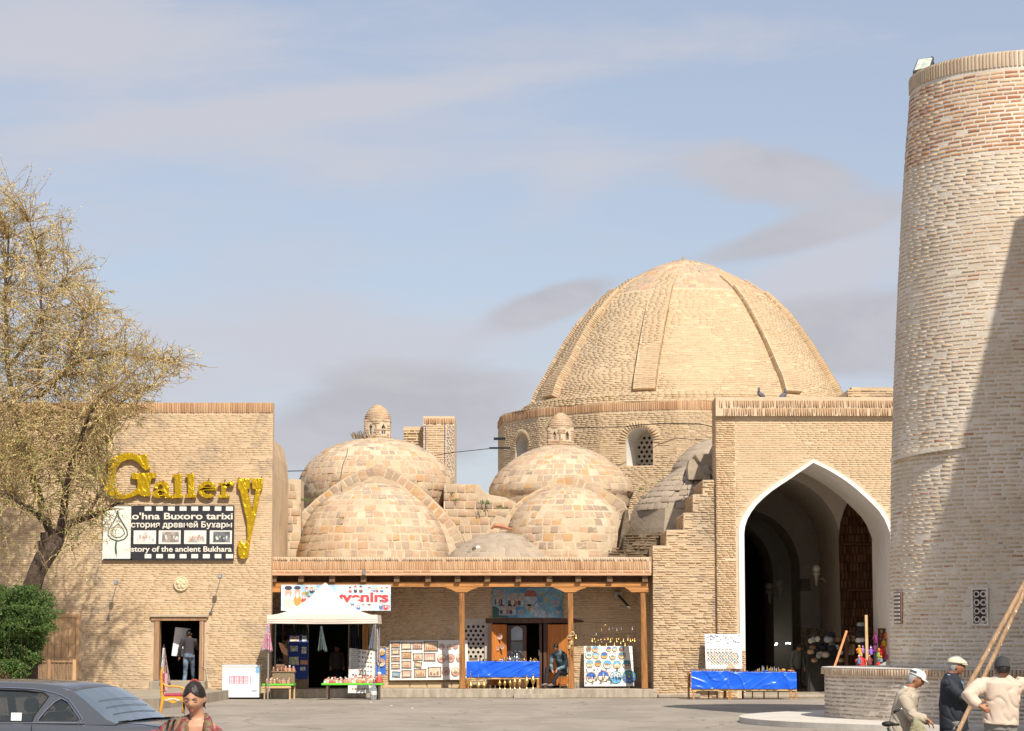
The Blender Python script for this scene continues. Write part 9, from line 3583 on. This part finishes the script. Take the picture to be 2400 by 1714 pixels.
def station(x):
 """(z of shoulder line, z of deck/bonnet centre, half width, bottom z)"""
 L0,L1=-.50,3.9
 t_=(x-L0)/(L1-L0)
 hw=CW/2*(1-.13*max(0,1-(x-L0)/.5)**2-.14*max(0,1-(L1-x)/.7)**2)
 sh=.90+.03*math.sin(max(0,min(1,t_))*math.pi)
 if x<0:
  sh=.90-.03*(max(0,-x-.1)/.4)**2
 dk=sh+.045
 if x>2.6:
  sh=.93-.22*((x-2.6)/1.3)**1.6
  dk=sh+.05
 bt=.22+(.10*max(0,1-(x-L0)/.35))+.08*max(0,1-(L1-x)/.4)
 if x<=L0+.001: dk-=.03; sh-=.03
 return sh,dk,hw,bt
xs=[-.50,-.485,-.45,-.38,-.28,-.14,0,.3,.7,1.1,1.6,2.1,2.6,2.9,3.2,3.5,3.75,3.86,3.9]
vs,fs=[],[]
ncs=None
for x in xs:
 sh,dk,hw,bt=station(x)
 half=[(hw*.90,bt),(hw*.99,bt+.10),(hw*1.01,.45),(hw*1.015,.62),(hw*1.0,sh-.08),(hw*.985,sh-.03),(hw*.955,sh),(hw*.80,dk-.012),(hw*.45,dk),(0,dk+.004)]
 row=[(-a,z) for a,z in half]+[(a,z) for a,z in reversed(half[:-1])]
 ncs=len(row)
 for (a,z) in row:
  vs.append(CL(x,CW/2+a,z))
for i in range(len(xs)-1):
 for k in range(ncs-1):
  fs.append((i*ncs+k,i*ncs+k+1,(i+1)*ncs+k+1,(i+1)*ncs+k))
 fs.append((i*ncs,(i+1)*ncs,(i+1)*ncs+ncs-1,i*ncs+ncs-1))
fs.append(tuple(range(ncs)))
fs.append(tuple(reversed(range((len(xs)-1)*ncs,len(xs)*ncs))))
m=MB()
m.add(vs,fs)
bo=m.build('body',M_car,car,smooth=True,sharp=42)
def TH(x,z,side):
 """point on the side plane of the cabin: side -1 near, +1 far"""
 k=max(0,(z-.92))/.46
 inset=.09+.19*k**1.15
 y=inset if side<0 else CW-inset
 return CL(x,y,z)
zbelt,zroof=.935,1.385
ZQ=lambda z: .945+(z-.955)*.84
roof_line=[(x,ZQ(z)) for x,z in [(.0,.955),(.10,1.00),(.22,1.10),(.36,1.22),(.50,1.315),(.66,1.365),(.9,1.392),(1.3,1.405),(1.7,1.40),(2.1,1.365),(2.45,1.27),(2.8,1.12),(3.1,.97)]]
rear_q=[(.385,.965),(.80,.965),(.80,1.0),(.74,1.10),(.66,1.20),(.60,1.235),(.53,1.20),(.44,1.09),(.37,1.0)]
rear_d=[(.87,.965),(1.72,.965),(1.72,1.33),(1.35,1.335),(1.0,1.325),(.80,1.30),(.74,1.26),(.79,1.16),(.85,1.05)]
front_d=[(1.80,.965),(2.72,.965),(2.55,1.09),(2.3,1.22),(2.1,1.295),(1.80,1.33)]
rear_q,rear_d,front_d=[[(x,ZQ(z)) for x,z in P] for P in (rear_q,rear_d,front_d)]
outl=[(.0,.93)]+roof_line+[(3.1,.93)]
for side in (-1,1):
 m=MB()
 m.prism([(x,z) for x,z in outl],0,.03,fn=lambda x,z,d,side=side: TH(x,z,side)+rv*(d if side<0 else -d),holes=[rear_q,rear_d,front_d])
 m.build('cabin_side',M_car,car,fix=True)
 for P in (rear_q,rear_d,front_d):
  m=MB()
  m.prism(P,.010,.014,fn=lambda x,z,d,side=side: TH(x,z,side)+rv*(d if side<0 else -d))
  m.build('side_window',M_cgl,car)
 if side<0:
  for P,nm in ((rear_q,'window_trim'),(rear_d+[],'window_trim')):
   m=MB()
   pts=[TH(x,z,side)-rv*.004 for x,z in P+[P[0]]]
   m.tube(pts,.006,5,cap=False)
   m.build(nm,M_trim if P is rear_q else M_rub,car)
  m=MB()
  m.tube([TH(x,ZQ(z),side)-rv*.006 for x,z in ((.36,.955),(.34,1.0),(.42,1.11),(.52,1.225),(.60,1.27),(.70,1.305),(.9,1.345),(1.3,1.36),(1.8,1.355),(2.2,1.31),(2.6,1.15),(2.85,.99))],.008,6)
  m.build('chrome_strip',M_trim,car)
  m=MB()
  m.tube([TH(x,.945,side)-rv*.012 for x in (.32,1.0,2.0,2.9)],.007,6)
  m.build('belt_strip',M_trim,car)
m=MB()
RL=[(x,z) for x,z in roof_line if .45<x<2.2]
nn=12
rows=[]
for (x,z) in RL:
 a,b=TH(x,z,-1),TH(x,z,1)
 rows.append([a.lerp(b,k/nn)+Vector((0,0,.035*math.sin(math.pi*k/nn)**.7)) for k in range(nn+1)])
m.add([p for r_ in rows for p in r_],[(i*(nn+1)+k,i*(nn+1)+k+1,(i+1)*(nn+1)+k+1,(i+1)*(nn+1)+k) for i in range(len(rows)-1) for k in range(nn)])
rf=m.build('roof',M_car,car,smooth=True,fix=False)
rf.modifiers.new('th','SOLIDIFY').thickness=.03
def screen(name,pts,mat,edge=.06,bulge=.05):
 rows=[]
 for (x,z) in pts:
  z=ZQ(z)
  a,b=TH(x,z,-1),TH(x,z,1)
  rows.append([a.lerp(b,k/nn)+(Vector((0,0,.035))-hv*0)*math.sin(math.pi*k/nn)**.7+(-hv*bulge*math.sin(math.pi*k/nn) if pts[0][0]<1 else hv*bulge*math.sin(math.pi*k/nn)) for k in range(nn+1)])
 m=MB()
 m.add([p for r_ in rows for p in r_],[(i*(nn+1)+k,i*(nn+1)+k+1,(i+1)*(nn+1)+k+1,(i+1)*(nn+1)+k) for i in range(len(rows)-1) for k in range(nn)])
 return m.build(name,mat,car,smooth=True,fix=False)
screen('rear_window',[(-.005,.95),(.10,1.00),(.22,1.10),(.36,1.22),(.49,1.312)],M_rgl)
screen('windscreen',[(2.1,1.365),(2.45,1.27),(2.8,1.12),(3.1,.97)],M_cgl)
m=MB()
for k in range(3):
 z0_,x0_=1.03+.075*k,.135+.085*k
 a,b=TH(x0_,ZQ(z0_),-1),TH(x0_,ZQ(z0_),1)
 m.tube([a.lerp(b,s)+Vector((0,0,.037))*math.sin(math.pi*s)**.7-hv*(.05*math.sin(math.pi*s)+.006) for s in [q/8 for q in range(1,8)]],.0022,4)
m.build('heater_lines',M_cint,car)
M_red=pbr('tail_lamp_red',(.42,.008,.015),.12,var=.1,coat=.8)
for side in (-1,1):
 m=MB()
 yy=.10 if side<0 else CW-.10
 c=CL(-.40,yy+(.05 if side<0 else -.05),.815)
 Mr=Matrix((hv,rv,Vector((0,0,1)))).transposed()
 m.ball(c,(.15,.16,.075),18,12,M=Mr)
 m.build('tail_lamp',M_red,car,smooth=True)
m=MB()
m.box(-.545,-.40,.06,CW-.06,.34,.60,M=Matrix.Translation(Vector((anc.x,anc.y,0))) @ Matrix((hv,rv,Vector((0,0,1)))).transposed().to_4x4())
m.build('bumper',M_car,car,bevel=.04)
m=MB()
m.tube([CL(-.02,.12,.958),CL(-.03,CW/2,.975),CL(-.02,CW-.12,.958)],.006,4)
m.tube([CL(-.02,.16,.945),CL(-.25,.15,.935),CL(-.45,.20,.905)],.004,4)
m.tube([CL(-.02,CW-.16,.945),CL(-.25,CW-.15,.935),CL(-.45,CW-.20,.905)],.004,4)
m.build('boot_gap',M_rub,car)
m=MB()
m.tube([CL(.82,-.012,.93),CL(.84,-.016,.62),CL(.80,-.012,.35)],.004,4)
m.tube([CL(1.76,-.012,.93),CL(1.76,-.018,.62),CL(1.76,-.012,.3)],.004,4)
m.build('door_gap',M_rub,car)
m=MB()
m.tube([CL(.98,-.03,.80),CL(1.18,-.035,.805)],.012,6)
m.build('door_handle',M_car,car,smooth=True)
m=MB()
q_=[TH(x,z,-1)-rv*.004 for x,z in ((.98,.965),(1.09,.965),(1.10,1.04),(.99,1.04))]
m.add(q_,[(0,1,2,3)])
m.build('sticker',pbr('paper_white',(.72,.72,.66),.7,var=0),car,fix=False)
for (x,y) in ((1.05,.52),(1.05,CW-.52)):
 m=MB()
 Mt=Matrix.Translation(Vector((anc.x,anc.y,0))) @ Matrix((hv,rv,Vector((0,0,1)))).transposed().to_4x4()
 m.box(x-.05,x+.10,y-.24,y+.24,.6,1.02,M=Mt)
 m.box(x-.03,x+.05,y-.13,y+.13,1.03,1.18,M=Mt)
 m.build('rear_seat',M_cint,car,bevel=.04)
for y in (.50,CW-.50):
 m=MB()
 m.box(1.85,2.0,y-.25,y+.25,.6,1.12,M=Mt)
 m.box(1.87,1.96,y-.14,y+.14,1.14,1.30,M=Mt)
 m.build('front_seat',M_cint,car,bevel=.05)
m=MB()
m.box(.05,.95,.12,CW-.12,.90,.93,M=Mt)
m.build('parcel_shelf',M_cint,car)
for (x,y) in ((.18,.06),(.18,CW-.06),(2.98,.06),(2.98,CW-.06)):
 c=CL(x,y,.31)
 m=MB()
 sgn=1 if y<1 else -1
 Mw=Matrix((hv,Vector((0,0,1)),rv*sgn)).transposed()
 m.lathe([(.20,-.01),(.31,-.015),(.315,.05),(.31,.19),(.2,.2)],c-rv*.0,28,M=Mw)
 wh=m.build('wheel',M_rub,car,smooth=True,sharp=50)
 m=MB()
 m.lathe([(.205,-.012),(.20,.01),(.06,.02),(.05,-.005),(0,-.005)],c,20,M=Mw)
 m.build('rim',M_trim,wh,smooth=True)
# ================================================================== TREE AND BUSH
def leafy_mesh(name,segs,blobs,mats,parent,kind=None,up=None):
 """segs: (a, b, ra, rb); blobs: (centre, axis, length, width, material)"""
 V,F,MI=[],[],[]
 n=0
 for (a,b,ra,rb) in segs:
  d=(b-a)
  if d.length<1e-6:
   continue
  d.normalize()
  s=d.orthogonal().normalized()
  q=d.cross(s)
  for (c,r_) in ((a,ra),(b,rb)):
   for k in range(3):
    an=2.0944*k
    V.append(c+(s*math.cos(an)+q*math.sin(an))*r_)
  for k in range(3):
   k2=(k+1)%3
   F.append((n+k,n+k2,n+3+k2,n+3+k)); MI.append(0)
  n+=6
 for (c,ax,L,w,mi) in blobs:
  s=ax.orthogonal().normalized()
  an=rnd.random()*3.14
  s=(s*math.cos(an)+ax.cross(s)*math.sin(an)).normalized()
  q=ax.cross(s).normalized()
  V+=[c-ax*L/2,c+s*w,c+ax*L/2,c-s*w]
  F.append((n,n+1,n+2,n+3)); MI.append(mi)
  V+=[c-ax*L/2+q*w*.2,c+q*w,c+ax*L/2,c-q*w]
  F.append((n+4,n+5,n+6,n+7)); MI.append(mi)
  n+=8
 me=fast_mesh(name,np.array([tuple(p) for p in V]),np.array(F),mats)
 me.polygons.foreach_set('material_index',MI)
 o=bpy.data.objects.new(name,me)
 link(o,parent)
 if kind:
  o['kind']=kind
 return o
TYY=66.5
tree=thing('willow_tree','old leaning tree with dark trunk and thin yellowish budding twigs at the left edge','tree',(WX(60,TYY),TYY,0))
M_bark=pbr('dark_bark',(.075,.05,.035),.95,var=.45,scale=5,bump=.03,bscale=14)
M_twig1=pbr('yellow_twig',(.42,.30,.15),.8,var=.25,scale=2)
M_bud=pbr('yellow_catkin',(.62,.50,.15),.75,var=.25,scale=2,col2=(.72,.58,.28))
M_lf=pbr('young_leaf',(.22,.32,.06),.6,var=.35,scale=2)
M_lf2=pbr('olive_leaf',(.33,.33,.09),.7,var=.3,scale=2)
def T_(u,v,dy=0.0):
 return W(u,v,TYY+dy)
m=MB()
tr_pts=[(58,1640,0),(62,1560,0),(66,1480,0),(72,1400,0),(84,1345,0),(104,1308,0),(124,1280,0),(138,1258,0)]
pp=[T_(p[0],p[1],-.9) for p in tr_pts]
pp[0].z=0
m.tube(pp,[.36,.33,.30,.26,.25,.26,.23,.18],14)
m.tube([T_(112,1300,-.9),T_(98,1285,-.95),T_(94,1268,-.95)],[.14,.10,.07],10)
m.tube([T_(108,1290,-.9),T_(105,1262,-.95),T_(103,1250,-.95)],[.13,.10,.085],10)
m.ball(T_(62,1366,0),(.10,.1,.08),8,6)
tk=m.build('trunk',M_bark,tree,smooth=True)
for v_ in tk.data.vertices:
 n_=mnoise.noise(Vector((v_.co.x*3,v_.co.y*3,v_.co.z*1.6)))
 v_.co+=v_.normal*n_*.05
limbs=[
 [(138,1258,0),(160,1232,.3),(200,1212,.6),(245,1196,.8),(290,1180,1.0)],
 [(130,1270,0),(110,1230,-.4),(85,1205,-.7),(50,1180,-.8),(10,1150,-1.0)],
 [(138,1258,0),(152,1215,-.3),(150,1150,-.6),(165,1080,-.9),(200,1000,-1.2),(235,930,-1.2)],
 [(120,1282,0),(95,1180,.8),(70,1080,1.2),(40,980,1.4),(20,860,1.2),(10,720,.8),(20,560,.2)],
 [(150,1150,-.6),(110,1040,-.2),(90,930,.4),(105,800,.9),(100,660,.5),(70,520,.2)],
 [(165,1080,-.9),(230,990,-.6),(300,930,-.2),(365,900,.2)],
 [(105,900,.5),(180,850,.8),(260,830,.6),(340,838,.3),(415,850,.2)],
 [(90,930,.4),(150,870,-.8),(190,780,-1.2),(215,720,-1.0)],
 [(20,860,1.2),(80,770,1.6),(130,700,1.3),(160,640,1.0)],
 [(40,980,1.4),(-20,900,1.0),(-60,780,.5),(-50,640,0)],
 [(200,1212,.6),(230,1150,1.0),(250,1100,1.2),(250,1040,1.3)],
 [(50,1180,-.8),(20,1110,-1.2),(-30,1060,-1.4)],
 [(10,1150,-1.0),(-40,1200,-1.2),(-80,1230,-1.3)],
]
M_limb=pbr('branch_bark',(.24,.175,.10),.9,var=.3,scale=5)
sub=[]
for i,L_ in enumerate(limbs):
 pts=[T_(*p) for p in L_]
 fine=[]
 for a,b in zip(pts,pts[1:]):
  for k in range(4):
   p=a.lerp(b,k/4)
   fine.append(p+Vector((mnoise.noise(p*.9),mnoise.noise(p*.9+Vector((9,0,0))),mnoise.noise(p*.9+Vector((0,7,0)))))*.12)
 fine.append(pts[-1])
 n=len(fine)
 r0=.13 if i<4 else .045
 m=MB()
 m.tube(fine,[r0*(1-.85*k/n)+.008 for k in range(n)],8)
 m.build('branch',M_bark if i<3 else M_limb,tree,smooth=True)
 sub.append((fine,i))
env=[(375,10),(400,70),(440,85),(500,150),(525,190),(560,160),(600,240),(650,215),(700,275),(760,345),(800,385),(840,470),(870,450),(905,400),(960,370),(1010,330),(1060,290),(1120,275),(1180,262),(1240,290),(1330,245),(1400,215),(1440,190)]
def env_u(v):
 if v<env[0][0]: return -50
 for (v0,u0),(v1,u1) in zip(env,env[1:]):
  if v0<=v<=v1:
   return u0+(u1-u0)*(v-v0)/(v1-v0)
 return -50
def pix_of(p):
 """photo pixel of a place"""
 d=p-Vector((0,0,EYE))
 z=d.y*CP+d.z*SP
 y=-d.y*SP+d.z*CP
 return CXP+FPX*d.x/z,CYP-FPX*y/z
segs,blobs=[],[]
def twig(p,d,L,depth):
 """one curving twig with buds, splitting once or twice"""
 n=max(4,int(L/.14))
 st=L/n
 a=p
 dd=d.copy()
 r_=.006+.0035*depth
 curl=Vector((rnd.uniform(-1,1),rnd.uniform(-1,1),rnd.uniform(-.9,.35)))*.22
 for k in range(n):
  dd=(dd+curl*.45+Vector((rnd.uniform(-1,1),rnd.uniform(-1,1),rnd.uniform(-1,1)))*.16).normalized()
  b=a+dd*st
  u_,v_=pix_of(b)
  lim=env_u(v_)+60*mnoise.noise(b*1.1)+40*mnoise.noise(b*3.1)-16
  if u_>lim+4 and rnd.random()<.5:
   break
  rr=r_*(1-k/n*.7)
  segs.append((a,b,rr,rr*.85))
  gr=mnoise.noise(b*.55+Vector((3,1,0)))
  low_=max(0,min(1,(v_-1000)/200))
  for _ in range(2 if rnd.random()<.8 else 1):
   if rnd.random()<.40+1.0*max(-.2,mnoise.noise(b*1.7)):
    c=a.lerp(b,rnd.random())+Vector((rnd.uniform(-1,1),rnd.uniform(-1,1),rnd.uniform(-1,1)))*.025
    ax=(dd+Vector((rnd.uniform(-1,1),rnd.uniform(-1,1),rnd.uniform(-1,1)))*.8).normalized()
    x=rnd.random()
    if x<.10+.25*max(0,gr)+.42*low_:
     blobs.append((c,ax,rnd.uniform(.05,.09),rnd.uniform(.012,.020),2 if rnd.random()<.55 else 3))
    else:
     blobs.append((c,ax,rnd.uniform(.045,.09),rnd.uniform(.009,.015),1))
  if depth>0 and rnd.random()<.34:
   nd=(dd+Vector((rnd.uniform(-1,1),rnd.uniform(-1,1),rnd.uniform(-1,1)))*.85).normalized()
   twig(b,nd,L*rnd.uniform(.4,.7),depth-1)
  a=b
for fine,i in sub:
 n=len(fine)
 for k in range(2 if i>=4 else 5,n):
  cnt=3 if i>=3 else 2
  for _ in range(cnt+(2 if k>n*.6 else 0)):
   p=fine[k]
   d=(fine[k]-fine[k-1]).normalized()
   d=(d*.7+Vector((rnd.uniform(-.6,1),rnd.uniform(-1,1),rnd.uniform(-.7,.9)))).normalized()
   twig(p,d,rnd.uniform(.7,1.7),2)
allp=[p for fine,i in sub for p in fine if i>=2]
for _ in range(930):
 v_=rnd.uniform(430,1130) if rnd.random()<.6 else rnd.uniform(780,1120)
 e=env_u(v_)
 u_=rnd.uniform(-60,max(10,e-55))
 p=W(u_,v_,TYY+rnd.gauss(0,1.1))
 q=min(allp,key=lambda s: (s-p).length_squared)
 dq=(p-q)
 if dq.length>2.4:
  continue
 mid=q.lerp(p,.5)+Vector((rnd.uniform(-.15,.15),rnd.uniform(-.15,.15),rnd.uniform(-.05,.25)))
 segs.append((q,mid,.016,.012)); segs.append((mid,p,.012,.009))
 for _k in range(2):
  twig(p,(dq.normalized()*.6+Vector((rnd.uniform(-.6,1),rnd.uniform(-1,1),rnd.uniform(-.8,.7)))).normalized(),rnd.uniform(.5,1.1),1)
for _ in range(95):
 u_,v_=rnd.uniform(-20,285),rnd.uniform(1130,1250)
 if u_<140 and v_>1190: continue
 if u_>env_u(v_): continue
 p=W(u_,v_,TYY+rnd.gauss(0,.8))
 q=min([s for fine,i in sub for s in fine],key=lambda s: (s-p).length_squared)
 if (p-q).length>1.5: continue
 segs.append((q,p,.012,.009))
 twig(p,Vector((rnd.uniform(-.5,.7),rnd.uniform(-.5,.5),rnd.uniform(-1.2,.2))).normalized(),rnd.uniform(.8,1.8),1)
leafy_mesh('crown',segs,blobs,[M_twig1,M_bud,M_lf,M_lf2],tree,'stuff')
print('tree',len(segs),len(blobs))
BUY=63.5
bush=thing('green_bush','dense fresh green bush at the left edge behind the car','bush',(WX(40,BUY),BUY,.27))
segs,blobs=[],[]
M_bl=pbr('bush_leaf',(.055,.115,.02),.55,var=.35,scale=3)
M_bl2=pbr('bush_leaf_light',(.12,.20,.04),.55,var=.3,scale=3)
M_bl3=pbr('bush_leaf_dark',(.03,.075,.015),.6,var=.3,scale=3)
benv=[(1372,50),(1385,80),(1395,110),(1420,112),(1435,130),(1450,100),(1480,106),(1500,80),(1530,70),(1545,74),(1565,48),(1600,30)]
def be(v):
 if v<benv[0][0]: return -99
 for (v0,u0),(v1,u1) in zip(benv,benv[1:]):
  if v0<=v<=v1: return u0+(u1-u0)*(v-v0)/(v1-v0)
 return 30
root=Vector((WX(20,BUY),BUY,.0))
for k in range(150):
 v_=rnd.uniform(1405,1570)
 e=be(v_)
 u_=e-abs(rnd.gauss(0,1))*45-rnd.random()*30 if rnd.random()<.6 else rnd.uniform(-60,e)
 top_l=1382+22*mnoise.noise(Vector((u_*.03,0,0)))
 if v_<top_l or u_>e-28: continue
 p=W(u_,v_,BUY+rnd.gauss(0,.55))
 q=root.lerp(p,rnd.uniform(.4,.6))+Vector((rnd.uniform(-.2,.2),rnd.uniform(-.2,.2),.1))
 if k%3==0:
  segs.append((root,q,.02,.012)); segs.append((q,p,.010,.005))
 for j in range(46):
  o_=Vector((rnd.gauss(0,.19),rnd.gauss(0,.19),rnd.gauss(0,.09)))
  c=p+o_
  u2,v2=pix_of(c)
  if u2>be(v2)+26*mnoise.noise(c*2.6)+10*mnoise.noise(c*7): continue
  ax=Vector((rnd.uniform(-1,1),rnd.uniform(-1,1),rnd.uniform(-.6,1))).normalized()
  rr_=rnd.random()
  blobs.append((c,ax,rnd.uniform(.045,.085),rnd.uniform(.014,.024),1 if rr_<.5 else (2 if rr_<.82 else 3)))
for k in range(330):
 u0_,v0_=rnd.uniform(-30,70),rnd.uniform(1395,1560)
 p=W(u0_,v0_,BUY+rnd.gauss(0,.5))
 an=rnd.gauss(.35,.75)
 d=Vector((math.cos(an),rnd.uniform(-.5,.5),math.sin(an)))
 n=rnd.randint(7,19)
 for j in range(n):
  q=p+d*.075
  d=(d+Vector((rnd.uniform(-.12,.12),rnd.uniform(-.1,.1),-.045+rnd.uniform(-.1,.1)))).normalized()
  if pix_of(q)[0]>be(pix_of(q)[1])+8+30*rnd.random() or pix_of(q)[1]<1368+14*rnd.random(): break
  segs.append((p,q,.006,.004))
  for _ in range(10):
   c=q+Vector((rnd.gauss(0,.04),rnd.gauss(0,.05),rnd.gauss(0,.03)))
   rr_=rnd.random()
   blobs.append((c,(d+Vector((rnd.uniform(-1,1),rnd.uniform(-1,1),rnd.uniform(-1,1)))).normalized(),rnd.uniform(.04,.075),rnd.uniform(.012,.02),1 if rr_<.45 else (2 if rr_<.9 else 3)))
  p=q
leafy_mesh('foliage',segs,blobs,[M_limb,M_bl,M_bl2,M_bl3],bush,'stuff')
m=MB()
for dx in (-.15,0,.18):
 m.tube([root+Vector((dx,0,0)),root+Vector((dx*2,.1,.6)),root+Vector((dx*3,0,1.1))],[.035,.025,.012],7)
m.build('stem',M_bark,bush,smooth=True)
weed(D1,W(850,1028,82.6),.35,40,pbr('dry_grass2',(.30,.24,.17)))
weed(D1,W(800,1216,77.5),.10,14)
for i,(u,v) in enumerate(((918,1653),(967,1659),(870,1645))):
 Y=EYE*FPX/(v-1500)
 m=MB()
 c=Vector((WX(u,Y),Y,.012))
 m.ball(c,(.04,.03,.012),6,4)
 tag(m.build('litter',M_wh),['left','right','middle, farthest'][i]+' crumb of pale litter on the road before the porch','litter')
m=MB()
m.ball(W(530,1666,56),(.08,.05,.04),8,5)
